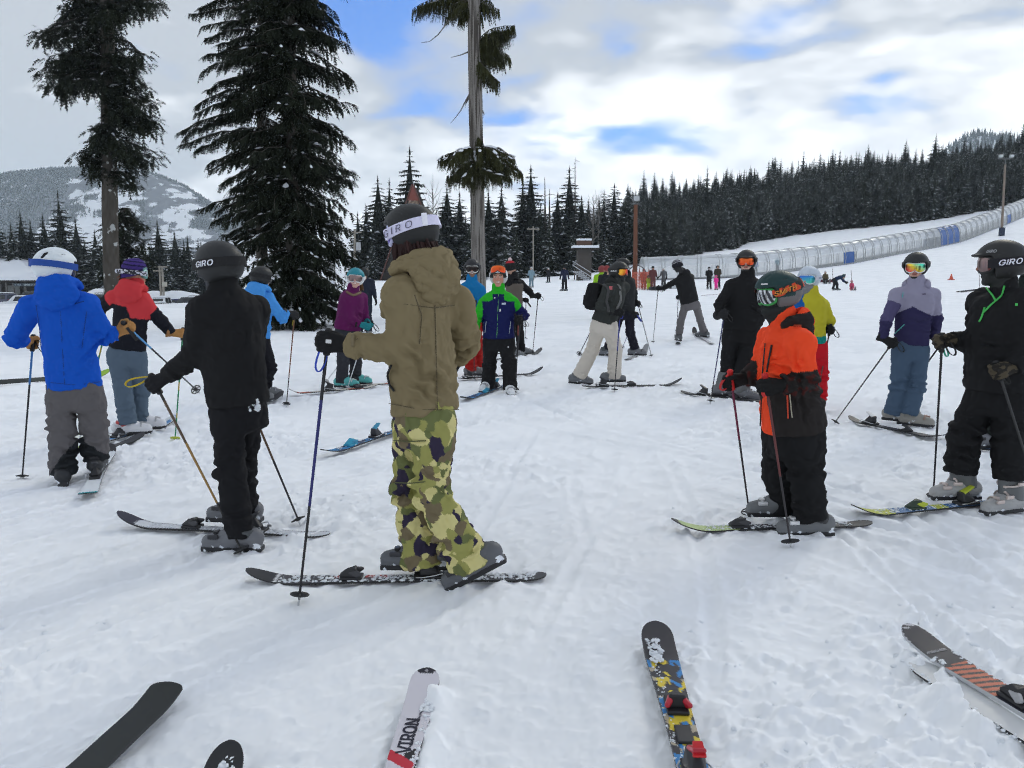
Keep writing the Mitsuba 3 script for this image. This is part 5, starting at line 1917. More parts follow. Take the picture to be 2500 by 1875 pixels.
for ln in ([at(148, 760, 5.7), at(152, 850, 5.7), at(158, 940, 5.7)], [at(214, 745, 5.7), at(206, 800, 5.7), at(200, 850, 5.7)], [at(88, 745, 5.7), at(96, 800, 5.7), at(100, 850, 5.7)], [at(124, 934, 5.7), at(185, 940, 5.7), at(245, 932, 5.7)]):
    trim(P1.key, 'seam', P1.jacket, ln, .0026, BLUE * .5, -.0005, 30)
pole('telescopic black pole with blue grip section planted by the blue-jacketed skier', P1.arms[0]['g'] + P1.arms[0]['ax'] * .07, P1.arms[0]['src']['tip'], bands=[(.66, .93, (.05, .18, .42)), (.60, .64, (.03, .03, .03))], into=.04)
pole('black and blue pole swung out behind by the blue-jacketed skier', P1.arms[1]['g'] + P1.arms[1]['ax'] * .07, P1.arms[1]['src']['tip'], bands=[(.66, .90, (.10, .30, .55))])
c1 = lambda s, t, L: np.where((s < .13)[:, None], (.02, .26, .30), np.where((s > L - .16)[:, None], (.03, .03, .035), (.70, .73, .76)))  # noqa: E731
ski('white snow-covered ski with a teal tail under the blue-jacketed skier', ground(268, 1107) + [0, 0, .0], ground(212, 1226), c1, (.125, .092, .125), binding=B_DARK, tail_rise=.03, lift=.012)

# 2 -- coral and black jacket, purple hat
CORAL, NAVYB = alb(205, 62, 66, 1.15), alb(26, 28, 36, 1.1)


def jacket2(q):
    top = np.where(q['arm'] == 0, q['t'] > .70 - .16 * np.clip((q['x'] - .05) / .25, 0, 1), q['s'] < np.where(q['arm'] == 2, .42, .10))
    return np.where(top[:, None], CORAL, NAVYB)


STEEL = alb(82, 96, 110, 1.35)
P2 = person('skier in a coral and black jacket with a purple knit hat', 7.6, -4, (328, 703), (310, 852),
            [dict(sh=(278, 728), el=(240, 752, .1), hand=(256, 812, .3), pole=(195, 1068), side=1), dict(sh=(352, 742), el=(394, 784, .1), hand=(446, 816, .16), pole=(427, 1078), side=-1)],
            [dict(hip=(288, 868), kn=(300, 950), cuff=(313, 1036), boot=(310, 1069), yaw=-72, lift=.03), dict(hip=(332, 868), kn=(342, 950), cuff=(338, 1040), boot=(347, 1056), yaw=-72, lift=.03)],
            jacket2, STEEL,
            dict(p=(329, 668), yaw=-50, pitch=2, skin=(.45, .24, .16), hair=(.12, .04, .02), hair_len=.07, hair_n=120, hair_arc=(.7, 2.6),
                 beanie=dict(colour=lambda p, t: np.where((np.sin(t * 26 + p * 3.0) > .55)[:, None], (.02, .018, .05), (.065, .04, .19))),
                 goggles=dict(frame=(.10, .25, .22), lens='mint', strap=(.05, .05, .06), band=(-.005, .02, .020), print=lambda p, t: np.where((meshkit.fbm(np.stack([p * 9, t * 2, 0 * p], -1), 3, 4) > .5)[:, None], (.55, .55, .6), (.03, .03, .035)))),
            torso=[(0, 50), (.3, 46), (.65, 46), (.86, 46), (.94, 38), (1, 18)], gloves=TAN, boots=dict(shell=(.70, .70, .71), cuff=(.45, .06, .06), buckle=(.5, .5, .5)), hood=.85, colour_hood=CORAL, seed=5, h=.010, leg_r=(.115, .095, .098))
for i, (text) in enumerate(['green and yellow pole behind the coral and black jacket', 'green and gold pole planted by the outstretched arm of the coral jacket']):
    a = P2.arms[i]
    pole(text, a['g'] + a['ax'] * .07, a['src']['tip'], shaft=(.03, .22, .10), bands=[(.45, .52, (.45, .33, .05)), (.62, .66, (.02, .02, .02)), (.74, .80, (.45, .33, .05)), (.22, .26, (.40, .33, .05))], basket=(.45, .50, .06), grip=(.02, .025, .02), into=.03)
c2 = lambda s, t, L: np.where((s < .12)[:, None], (.35, .5, .08), np.where((meshkit.noise(np.stack([s * 14, t * 1.5, 0 * s], -1), 4) > .62)[:, None], (.08, .22, .45), (.62, .65, .68)))  # noqa: E731
ski('pale ski with a blue printed tip and lime tail under the coral jacket', ground(428, 1034), ground(186, 1103), c2, (.115, .08, .105), binding=(paint((.03, .03, .033), .4), paint((.03, .03, .033), .4), paint((.6, .6, .62), .4)), bind_at=.05, rise=.07)
ski('black-edged ski trailing behind the boots of the coral jacket', ground(352, 1075), ground(255, 1101), flat_colour((.06, .06, .065)), (.11, .08, .10), lift=.0)
c3 = lambda s, t, L: np.where(((s > L - .13) | (s < .10))[:, None], (.30, .50, .05), np.where((np.abs(s - L * .5) < .25)[:, None], (.05, .055, .05), (.022, .024, .024)))  # noqa: E731
ski('black ski with lime ends lying across behind the blue jacket', ground(270, 922), ground(-60, 944), c3, (.125, .09, .12), rise=.10, roll=-.5, lift=.02)

# 3 -- all in black, helmet lettered, seen from behind
P3 = person('skier all in black with a black helmet, yellow pole strap in hand', 4.55, 42, (548, 706), (582, 985),
            [dict(sh=(492, 762, -.12), el=(470, 872, -.06), hand=(380, 938, .0), pole=(596, 1356), side=1, glove=dict(colour=(.016, .016, .018), cuff=(.012, .012, .013))), dict(sh=(624, 756, .12), el=(616, 862, .38), hand=(592, 945, .45), pole=(733, 1280), side=-1)],
            [dict(hip=(560, 1015, -.05), kn=(562, 1140), cuff=(588, 1310), boot=(590, 1344), yaw=88), dict(hip=(604, 1012, .08), kn=(592, 1140), cuff=(602, 1262), boot=(594, 1292), yaw=86, lift=.05)],
            (.0125, .0125, .0135), (.0115, .0115, .0125),
            dict(p=(532, 655), yaw=62, pitch=4, s=1.03, helmet=(.022, .023, .024), helmet_kind='plain', mask=((.01, .01, .011), .0),
                 goggles=dict(strap=(.012, .012, .013), band=(.012, .030, .024), text=[((WORD, .028, 1.42, .008, .0150, 1, .2, True, (.012, .030)), (.75, .76, .8))])),
            torso=[(0, 98, 80), (.3, 96, 80), (.65, 104, 84), (.84, 98, 78), (.93, 80, 62), (1, 28, 28)], boots=GREYB, seed=7, h=.0085, arm_r=(.084, .070, .058), leg_r=(.122, .105, .104), folds=.011, slim=.87, collar=True)
hb = wear = None
rng = np.random.default_rng(9)
q = np.array([at(a, b, 4.4) for a, b in zip(rng.uniform(622, 664, 60), rng.uniform(972, 1008, 60))])
sp, _ = snap(P3.trousers, q, .002)
put(P3.key + '__snow', ply(snow_lumps(60, lambda r, n: sp, .004, .014, 4), SNOW_LUMP, smooth=True), kind='stuff')
hq = np.stack([on_helmet(np.array([-1.9 + .22 * rng.normal()]), .10 + .02 * rng.normal(), np.array([.002]))[0] for _ in range(12)])
put(P3.key + '__helmet__snow', ply(snow_lumps(12, lambda r, n: hq, .005, .014, 4), SNOW_LUMP, smooth=True), P3.head, kind='stuff')
a = P3.arms[0]
pole('bronze and black pole with a yellow strap held by the skier all in black', a['g'] + a['ax'] * .07, a['src']['tip'], shaft=(.03, .028, .027), bands=[(.30, .62, (.33, .19, .06)), (.62, .85, (.12, .08, .05))], strap=(.55, .40, .02), strap_dir=(-.9, -.2, -.28), strap_len=.15, into=.03)
a = P3.arms[1]
pole('dark pole trailing behind the skier all in black', a['g'] + a['ax'] * .07, a['src']['tip'], bands=[(.45, .8, (.10, .055, .03))], into=.03)
c4 = lambda s, t, L: np.where((s > L - .14)[:, None], (.025, .025, .045), np.where((np.abs(t) > .8)[:, None], (.05, .05, .055), (.60, .62, .65)))  # noqa: E731
k4, m4, L4 = ski('snowy ski with a dark upturned tip under the skier all in black', ground(290, 1284), ground(806, 1312), c4, (.105, .075, .10), rise=.085, binding=B_DARK, lift=-.012, bind_at=-.02)
snow_on(k4, m4, 160, (-.55, .5), (-.04, .04), .014, 3, .003, .011)

# 4 -- light blue jacket beyond him
LBLUE = alb(70, 140, 208, 1.3)
P4 = person('skier in a light blue hooded jacket and black helmet beside the dense spruce', 9.75, -22, (638, 706), (630, 824),
            [dict(sh=(606, 726), el=(600, 778, .1), hand=(612, 818, .25)), dict(sh=(656, 728), el=(690, 778), hand=(719, 770, .14), pole=(699, 992), side=-1, glove=dict(colour=(.03, .03, .03), cuff=(.07, .07, .065)))],
            [dict(hip=(640, 832), kn=(659, 898), cuff=(645, 945), boot=(645, 976), yaw=-66, lift=.03), dict(hip=(616, 832), kn=(632, 900), cuff=(622, 950), boot=(622, 986), yaw=-66, lift=.03)],
            LBLUE, (.012, .012, .016),
            dict(p=(640, 680), yaw=-36, pitch=8, skin=(.45, .28, .2), helmet=(.02, .021, .021), goggles=dict(strap=(.012, .012, .013), band=(.008, .03, .022), text=[((WORD, .030, 4.95, .010, .0150, 1, .2, True, (.008, .03)), (.75, .76, .8))])),
            torso=[(0, 36), (.3, 34), (.65, 36), (.86, 37), (.94, 30), (1, 14)], gloves=DKGL, hood=.95, colour_hood=LBLUE, seed=8, h=.011)
a = P4.arms[1]
pole('orange-brown pole with a yellow strap held by the light blue jacket', a['g'] + a['ax'] * .07, a['src']['tip'], shaft=(.16, .065, .03), bands=[(.0, .3, (.03, .028, .03))], strap=(.55, .42, .02), strap_dir=(-.1, -.2, -1), strap_len=.17, into=.03)
ski('dark tipped ski pointing out from under the light blue jacket', ground(692, 976), ground(560, 1000), flat_colour((.05, .05, .055)), (.115, .08, .1), rise=.09)

# 5 -- maroon jacket, teal helmet
MAROON, CHARC, TEAL = alb(92, 26, 78, 1.25), alb(52, 53, 58, 1.2), np.array([.02, .22, .27])
P5 = person('smiling woman in a maroon jacket with a teal helmet', 10.75, -118, (862, 709), (848, 804),
            [dict(sh=(884, 728, .15), el=(890, 772, .15), hand=(902, 792, .05), pole=at(794, 935, 10.95), side=1, glove=dict(colour=(.02, .20, .22), cuff=(.02, .02, .02))), dict(sh=(846, 732, -.12), el=(856, 778, -.16), hand=(896, 797, -.16), pole=(847, 952), side=-1, glove=dict(colour=(.02, .20, .22), cuff=(.02, .02, .02)))],
            [dict(hip=(840, 818), kn=(838, 880), cuff=(834, 936), boot=(838, 949), yaw=-98, lift=.02), dict(hip=(860, 818), kn=(868, 880), cuff=(868, 932), boot=(870, 941), yaw=-98, lift=.02)],
            MAROON, CHARC,
            dict(p=(868, 681), yaw=187, pitch=0, roll=-4, smile=1, skin=(.58, .34, .27), helmet=TEAL, lower=((.68, .70, .70), .035), hair=(.10, .05, .02), hair_len=.14, hair_n=140, hair_arc=(2.0, 4.3),
                 goggles=dict(frame=(.75, .76, .76), lens='rose', strap=(.7, .7, .7), band=(.012, .03, .017))),
            torso=[(0, 40, 33), (.3, 37, 30), (.7, 38, 31), (.86, 35, 28), (.94, 28, 22), (1, 13, 13)], boots=dict(shell=(.10, .42, .40), cuff=(.10, .36, .35), buckle=(.6, .6, .6)), seed=9, h=.011, leg_r=(.112, .096, .094))
trim(P5.key, 'collar_fur', (P5.jacket[0], P5.jacket[1]), [at(846, 712, 10.6), at(862, 722, 10.55), at(880, 714, 10.6)], .018, (.16, .10, .06), 0, 12)
for i, text in enumerate(['slim white pole slanting back under the maroon jacket', 'white pole planted in front of the maroon jacket']):
    a = P5.arms[i]
    pole(text, a['g'] + a['ax'] * .07, a['src']['tip'], shaft=(.68, .69, .70), basket=(.5, .5, .5), into=.02, basket_r=.032)
c5 = lambda s, t, L: np.where((np.sin(s * 9) > .6)[:, None], (.45, .15, .10), (.60, .56, .50))  # noqa: E731
ski('pale tan ski nearer the camera under the maroon jacket', ground(925, 949), ground(706, 966), c5, (.11, .075, .1), tail_rise=.07, rise=.05, binding=B_DARK, bind_at=.10)
ski('pale tan ski farther back under the maroon jacket', ground(1000, 938), ground(800, 948), c5, (.11, .075, .1), tail_rise=.07, rise=.05)

# 6 -- khaki jacket and camouflage trousers, in the middle
KHAKI = alb(114, 102, 76, 1.5)
CAMO = [alb(172, 164, 112, 1.75), alb(128, 126, 72, 1.7), alb(90, 94, 58, 1.7), alb(96, 86, 66, 1.7), alb(48, 42, 60, 1.4)]
rng = np.random.default_rng(12)
CSEED = rng.uniform(-1, 1, (24000, 3)) * .85
CTURN = trimesh.transformations.rotation_matrix(.6, [.4, .8, .3])[:3, :3]
CTREE, CCOL = cKDTree(CSEED), rng.choice(5, 24000, p=[.24, .27, .19, .13, .17])
for i in np.argsort(CSEED[:, 2])[::4]:                     # runs of neighbouring cells share a colour, as in the print
    j = CTREE.query(CSEED[i], 2)[1][1]
    CCOL[j] = CCOL[i]


def camo(q):
    v = (q['v'] - q['v'].mean(0)) @ CTURN
    _, i = CTREE.query(v, p=1)
    return np.array(CAMO)[CCOL[i]]


P6 = person('woman in a khaki hooded jacket and camouflage trousers with a white goggle strap', 3.98, 58, (1012, 655), (1038, 1004),
            [dict(sh=(985, 722, -.13), el=(988, 858, -.15), hand=(800, 836, -.10), pole=(729, 1474), side=1, glove=dict(colour=(.013, .013, .014), cuff=(.015, .015, .016), size=1.12)), dict(sh=(1112, 738, .15), el=(1136, 838, .26), hand=(1095, 905, .36))],
            [dict(hip=(1064, 1034, -.08), kn=(1052, 1205, -.06), cuff=(1152, 1378), at=at(1186, 1396, 3.86), pitch=29, yaw=90, boot=(0, 0)), dict(hip=(1006, 1034, .08), kn=(1000, 1195, .06), cuff=(1036, 1378), boot=(1036, 1412), lift=.055, yaw=90)],
            KHAKI, camo,
            dict(p=(1000, 574), yaw=66, pitch=7, roll=0, s=1.0, skin=(.45, .27, .2), helmet=(.018, .019, .019), hair=(.020, .008, .007), hair_len=.17, hair_n=420, hair_arc=(.5, 5.8),
                 goggles=dict(frame=(.55, .54, .75), lens='violet', strap=(.66, .64, .80), band=(-.008, .052, .024), clip=(.8, .79, .85), clip_at=2.55, text=[(('G I R O', .031, 1.02, 0, .0145, 1, .1, False, (-.008, .052)), (.14, .135, .2))])),
            torso=[(0, 104, 90), (.2, 103, 88), (.5, 103, 84), (.75, 108, 86), (.87, 98, 78), (.94, 78, 60), (1, 28, 28)], boots=dict(shell=(.115, .12, .13), cuff=(.10, .105, .115), buckle=(.05, .05, .055)), hood=1.08, colour_hood=KHAKI, seed=11, h=.006, jh=.0075, arm_r=(.098, .088, .062),
            leg_r=(.122, .105, .132), folds=.013, slim=.95)
kd = KHAKI * .45
trim(P6.key, 'back_seam', P6.jacket, [at(1062, 745, 3.7), at(1066, 900, 3.7), at(1068, 1000, 3.75)], .0022, kd, -.0005, 40)
trim(P6.key, 'yoke_seam', P6.jacket, [at(985, 742, 3.7), at(1060, 752, 3.7), at(1110, 745, 3.8)], .0022, kd, -.0005, 30)
trim(P6.key, 'arm_seam', P6.jacket, [at(1012, 720, 3.7), at(1030, 770, 3.7), at(1024, 840, 3.7)], .0025, kd, -.0005, 30)
trim(P6.key, 'hem_seam', P6.jacket, [at(950, 985, 3.75), at(1030, 1000, 3.7), at(1120, 1000, 3.8)], .0022, kd, -.0005, 40)
trim(P6.key, 'pocket_zip', P6.jacket, [at(955, 892, 3.7), at(945, 915, 3.7), at(951, 940, 3.7), at(962, 955, 3.7)], .006, (.012, .012, .012), .0, 20)
cf = P6.arms[0]
cc = cf['wr'] - unit(cf['wr'] - cf['el']) * .035
trim(P6.key, 'cuff_tab', P6.jacket, [cc + [.0, -.03, .055], cc + [0, -.06, .03], cc + [0, -.062, .0]], .010, KHAKI * .8, .002, 12)
trim(P6.key, 'cargo_pocket_edge', P6.trousers, [at(960, 1075, 3.7), at(1000, 1078, 3.7), at(1040, 1076, 3.7)], .003, np.array(CAMO[2]) * .6, 0, 20)
trim(P6.key, 'cargo_pocket_edge', P6.trousers, [at(962, 1178, 3.7), at(1000, 1180, 3.7), at(1038, 1176, 3.7)], .003, np.array(CAMO[2]) * .6, 0, 20)
gb = P6.arms[0]['m'] @ np.array([-.03, .066 * 1.12, .0, 1])
put(P6.key + '__glove_patch', ply(rbox((.028, .006, .018), .002), paint((.6, .6, .6), .6)), frame(gb[:3], P6.arms[0]['m'][:3, 0], P6.arms[0]['m'][:3, 2]))
pole('long black and dark blue pole with a blue strap held by the khaki jacket', cf['g'] + cf['ax'] * .07, cf['src']['tip'], shaft=(.014, .014, .016), bands=[(.36, .74, (.018, .02, .13))], strap=(.02, .05, .38), strap_dir=(-.28, -.3, -1.1), strap_len=.20, into=.02, r=.0095)
c6 = lambda s, t, L: np.where(((s > L - .17) & (s < L - .15))[:, None], (.6, .6, .62), np.where((s > L - .17)[:, None], (.02, .02, .022), np.where(((s > L - .75) & (s < L - .45) & (t < -.3))[:, None], (.35, .04, .03), (.06, .06, .065))))  # noqa: E731
k6, m6, L6 = ski('black ski crusted with snow under the camouflage trousers', ground(602, 1424), ground(1334, 1414), c6, (.115, .078, .105), rise=.065, binding=B_DARK, lift=-.010, bind_at=.02, n=110)
snow_on(k6, m6, 800, (-.72, .60), (-.046, .046), .013, 5, .003, .012, .45)

# 7 -- blue-teal jacket and red trousers, half hidden
P7 = person('bearded man in a teal blue jacket, red trousers and white goggles', 11.9, 190, (1152, 686), (1152, 782),
            [dict(sh=(1131, 708), el=(1126, 754, -.15), hand=(1156, 741, -.28), pole=(1158, 929), side=-1), dict(sh=(1173, 708), el=(1182, 752), hand=(1180, 795))],
            [dict(hip=(1143, 790), kn=(1146, 848), cuff=(1151, 906), boot=(1153, 920), yaw=-82, lift=.02), dict(hip=(1161, 790), kn=(1165, 848), cuff=(1167, 903), boot=(1171, 914), yaw=-82, lift=.02)],
            alb(18, 104, 156, 1.4), alb(150, 30, 26, 1.4),
            dict(p=(1153, 657), yaw=180, pitch=4, smile=1, skin=(.42, .24, .17), beard=(.20, .12, .08), helmet=(.022, .022, .024), helmet_kind='vented', goggles=dict(frame=(.72, .72, .70), lens='dark', strap=(.03, .03, .03))),
            torso=[(0, 29), (.3, 29), (.7, 31), (.86, 30), (.94, 24), (1, 12)], boots=dict(shell=(.15, .15, .15), cuff=(.12, .12, .12), buckle=(.3, .3, .3)), gloves=DKGL, seed=13, h=.012, leg_r=(.115, .10, .10))
a = P7.arms[0]
pole('dark pole standing upright against red trousers', a['g'] + a['ax'] * .07, a['src']['tip'], into=.03)
ski('dark ski with a lifted tip passing behind the instructor in green', ground(1325, 914), ground(1118, 929), flat_colour((.05, .05, .055)), (.11, .075, .1), rise=.10, binding=B_DARK, bind_at=-.35)

# 8 -- the instructor: green and navy jacket
GREEN, NAVY = alb(44, 170, 40, 1.15), alb(20, 26, 74, 1.3)


def jacket8(q):
    ax = np.abs(q['x'])
    yoke = (q['arm'] == 0) & ((q['t'] > .93) | ((q['t'] > .78 + .10 * np.clip(1 - ax / .55, 0, 1)) & (ax > .35)))
    left = (q['arm'] == 1)
    right = (q['arm'] == 2) & (q['s'] < .35)
    return np.where((yoke | left | right)[:, None], GREEN, NAVY)


P8 = person('smiling instructor in a green and navy jacket, orange goggles on the helmet', 10.3, 180, (1217, 709), (1217, 826),
            [dict(sh=(1181, 742), el=(1164, 778, -.02), hand=(1160, 822, -.06), kind='loose', side=-1), dict(sh=(1254, 742), el=(1280, 770, .08), hand=(1266, 782, -.14), pole=(1259, 956), side=1)],
            [dict(hip=(1198, 836), kn=(1195, 890), cuff=(1191, 947), boot=(1191, 958), yaw=158, lift=.02), dict(hip=(1236, 836), kn=(1243, 890), cuff=(1246, 952), boot=(1244, 963), yaw=188)],
            jacket8, (.012, .012, .013),
            dict(p=(1217, 678), yaw=176, smile=1, skin=(.52, .27, .19), helmet=(.62, .63, .63), lower=((.5, .5, .5), .0), helmet_kind='vented', goggles=dict(frame=(.03, .03, .03), lens='orange', up=True)),
            torso=[(0, 43), (.3, 41), (.65, 42), (.86, 43), (.94, 33), (1, 15)], boots=WHITEB, gloves=DKGL, seed=15, h=.010, leg_r=(.118, .104, .102))
trim(P8.key, 'zip', P8.jacket, [at(1217, 718, 10.0), at(1215, 770, 10.0), at(1213, 824, 10.0)], .004, (.12, .42, .10), 0)
trim(P8.key, 'pocket_zip', P8.jacket, [at(1187, 785, 10.0), at(1184, 812, 10.0)], .004, (.4, .45, .5), 0, 8)
trim(P8.key, 'pocket_zip', P8.jacket, [at(1247, 785, 10.0), at(1243, 815, 10.0)], .004, (.4, .45, .5), 0, 8)
for nm, px, py, sz, c in [('chest_badge', 1241, 745, (.055, .004, .025), (.45, .5, .6)), ('pass_tag', 1222, 760, (.018, .006, .035), (.7, .7, .66)), ('collar_mark', 1203, 725, (.02, .004, .012), (.75, .75, .75)), ('thigh_mark', 1250, 838, (.014, .004, .018), (.75, .75, .75))]:
    b, nn = snap(P8.trousers if nm == 'thigh_mark' else P8.jacket, [at(px, py, 10.0)], .004)
    put(f'{P8.key}__{nm}', ply(rbox(sz, .0018), paint(c, .6)), frame(b[0], np.cross(nn[0], [0, 0, 1]), [0, 0, 1.0]))
a = P8.arms[1]
pole('first of two black poles held together by the instructor', a['g'] + a['ax'] * .07, a['src']['tip'], bands=[(.75, .9, (.25, .06, .05))], into=.03)
pole('second of two black poles held together by the instructor', a['g'] + a['ax'] * .07 + [.03, .03, 0], ground(1254, 963), into=.03)
c8 = lambda s, t, L: np.where((meshkit.noise(np.stack([s * 11, t * 2, 0 * s], -1), 6) > .5)[:, None], (.04, .20, .42), (.03, .05, .10))  # noqa: E731
BB = (paint((.03, .30, .45), .4), paint((.025, .025, .03), .4), paint((.04, .25, .4), .4))
ski('blue printed ski on the foot of the instructor', ground(1127, 983), ground(1255, 937), c8, (.115, .08, .105), binding=BB, bind_at=-.05)
k, m, L = ski('loose blue ski with its binding lying on the open snow', ground(786, 1122), ground(980, 1056), c8, (.115, .078, .105), binding=BB, bind_at=.0, lift=.012, n=90)
snow_on(k, m, 60, (-.5, .5), (-.04, .04), .014, 6, .003, .009)

# 9 -- brown-backed jacket behind the instructor
P9 = person('skier in a brown and black jacket behind the instructor, pole arm stretched out', 14.6, -62, (1255, 680), (1255, 766),
            [dict(sh=(1240, 692), el=(1262, 722, .3), hand=(1284, 734, .45), pole=(1282, 828), side=1), dict(sh=(1271, 693), el=(1293, 712, .05), hand=(1314, 723, .1), pole=(1300, 866), side=-1)],
            [dict(hip=(1248, 774), kn=(1247, 818), cuff=(1249, 860), boot=(1251, 872), yaw=-80), dict(hip=(1264, 774), kn=(1269, 818), cuff=(1272, 858), boot=(1275, 866), yaw=-80)],
            lambda q: np.where(((q['arm'] == 0) & (q['t'] < .86))[:, None], (.115, .095, .08), BLK), (.012, .012, .013),
            dict(p=(1246, 656), yaw=-40, pitch=0, beanie=dict(colour=lambda p, t: np.where((t > .45)[:, None], (.45, .03, .04), (.02, .02, .02)), pompom=(.7, .55, .55))),
            torso=[(0, 30), (.4, 29), (.8, 29), (.92, 24), (1, 11)], hood=.9, colour_hood=BLK, seed=17, h=.014)
for i, text in enumerate(['thin pole half hidden behind the brown and black jacket', 'thin pole under the outstretched glove of the brown and black jacket']):
    a = P9.arms[i]
    pole(text, a['g'] + a['ax'] * .07, a['src']['tip'], into=.03)
ski('nearer ski of the skier in the brown and black jacket', ground(1322, 864), ground(1200, 882), flat_colour((.12, .12, .12)), (.11, .075, .1), rise=.10)
ski('farther ski of the skier in the brown and black jacket', ground(1278, 861), ground(1170, 870), flat_colour((.12, .12, .12)), (.11, .075, .1), rise=.10)

# 10 -- pale trousers, backpack
DGREY = alb(52, 54, 52, 1.25)
P10 = person('skier in pale trousers and a dark grey jacket with a black backpack', 10.75, -112, (1506, 692), (1474, 788),
             [dict(sh=(1524, 702, .15), el=(1502, 748, .25), hand=(1468, 758, .32), pole=at(1411, 871, 11.6), side=1), dict(sh=(1484, 706, -.16), el=(1464, 748, -.2), hand=(1514, 764, -.18), pole=(1500, 957), side=-1)],
             [dict(hip=(1462, 796, .05), kn=(1447, 852), cuff=(1414, 918), boot=(1409, 937), yaw=-92, pitch=4), dict(hip=(1488, 796, -.05), kn=(1503, 852), cuff=(1499, 922), boot=(1488, 941), yaw=-92, lift=.05)],
             DGREY, alb(196, 188, 176, 1.35),
             dict(p=(1512, 666), yaw=-138, pitch=0, s=1.0, helmet=(.022, .023, .023), helmet_kind='brim', mask=((.012, .012, .013), .1), goggles=dict(frame=(.02, .02, .02), lens='fire', strap=(.02, .02, .02), text=[((WORD, .022, -1.75, .012, .0150, 1, .1, True), (.6, .6, .6))])),
             torso=[(0, 38, 34), (.3, 37, 32), (.7, 39, 33), (.88, 35, 28), (.94, 27, 22), (1, 13, 13)], boots=dict(shell=(.16, .165, .175), cuff=(.14, .145, .15), buckle=(.3, .3, .32)), gloves=DKGL, seed=19, h=.010, hood=.8, colour_hood=DGREY * .8, leg_r=(.128, .108, .112), folds=.005)
bp = at(1453, 724, 10.78)
pack = hull_balls([((x, y, z), r) for x, y, z, r in [(-.08, .12, -.17, .05), (-.08, -.12, -.17, .05), (.05, .13, -.17, .05), (.05, -.13, -.17, .05), (-.06, .10, .16, .05), (-.06, -.10, .16, .05), (.06, .12, .17, .05), (.06, -.12, .17, .05), (-.12, .09, -.08, .05), (-.12, -.09, -.08, .05)]], 2)
v, f = trimesh.remesh.subdivide_to_size(pack.vertices, pack.faces, .03)
v = wrinkle(v, f, [], .006, 4)
bk = thing('backpack', 'black backpack worn on the back of the dark grey jacket', 'backpack')
bm = scaled(frame(bp, P10.fw + .25 * P10.up, P10.up), .82)
put(bk + '__bag', ply((v, f), FABRIC, smooth=True, color=np.tile((.012, .012, .013), (len(v), 1))), bm)
put(bk + '__front_pocket', ply(rbox((.04, .20, .17), .02, (-.155, 0, -.07), sub=2), paint((.014, .014, .015), .8), smooth=40), bm)
for s_ in (-1, 1):
    st = bend(None, [at(1478 + 9 * s_, 688, 10.72 + .12 * s_), at(1494 + 8 * s_, 705, 10.55 + .12 * s_), at(1503 + 6 * s_, 735, 10.5 + .13 * s_), at(1488, 765, 10.55 + .12 * s_)], np.linspace(0, 1, 14))
    sp, sn = snap(P10.jacket, st, .006)
    put(bk + '__strap', ply(ribbon(sp, .035, np.cross(np.gradient(sp, axis=0).mean(0), sn.mean(0)), .004), paint((.16, .16, .15) if s_ > 0 else (.05, .05, .05), .8), smooth=40))
b, nn = snap(P10.jacket, [at(1492, 703, 10.5)], .004)
put(P10.key + '__sleeve_patch', ply(rbox((.05, .004, .05), .0018), paint((.42, .10, .11), .7)), frame(b[0], np.cross(nn[0], [0, 0, 1]), [0, 0, 1.0]))
a = P10.arms[1]
pole('dark blue pole with a blue strap in front of the pale trousers', a['g'] + a['ax'] * .07, a['src']['tip'], bands=[(.5, .85, (.03, .04, .22))], strap=(.03, .04, .30), strap_dir=(.1, -.3, -1), strap_len=.13, into=.03)
a = P10.arms[0]
pole('black pole slanting out behind the pale trousers', a['g'] + a['ax'] * .07, a['src']['tip'])
ski('thin black ski under the boot of the pale trousers', ground(1664, 944), ground(1420, 948), flat_colour((.04, .04, .045)), (.11, .075, .1), rise=.10, binding=B_DARK, bind_at=-.22)

# 11 -- dark figure behind
P11 = person('dark-clad skier half hidden behind the backpack wearer, bending over two poles', 14.6, -110, (1530, 676), (1526, 758),
             [dict(sh=(1540, 688, .1), el=(1549, 716, .1), hand=(1557, 741, .05), pole=(1591, 872), side=1), dict(sh=(1516, 694, -.12), el=(1528, 742, -.2), hand=(1553, 770, -.28), pole=(1519, 850), side=-1)],
             [dict(hip=(1536, 766), kn=(1539, 812), cuff=(1550, 852), boot=(1549, 870), yaw=-112, lift=.02), dict(hip=(1514, 766), kn=(1500, 815), cuff=(1482, 852), boot=(1478, 868), yaw=-100)],
             (.020, .021, .022), (.013, .013, .02),
             dict(p=(1521, 650), yaw=-100, pitch=6, helmet=(.02, .02, .02), mask=(BLK, .1)),
             torso=[(0, 29, 26), (.4, 29, 24), (.8, 29, 24), (.92, 24, 20), (1, 11, 11)], boots=GREYB, gloves=DKGL, seed=21, h=.014)
for i, (text, c) in enumerate([('thin grey pole planted ahead by the dark-clad skier', (.05, .05, .05)), ('dark blue pole held low by the dark-clad skier', (.03, .035, .12))]):
    a = P11.arms[i]
    pole(text, a['g'] + a['ax'] * .07, a['src']['tip'], shaft=c, strap=(.03, .04, .25) if i else (.02, .02, .02), into=.03)
ski('grey ski with an upturned tip on the foot of the dark-clad skier', ground(1578, 862), ground(1528, 882), flat_colour((.32, .32, .33)), (.115, .08, .1), rise=.16)

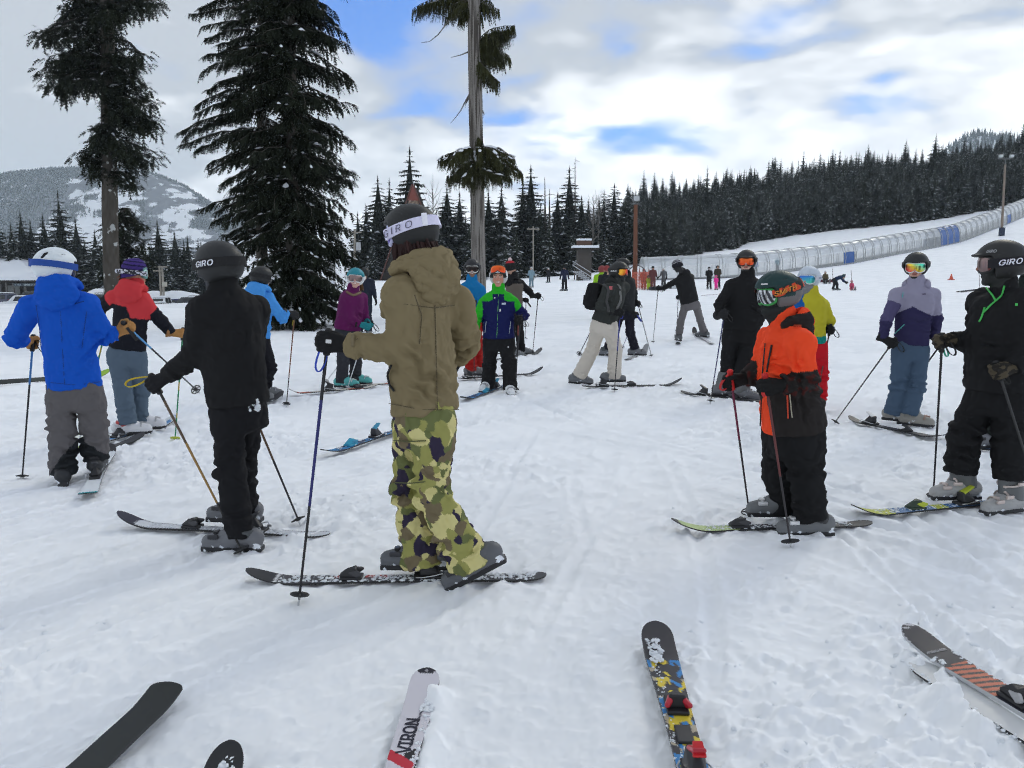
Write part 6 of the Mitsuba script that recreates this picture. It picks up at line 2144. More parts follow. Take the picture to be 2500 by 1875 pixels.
# 12 -- bending over in grey trousers
P12 = person('skier in a black jacket and grey trousers bending forward, striped beanie on', 17.4, 38, (1667, 668), (1684, 738),
             [dict(sh=(1662, 680, -.1), el=(1637, 694, -.1), hand=(1607, 704, -.05), pole=(1594, 838), side=1), dict(sh=(1686, 677, .12), el=(1664, 704, .35), hand=(1656, 726, .5), pole=(1651, 823), side=-1)],
             [dict(hip=(1673, 744), kn=(1662, 786), cuff=(1658, 814), boot=(1657, 834), yaw=5, lift=.02), dict(hip=(1699, 744), kn=(1709, 780), cuff=(1717, 806), boot=(1719, 825), yaw=55, lift=.02)],
             (.014, .014, .015), alb(98, 95, 96, 1.35),
             dict(p=(1654, 650), yaw=48, pitch=30, mask=(BLK, .2), beanie=dict(colour=lambda p, t: np.where((np.abs(((t * 4.2) % 1) - .5) > .34)[:, None], (.5, .5, .52), (.02, .02, .024)))),
             torso=[(0, 28, 22), (.4, 27, 22), (.75, 28, 23), (.9, 24, 20), (1, 12, 12)], boots=DARKB, gloves=DKGL, seed=23, h=.015, hood=.8, colour_hood=(.014, .014, .015))
for i, text in enumerate(['thin grey pole held out by the bending skier', 'thin grey pole close to the leg of the bending skier']):
    a = P12.arms[i]
    pole(text, a['g'] + a['ax'] * .07, a['src']['tip'], shaft=(.10, .10, .10), into=.03)
ski('short ski with a black end pointing towards us under the bending skier', ground(1660, 800), ground(1655, 843), lambda s, t, L: np.where((s < .12)[:, None], (.03, .03, .03), (.55, .55, .57)), (.11, .075, .1), tail_rise=.05)
ski('ski with a round black tip set askew under the bending skier', ground(1694, 815), ground(1739, 842), lambda s, t, L: np.where((s > L - .25)[:, None], (.03, .03, .03), (.5, .5, .52)), (.12, .08, .1), rise=.15)

# 13 -- black suit and orange goggles
P13 = person('tall skier in a black suit with orange mirrored goggles', 9.8, 160, (1825, 676), (1808, 806),
             [dict(sh=(1784, 698), el=(1756, 744, -.05), hand=(1768, 768, -.22), pole=(1734, 985), side=-1, glove=dict(colour=(.022, .022, .024), cuff=(.03, .03, .032), size=1.15)), dict(sh=(1856, 700), el=(1868, 750), hand=(1846, 806, -.1))],
             [dict(hip=(1788, 816), kn=(1780, 866), cuff=(1778, 916), boot=(1764, 972), yaw=-112, lift=.03, scale=1.05), dict(hip=(1826, 816), kn=(1820, 866), cuff=(1812, 916), boot=(1812, 976), yaw=-118)],
             (.0125, .0125, .0135), (.012, .012, .013),
             dict(p=(1822, 640), yaw=162, pitch=2, skin=(.56, .34, .27), helmet=(.024, .025, .025), helmet_kind='brim', mask=((.012, .012, .013), -.085), goggles=dict(frame=(.02, .02, .02), lens='orange', strap=(.012, .012, .012), text=[((WORD, .02, 1.25, .012, .0150, 1, .1, True), (.5, .5, .5))])),
             torso=[(0, 50), (.3, 49), (.65, 47), (.85, 44), (.93, 37), (1, 16)], boots=dict(shell=(.15, .155, .165), cuff=(.13, .135, .14), buckle=(.25, .25, .26)), gloves=DKGL, seed=25, h=.010, leg_r=(.125, .112, .108))
a = P13.arms[0]
pole('dark blue pole held close by the tall skier in black', a['g'] + a['ax'] * .07, a['src']['tip'], shaft=(.025, .03, .10), bands=[(.0, .25, (.02, .02, .02))], grip=(.02, .02, .02), into=.03)
ski('black ski under the big grey boots of the tall skier in black', ground(1905, 989), ground(1662, 963), flat_colour((.03, .03, .034)), (.11, .078, .1), tail_rise=.03, binding=B_DARK, bind_at=-.15)

# 15 -- yellow and teal jacket, white helmet (behind the boy)
YEL, TEALJ, BLUJ = alb(176, 168, 44, 1.35), alb(22, 128, 116, 1.3), alb(24, 84, 150, 1.3)


def jacket15(q):
    c = np.tile(YEL, (len(q['t']), 1))
    c[(q['arm'] == 0) & (q['t'] < .16 + .25 * np.clip(q['x'] + .3, 0, 1) * (q['x'] < -.4))] = TEALJ
    c[(q['arm'] > 0) & (q['s'] > 1.45)] = TEALJ
    c[((q['arm'] == 0) & (q['t'] > .70) & (q['x'] > .25 + .9 * (1 - q['t']))) | ((q['arm'] == 1) & (q['s'] < .8))] = BLUJ
    return c


P15 = person('child in a yellow, teal and blue jacket with a white helmet and grey scarf', 8.85, 134, (1980, 718), (1986, 840),
             [dict(sh=(1954, 748), el=(1942, 792, -.05), hand=(1952, 830, -.1), side=-1), dict(sh=(2008, 748), el=(2026, 784), hand=(2026, 806, -.06), pole=(1987, 1008), side=1)],
             [dict(hip=(1970, 846), kn=(1968, 918), cuff=(1966, 978), boot=(1966, 1004), yaw=150), dict(hip=(2000, 846), kn=(2003, 918), cuff=(2000, 976), boot=(2000, 1004), yaw=150)],
             jacket15, alb(190, 24, 36, 1.3),
             dict(p=(1974, 683), yaw=140, pitch=2, skin=(.55, .34, .27), helmet=alb(176, 184, 194, 1.45), mask=((.22, .22, .23), -.02), buff=(.22, .22, .23), buff_top=-.035, goggles=dict(frame=(.7, .71, .72), lens='blue', strap=(.62, .62, .66), band=(.012, .035, .018), text=[((WORD, .02, 1.25, .012, .0150, 1, .1, True), (.3, .35, .45))])),
             torso=[(0, 34), (.4, 36), (.75, 38), (.88, 36), (.94, 29), (1, 13)], gloves=DKGL, boots=GREYB, seed=29, h=.011)
a = P15.arms[1]
pole('thin reddish pole held by the child in yellow', a['g'] + a['ax'] * .07, a['src']['tip'], shaft=(.13, .05, .045), into=.03)

# 14 -- the boy in orange and black
ORANGE, OBLK = np.array([.86, .072, .02]), alb(42, 38, 37, 1.1)


def jacket14(q):
    t, x, f = q['t'], q['x'], q['f']
    front = f > .045 + .02 * np.sin(t * 9)
    o = (q['arm'] == 0) & (((t > .56 - .5 * f) & (f > -.10)) | (f > .158))
    sl = (q['arm'] > 0) & (q['s'] < .78 + .12 * np.sin(q['v'][:, 2] * 30))
    zone = np.where((q['arm'] > 0), sl, o)
    c = np.where(zone[:, None], ORANGE, OBLK)
    plaid = (q['arm'] > 0) & (q['s'] > .8) & (meshkit.noise(q['v'] * [40, 40, 26], 3) > .56)
    c[plaid] = (.055, .012, .010)
    return c


P14 = person('boy in an orange and black jacket with a dark green helmet', 4.76, 88, (1912, 790), (1938, 1046),
             [dict(sh=(1952, 842, -.19), el=(1962, 932, -.20), hand=(1872, 946, -.18), pole=(1932, 1340), side=1, glove=dict(colour=(.013, .013, .013), cuff=(.02, .02, .02), size=1.08)), dict(sh=(1884, 830, .16), el=(1852, 908, .15), hand=(1786, 934, .10), pole=(1831, 1264), side=-1, glove=dict(colour=(.013, .013, .013), cuff=(.02, .02, .02), size=1.08))],
             [dict(hip=(1962, 1066, -.07), kn=(1968, 1155, -.03), cuff=(1980, 1264), boot=(1984, 1306), yaw=94), dict(hip=(1904, 1064, .07), kn=(1902, 1152, .04), cuff=(1922, 1246), boot=(1908, 1278), yaw=90, lift=.05)],
             jacket14, (.0115, .0115, .012),
             dict(p=(1896, 722), yaw=100, pitch=8, roll=0, s=.99, skin=(.5, .33, .26), helmet=np.array([.008, .036, .036]), helmet_kind='vented', pads=(.14, .13, .13), lower=((.012, .045, .045), -.06), mask=((.02, .022, .022), .02), buff=(.03, .032, .032), buff_top=-.02,
                  badge=(.55, .085, (.55, .55, .56)),
                  goggles=dict(frame=(.04, .30, .07), lens='grey', strap=(.02, .02, .02), band=(.010, .068, .023),
                               print=lambda p, t: np.where((meshkit.fbm(np.stack([p * 7, t * 1.6, 0 * p], -1), 3, 8) > .54)[:, None], (.55, .06, .02), (.018, .02, .018)), text=[(('SMITH', .026, 1.02, .018, .0160, 1, .15, True, (.010, .068)), (.62, .22, .03))])),
             torso=[(0, 104, 84), (.35, 96, 76), (.7, 88, 68), (.87, 74, 58), (.94, 58, 46), (1, 26, 26)], gloves=DKGL, boots=dict(shell=(.155, .16, .165), cuff=(.05, .05, .052), buckle=(.72, .72, .72)), seed=27, h=.008, arm_r=(.090, .080, .064), leg_r=(.125, .112, .112), folds=.011, hood=.85,
             colour_hood=lambda q: np.where(((q[:, 2] > .055) | (q[:, 1] < -.085))[:, None], ORANGE, OBLK))
trim(P14.key, 'zip', P14.jacket, [at(1868, 838, 4.5), at(1862, 900, 4.45), at(1856, 1040, 4.5)], .004, (.02, .02, .02), 0, 30)
trim(P14.key, 'pocket_zip', P14.jacket, [at(1884, 842, 4.45), at(1876, 882, 4.4), at(1872, 908, 4.4)], .006, (.01, .01, .01), 0, 14)
trim(P14.key, 'shoulder_tab', P14.jacket, [at(1938, 795, 4.45), at(1956, 795, 4.45)], .006, (.35, .04, .01), .001, 6)
trim(P14.key, 'pocket_zip', P14.jacket, [at(1922, 966, 4.45), at(1924, 1022, 4.45)], .005, (.5, .05, .02), .001, 10)
trim(P14.key, 'pocket_zip', P14.jacket, [at(1928, 964, 4.45), at(1934, 1020, 4.45)], .004, (.35, .33, .25), .001, 10)
q, nn = snap(P14.trousers, [at(1953, 1062, 4.4)], .004)
tm = meshkit.text_mesh('BOARD FOOT', .013, .001, True)
tq = at(1952, 1066, 4.4)
tv = np.asarray(tm.vertices)
r3 = np.array([.985, .06, -.10])
wp, _ = snap(P14.trousers, q[0] + tv[:, :1] * r3 + tv[:, 1:2] * np.array([0, 0, 1.0]), .004)
put(P14.key + '__thigh_lettering', ply((wp + np.array([0, -1, 0]) * tv[:, 2:3], tm.faces), paint((.5, .5, .5), .6)))
for i, text in enumerate(['dark red pole nearer to us held by the boy in orange', 'red-gripped pole farther from us held by the boy in orange']):
    a = P14.arms[i]
    pole(text, a['g'] + a['ax'] * .085, a['src']['tip'], shaft=(.028, .025, .027), bands=[(.42, .92, (.12, .028, .028))] if i == 0 else [(.55, .9, (.14, .02, .05))], grip=(.55, .02, .02), strap=(.50, .03, .03), strap_dir=(-.1, -.4, -1) if i == 0 else (-.5, -.1, -1), strap_len=.12, into=.02, basket_r=.048)
c14 = lambda s, t, L: np.where((s > L - .05)[:, None], (.05, .05, .05), np.where((s > L - .42)[:, None], (.40, .50, .22), (.05, .05, .055)))  # noqa: E731
k14, m14, L14 = ski('black ski with a lime front under the boy in orange', ground(1638, 1300), ground(2128, 1284), c14, (.105, .075, .10), rise=.075, binding=B_DARK, lift=-.008, bind_at=.0, n=100)
snow_on(k14, m14, 220, (-.5, .45), (-.04, .04), .013, 7, .003, .011, .5)

# 16 -- purple and lavender jacket
LAV, PURP, PLUM = alb(142, 138, 158, 1.3), alb(80, 74, 108, 1.25), alb(50, 46, 80, 1.2)


def jacket16(q):
    c = np.tile(PLUM, (len(q['t']), 1))
    c[(q['arm'] == 0) & (q['t'] > .66 - .16 * np.abs(q['x']))] = LAV
    c[(q['arm'] == 1) & (q['s'] < 1.05)] = PURP
    c[(q['arm'] == 1) & (q['s'] < .28)] = LAV
    c[(q['arm'] == 2) & (q['s'] < .85)] = LAV
    return c


P16 = person('skier in a lavender and plum jacket with rainbow mirrored goggles', 8.15, 148, (2236, 698), (2224, 842),
             [dict(sh=(2190, 722), el=(2164, 784, -.02), hand=(2178, 838, -.12), pole=(2035, 1036), side=-1), dict(sh=(2276, 722), el=(2286, 778, -.02), hand=(2296, 842, -.10), pole=(2172, 1012), side=1)],
             [dict(hip=(2203, 856), kn=(2196, 940), cuff=(2180, 1012), boot=(2184, 1034), yaw=-128, lift=.03), dict(hip=(2243, 856), kn=(2236, 945), cuff=(2218, 1012), boot=(2222, 1038), yaw=-128)],
             jacket16, alb(70, 88, 108, 1.3),
             dict(p=(2236, 652), yaw=149, pitch=9, skin=(.55, .33, .26), helmet=(.026, .027, .027), helmet_kind='plain', mask=((.012, .012, .013), -.085), goggles=dict(frame=(.72, .72, .70), lens='rainbow', strap=(.03, .03, .03), band=(.012, .035, .018))),
             torso=[(0, 42), (.4, 44), (.72, 48), (.87, 45), (.94, 36), (1, 16)], boots=dict(shell=(.30, .29, .26), cuff=(.26, .25, .23), buckle=(.4, .25, .2)), gloves=DKGL, seed=31, h=.0095, hood=.9, colour_hood=LAV, leg_r=(.118, .105, .102))
trim(P16.key, 'pocket_zip', P16.jacket, [at(2208, 792, 7.85), at(2184, 815, 7.85)], .005, (.10, .45, .42), .001, 12)
trim(P16.key, 'chest_zip', P16.jacket, [at(2205, 714, 7.85), at(2203, 726, 7.85)], .004, (.10, .45, .42), .001, 6)
b, nn = snap(P16.jacket, [at(2268, 708, 7.9)], .004)
put(P16.key + '__chest_logo', ply(rbox((.035, .004, .014), .0018), paint((.10, .09, .14), .6)), frame(b[0], np.cross(nn[0], [0, 0, 1]), [0, 0, 1.0]))
for i, text in enumerate(['black pole slanting far out from the lavender and plum jacket', 'black pole with a green strap behind the lavender and plum jacket']):
    a = P16.arms[i]
    pole(text, a['g'] + a['ax'] * .07, a['src']['tip'], strap=(.03, .30, .20) if i else (.02, .02, .02), strap_dir=(.2, -.3, -1) if i else None, into=.03)
ski('dark ski under the lavender and plum jacket', ground(2312, 1080), ground(2072, 1031), flat_colour((.035, .035, .045)), (.115, .08, .105), tail_rise=.05, binding=(B_DARK[0], B_DARK[1], paint((.7, .7, .7), .4)), bind_at=-.10)

# 17 -- black jacket with green zips at the right edge
GZ = (.07, .50, .10)
CAMOG = dict(colour=(.075, .062, .040), cuff=(.015, .015, .015), blotch=(.022, .02, .017), size=1.08)
P17 = person('man in a black jacket with bright green zips and a black helmet', 5.25, 102, (2452, 712), (2440, 950),
             [dict(sh=(2498, 738, -.2), el=(2512, 862, -.24), hand=(2438, 906, -.26), pole=(2560, 1290), side=1, glove=CAMOG), dict(sh=(2398, 738, .18), el=(2404, 838, .22), hand=(2300, 834, .08), pole=(2278, 1220), side=-1, glove=CAMOG)],
             [dict(hip=(2468, 966, -.07), kn=(2464, 1070, -.02), cuff=(2466, 1168), boot=(2462, 1250), yaw=108), dict(hip=(2406, 966, .07), kn=(2354, 1062), cuff=(2346, 1152), boot=(2346, 1232), yaw=94, lift=.04)],
             (.0125, .013, .0135), (.012, .012, .013),
             dict(p=(2440, 648), yaw=70, pitch=2, s=1.10, skin=(.30, .17, .12), helmet=(.024, .025, .025), helmet_kind='brim', mask=((.014, .016, .015), -.028),
                  text=[((WORD, .016, .80, .075, .006, 1, .1, True), (.35, .36, .37))],
                  goggles=dict(frame=(.018, .018, .018), lens='rose', strap=(.012, .012, .016), band=(.006, .030, .026), text=[((WORD, .030, 1.32, .004, .0150, 1, .2, True, (.006, .030)), (.68, .68, .75))])),
             torso=[(0, 94, 80), (.3, 92, 76), (.7, 96, 78), (.86, 86, 68), (.94, 68, 54), (1, 28, 28)], boots=dict(shell=(.36, .36, .355), cuff=(.13, .135, .14), buckle=(.60, .52, .48)), seed=33, h=.0085, arm_r=(.095, .082, .062), leg_r=(.135, .118, .112), folds=.011)
trim(P17.key, 'zip', P17.jacket, [at(2452, 698, 4.9), at(2446, 722, 4.9), at(2418, 745, 4.9), at(2402, 762, 4.9)], .006, GZ, .001, 20)
trim(P17.key, 'collar_edge', P17.jacket, [at(2408, 702, 4.9), at(2424, 722, 4.9), at(2430, 733, 4.9)], .006, GZ, .001, 12)
trim(P17.key, 'chest_zip', P17.jacket, [at(2404, 750, 4.9), at(2396, 776, 4.9), at(2390, 786, 4.9)], .006, GZ, .001, 12)
b, nn = snap(P17.jacket, [at(2459, 746, 4.9)], .003)
put(P17.key + '__button', ply(rbox((.016, .006, .018), .0028), paint(GZ, .5)), frame(b[0], np.cross(nn[0], [0, 0, 1]), [0, 0, 1.0]))
a = P17.arms[1]
pole('upright black pole under the camouflage glove of the man with green zips', a['g'] + a['ax'] * .06, a['src']['tip'], into=.03)
a = P17.arms[0]
pole('dark pole slanting out of the frame from the lower camouflage glove', a['g'] + a['ax'] * .07, a['src']['tip'], shaft=(.03, .03, .03), into=.03)
c17 = lambda s, t, L: np.where((s > L - .06)[:, None], (.06, .06, .06), np.where(((s > L - .30) | (np.abs(s - L * .53) < .05))[:, None], (.42, .45, .06), (.04, .13, .30)))  # noqa: E731
YB = (paint((.03, .05, .03), .4), paint((.03, .03, .03), .4), paint((.45, .52, .04), .45))
k17, m17, L17 = ski('blue and yellow ski under the grey boot of the man with green zips', ground(2078, 1266), ground(2520, 1226), c17, (.115, .08, .105), rise=.07, binding=YB, bind_at=.02, n=90)
snow_on(k17, m17, 130, (-.1, .55), (-.042, .042), .013, 9, .003, .011, .5)

# 18 -- someone behind him, cut by the frame
P18 = person('dark figure mostly hidden behind the man with green zips', 6.95, 150, (2512, 700), (2500, 880),
             [dict(sh=(2462, 730), el=(2440, 800), hand=(2450, 870, -.1)), dict(sh=(2560, 730), el=(2580, 800), hand=(2570, 870))],
             [dict(hip=(2478, 900), kn=(2455, 1000), cuff=(2415, 1062), boot=(2412, 1100), yaw=110, lift=.03), dict(hip=(2530, 900), kn=(2535, 1000), cuff=(2530, 1065), boot=(2530, 1105), yaw=110)],
             (.014, .02, .018), (.014, .018, .016), dict(p=(2512, 640), yaw=120, helmet=(.02, .03, .026), mask=((.02, .03, .025), .1), goggles=dict(frame=(.05, .3, .1), lens='dark', strap=(.05, .25, .08))),
             torso=[(0, 58), (.5, 56), (.86, 54), (.94, 42), (1, 20)], boots=GREYB, seed=35, h=.012)
ski('dark blue ski glimpsed between the legs of the man with green zips', ground(2330, 1092), ground(2560, 1120), flat_colour((.03, .05, .10)), (.115, .08, .1), binding=YB, bind_at=.1)
HAZE = 2.0e-4
# ------------------------------------------------------------------ foreground skis
def near_ski(label, tip, tail, colour, **k):
    return ski(label, ground(*tip), ground(*tail), colour, n=190, m=15, **k)


rng = np.random.default_rng(50)
k, m, L = near_ski('plain black ski end poking up at the lower edge of the picture', (95, 2030), (418, 1716), lambda s, t, L: np.tile((.018, .021, .020), (len(s), 1)), widths=(.12, .120, .128), tail_rise=.03, flat_tail=True, lift=.03)
k, m, L = near_ski('round black ski tip with bits of snow at the lower edge of the picture', (566, 1868), (455, 2160), flat_colour((.012, .013, .016)), widths=(.118, .09, .11), rise=.05, lift=.015)
snow_on(k, m, 40, (L * .5 - .22, L * .5 - .05), (-.045, .01), .034, 12, .004, .013)


def c_white(s, t, L):
    d = L - s
    c = np.tile((.60, .58, .62), (len(s), 1))
    c[(d < .034 - .020 * np.abs(t) ** 2) & (d < .03)] = (.02, .02, .03)
    c[(d < .024) & (np.abs(t) < .28 * (d / .024)) & (d > .006)] = (.35, .34, .36)
    c[(np.abs(t + .28 - .1 * (d - .3)) < .035) & (d > .22) & (d < .46)] = (.025, .025, .045)
    c[(np.abs(t + .40 - .1 * (d - .3)) < .018) & (d > .26) & (d < .46)] = (.025, .025, .045)
    c[(d > .44 + .05 * (t + 1)) & (d < .515 + .0 * t) & (t < -.10) & (t > -.80)] = (.02, .02, .025)
    red = (d > .500 - .035 * t) & (d < .550 - .030 * t) & (t > -.92)
    c[red] = (.50, .03, .05)
    c[(d > .58) & (t > .12) & (t < .34)] = (.025, .025, .045)
    c[(d > .58) & (t > .62) & (t < .80)] = (.025, .025, .045)
    bar = (d > .615) & (d < .632) & (t > -.75) & (t < -.1) & (np.sin(t * 90) > -.2)
    c[bar] = (.08, .08, .09)
    c[d > .655] = (.03, .03, .035)
    return c


def print_on(key, m4, L, text, height, d0, t0, up=.0155, colour=(.02, .02, .035), lengthwise=True, name='lettering', flip=False):
    """Flat lettering on a ski's top sheet: d0 metres back from the tip, t0 metres across."""
    tm = meshkit.text_mesh(text, height, .0006, True)
    v = np.asarray(tm.vertices)
    if lengthwise:
        w = np.stack([L / 2 - d0 + v[:, 0], t0 + v[:, 1], up + v[:, 2]], -1)
    else:
        w = np.stack([L / 2 - d0 + v[:, 1], t0 - v[:, 0], up + v[:, 2]], -1)
    put(key + '__' + name, ply((w, tm.faces), paint(colour, .4)), m4)


k, m, L = near_ski('white ski with black lettering and a red bar, half under snow', (1044, 1684), (930, 2060), c_white, widths=(.112, .085, .105), rise=.045, lift=.022, length=1.55, tip_round=.075)
print_on(k, m, L, 'VIRON', .046, .49, -.020, up=.0130)
snow_on(k, m, 160, (L / 2 - .24, L / 2 - .10), (-.055, -.012), .013, 14, .002, .010)
snow_on(k, m, 90, (L / 2 - .75, L / 2 - .05), (-.055, -.030), .012, 15, .002, .008)


def c_print(s, t, L):
    d = L - s
    P = np.stack([d * 11, t * 1.7, 0 * d], -1)
    a, b, e = meshkit.fbm(P, 3, 5), meshkit.fbm(P * [1.3, .8, 1] + 9, 3, 15), meshkit.fbm(P * [2.2, .6, 1] + 3, 3, 25)
    c = np.tile((.035, .034, .040), (len(s), 1))
    on = d > .26
    c[on & (e > .57)] = (.40, .35, .26)
    c[on & (b > .555)] = (.03, .20, .48)
    c[on & (a > .575)] = (.62, .48, .04)
    c[on & (np.abs(d - .40) < .003)] = (.5, .4, .05)
    return c


RB = (paint((.018, .018, .02), .4), paint((.02, .02, .022), .38), paint((.42, .02, .035), .35))
k, m, L = near_ski('black ski with blue and yellow print and a red and black binding', (1598, 1568), (1735, 2080), c_print, widths=(.135, .10, .125), rise=.05, lift=.024, length=1.5, binding=RB, bind_at=-.075, tip_round=.10)
for x, y, sx, sy, c in [(-.075 + .245, .0, .05, .062, (.7, .7, .7)), (-.075 + .04, .0, .10, .055, (.03, .03, .032)), (-.075 - .06, .0, .05, .03, (.65, .64, .6))]:
    put(k + '__binding_plate', ply(rbox((sx, sy, .012), .004), paint(c, .45), smooth=40), m @ np.array(T().translate([x, y, .018]).matrix, float))
put(k + '__heel_piece__panel', ply(hull_balls([((-.02, .017, 0), .004), ((-.02, -.017, 0), .004), ((.02, .012, .02), .004), ((.02, -.012, .02), .004)], 1), paint((.55, .02, .025), .3), smooth=40), m @ np.array(T().translate([-.075 - .21, 0, .115]).matrix, float))
snow_on(k, m, 150, (L / 2 - .24, L / 2 - .06), (-.005, .052), .024, 16, .002, .010)
snow_on(k, m, 60, (L / 2 - .29, L / 2 - .20), (.005, .052), .018, 17, .004, .011)
snow_on(k, m, 90, (-.2, L / 2 - .3), (.02, .05), .012, 26, .002, .006)


def c_orange(s, t, L):
    d = L - s
    c = np.tile((.030, .030, .041), (len(s), 1))
    edge = (d < .030 - .018 * np.abs(t) ** 2) | ((np.abs(t) > .86) & (d < .10))
    c[edge] = np.where((np.sin(d[edge] * 260 + t[edge] * 3) > -.2)[:, None], (.5, .5, .52), (.06, .06, .07))
    on = (d > .27) & (d < .52)
    stripe = np.sin((d * 1.0 + t * .012) * 190) > -.35
    c[on & stripe] = (.50, .14, .08)
    return c


k, m, L = near_ski('dark grey ski with orange stripes and a black binding', (2208, 1592), (2690, 1905), c_orange, widths=(.115, .085, .10), rise=.045, lift=.055, roll=.10, length=1.5, base=paint((.45, .46, .47), .4), tip_round=.10, binding=(B_DARK[0], B_DARK[1], paint((.35, .35, .36), .4)), bind_at=-.02, thick=.02)
print_on(k, m, L, 'FISCHER', .014, .185, .045, up=.0205, colour=(.4, .4, .42), lengthwise=False)
snow_on(k, m, 60, (L / 2 - .26, L / 2 - .04), (.025, .055), .014, 18, .002, .010)
snow_on(k, m, 70, (L / 2 - .6, L / 2 - .1), (-.060, -.040), .015, 20, .003, .010)
w = m[:3, 1] * .085
k, m, L = ski('white ski lying half buried under the dark grey ski with orange stripes', ground(2225, 1640) + [0, 0, 0], ground(2668, 1935), flat_colour((.62, .63, .63)), widths=(.11, .08, .1), n=120, rise=.0, lift=.026, roll=.12, length=1.45)
snow_on(k, m, 90, (L / 2 - .95, L / 2 + .02), (.035, .060), .008, 19, .002, .009)

# ------------------------------------------------------------------ the covered conveyor lift
PANE_LOW = {'type': 'blendbsdf', 'weight': mikit.proc(lambda p, n, uv: 0.20 + 0.16 * mikit.fbm(p.x * 1.3, p.y * 1.3, p.z * 2.0, 3)), 'a': {'type': 'thindielectric', 'int_ior': 1.45},
            'b': {'type': 'twosided', 'bsdf': {'type': 'diffuse', 'reflectance': rgb((.6, .63, .64))}}}
scene['mat_pane_low'] = PANE_LOW
PANE = {'type': 'blendbsdf', 'weight': mikit.proc(lambda p, n, uv: 0.46 + 0.24 * mikit.fbm(p.x * 1.3, p.y * 1.3, p.z * 2.0, 3)), 'a': {'type': 'thindielectric', 'int_ior': 1.45},
        'b': {'type': 'twosided', 'bsdf': {'type': 'principled', 'base_color': rgb((.72, .75, .77)), 'roughness': 0.6, 'spec_trans': 0.0}}}
scene['mat_pane'] = PANE
PANE_BLUE = paint((.015, .085, .30), .3)
RIB = paint((.44, .45, .45), .45)
RIM = paint((.30, .31, .32), .5)
PATH = [(1566, 712, 88), (1640, 696, 88.5), (1768, 699, 86.5), (1905, 670, 91), (2050, 641, 95.5), (2160, 617, 102), (2270, 592, 110), (2350, 574, 117), (2440, 553, 127), (2520, 533, 140), (2640, 500, 160)]
lp = np.array([[at(x, y, Yd)[0], Yd] for x, y, Yd in PATH])
cum = np.concatenate([[0], np.cumsum(np.linalg.norm(np.diff(lp, axis=0), axis=1))])
STEP = 2.05
NB = int(cum[-1] / STEP)
axis = np.stack([np.interp(np.arange(NB + 1) * STEP, cum, lp[:, i]) for i in (0, 1)], -1)
axis[1:-1] = (axis[:-2] + 2 * axis[1:-1] + axis[2:]) / 4
az_ = hz(axis[:, 0], axis[:, 1])
az_[1:-1] = (az_[:-2] + 2 * az_[1:-1] + az_[2:]) / 4
lift = thing('conveyor_lift', 'long clear arched tunnel over the conveyor lift going up the slope', 'ski lift')
RW, RH = 1.15, 2.45


def arch(i, f=0.0, grow=0.0, n=14, a0=0.0, a1=np.pi):
    j = min(int(i + f), NB - 1)
    c = np.array([*(axis[j] + (axis[j + 1] - axis[j]) * (i + f - j)), az_[j] + (az_[j + 1] - az_[j]) * (i + f - j)])
    d = axis[j + 1] - axis[j]
    d = d / np.linalg.norm(d)
    side = np.array([d[1], -d[0], 0.0])
    a = np.linspace(a0, a1, n)
    r = 1 + grow
    w = RW * np.sign(np.cos(a)) * np.abs(np.cos(a)) ** .8
    return c + side * (w * r)[:, None] + np.array([0, 0, 1.0]) * (RH * np.sin(a) ** .75 * r + .04)[:, None]


BLUES = {int(NB * .0): 0}
open_bays = set()
for i in range(NB):
    p0, p1 = arch(i), arch(i + 1)
    mid = at(0, 0, 1)
    px = CXP + FP * (axis[i][0] / axis[i][1])
    blue = 2258 < px + 4 < 2295
    lower = (2020 < px < 2045) or (2405 < px < 2424) or (1795 < px < 1812)
    rows = [(0, 14)] if blue else [(0, 3), (2, 12), (11, 14)]
    for ra_, rb_ in rows:
        v = np.concatenate([p0[ra_:rb_], p1[ra_:rb_]])
        b = PANE_BLUE if blue or (lower and ra_ == 0) else 'mat_pane' if ra_ == 2 else 'mat_pane_low'
        put(lift + '__panel', ply((v, grid_faces(2, rb_ - ra_)), b, smooth=True), label='opaque blue panel of the tunnel' if b == PANE_BLUE else None)
    rib = [tube(arch(i, f, .014), .040, 5) for f in (0.0, .20)]
    put(lift + '__rib', ply(cat(rib), RIB, smooth=True))
for name, k_, r_ in (('rail', 4, .02), ('rail', 9, .02), ('kerb', 0, .07), ('kerb', 13, .07)):
    put(f'{lift}__{name}', ply(tube(np.array([arch(i)[k_] for i in range(NB + 1)]) + [0, 0, .02], r_, 5), RIM if name == 'kerb' else RIB, smooth=True))
belt = np.array([arch(i)[[3, 10]] * [1, 1, 0] + [0, 0, az_[i] + .06] for i in range(NB + 1)])
put(lift + '__belt', ply((belt.reshape(-1, 3), grid_faces(NB + 1, 2)), paint((.06, .06, .065), .7)))

# ------------------------------------------------------------------ floodlights, poles, wires
RUST = mat('rust_pole', type='diffuse', reflectance=mikit.proc(lambda p, n, uv: mikit.mix((.20, .095, .06), (.12, .06, .045), mikit.fbm(p.x * 4, p.y * 4, p.z * 1.2, 3))))
WOODP = mat('wood_pole', type='diffuse', reflectance=mikit.proc(lambda p, n, uv: mikit.mix((.30, .24, .19), (.20, .165, .14), mikit.fbm(p.x * 9, p.y * 9, p.z * .8, 3))))
WOODG = mat('grey_wood', type='diffuse', reflectance=mikit.proc(lambda p, n, uv: mikit.mix((.36, .33, .28), (.22, .20, .175), mikit.fbm(p.x * 9, p.y * 9, p.z * .8, 3))))
LAMPB = paint((.10, .105, .11), .5)
LAMPG = paint((.45, .47, .48), .2)


def on_ground(px, py, Y):
    p = at(px, py, Y)
    p[2] = float(hz(p[0], p[1]))
    return p


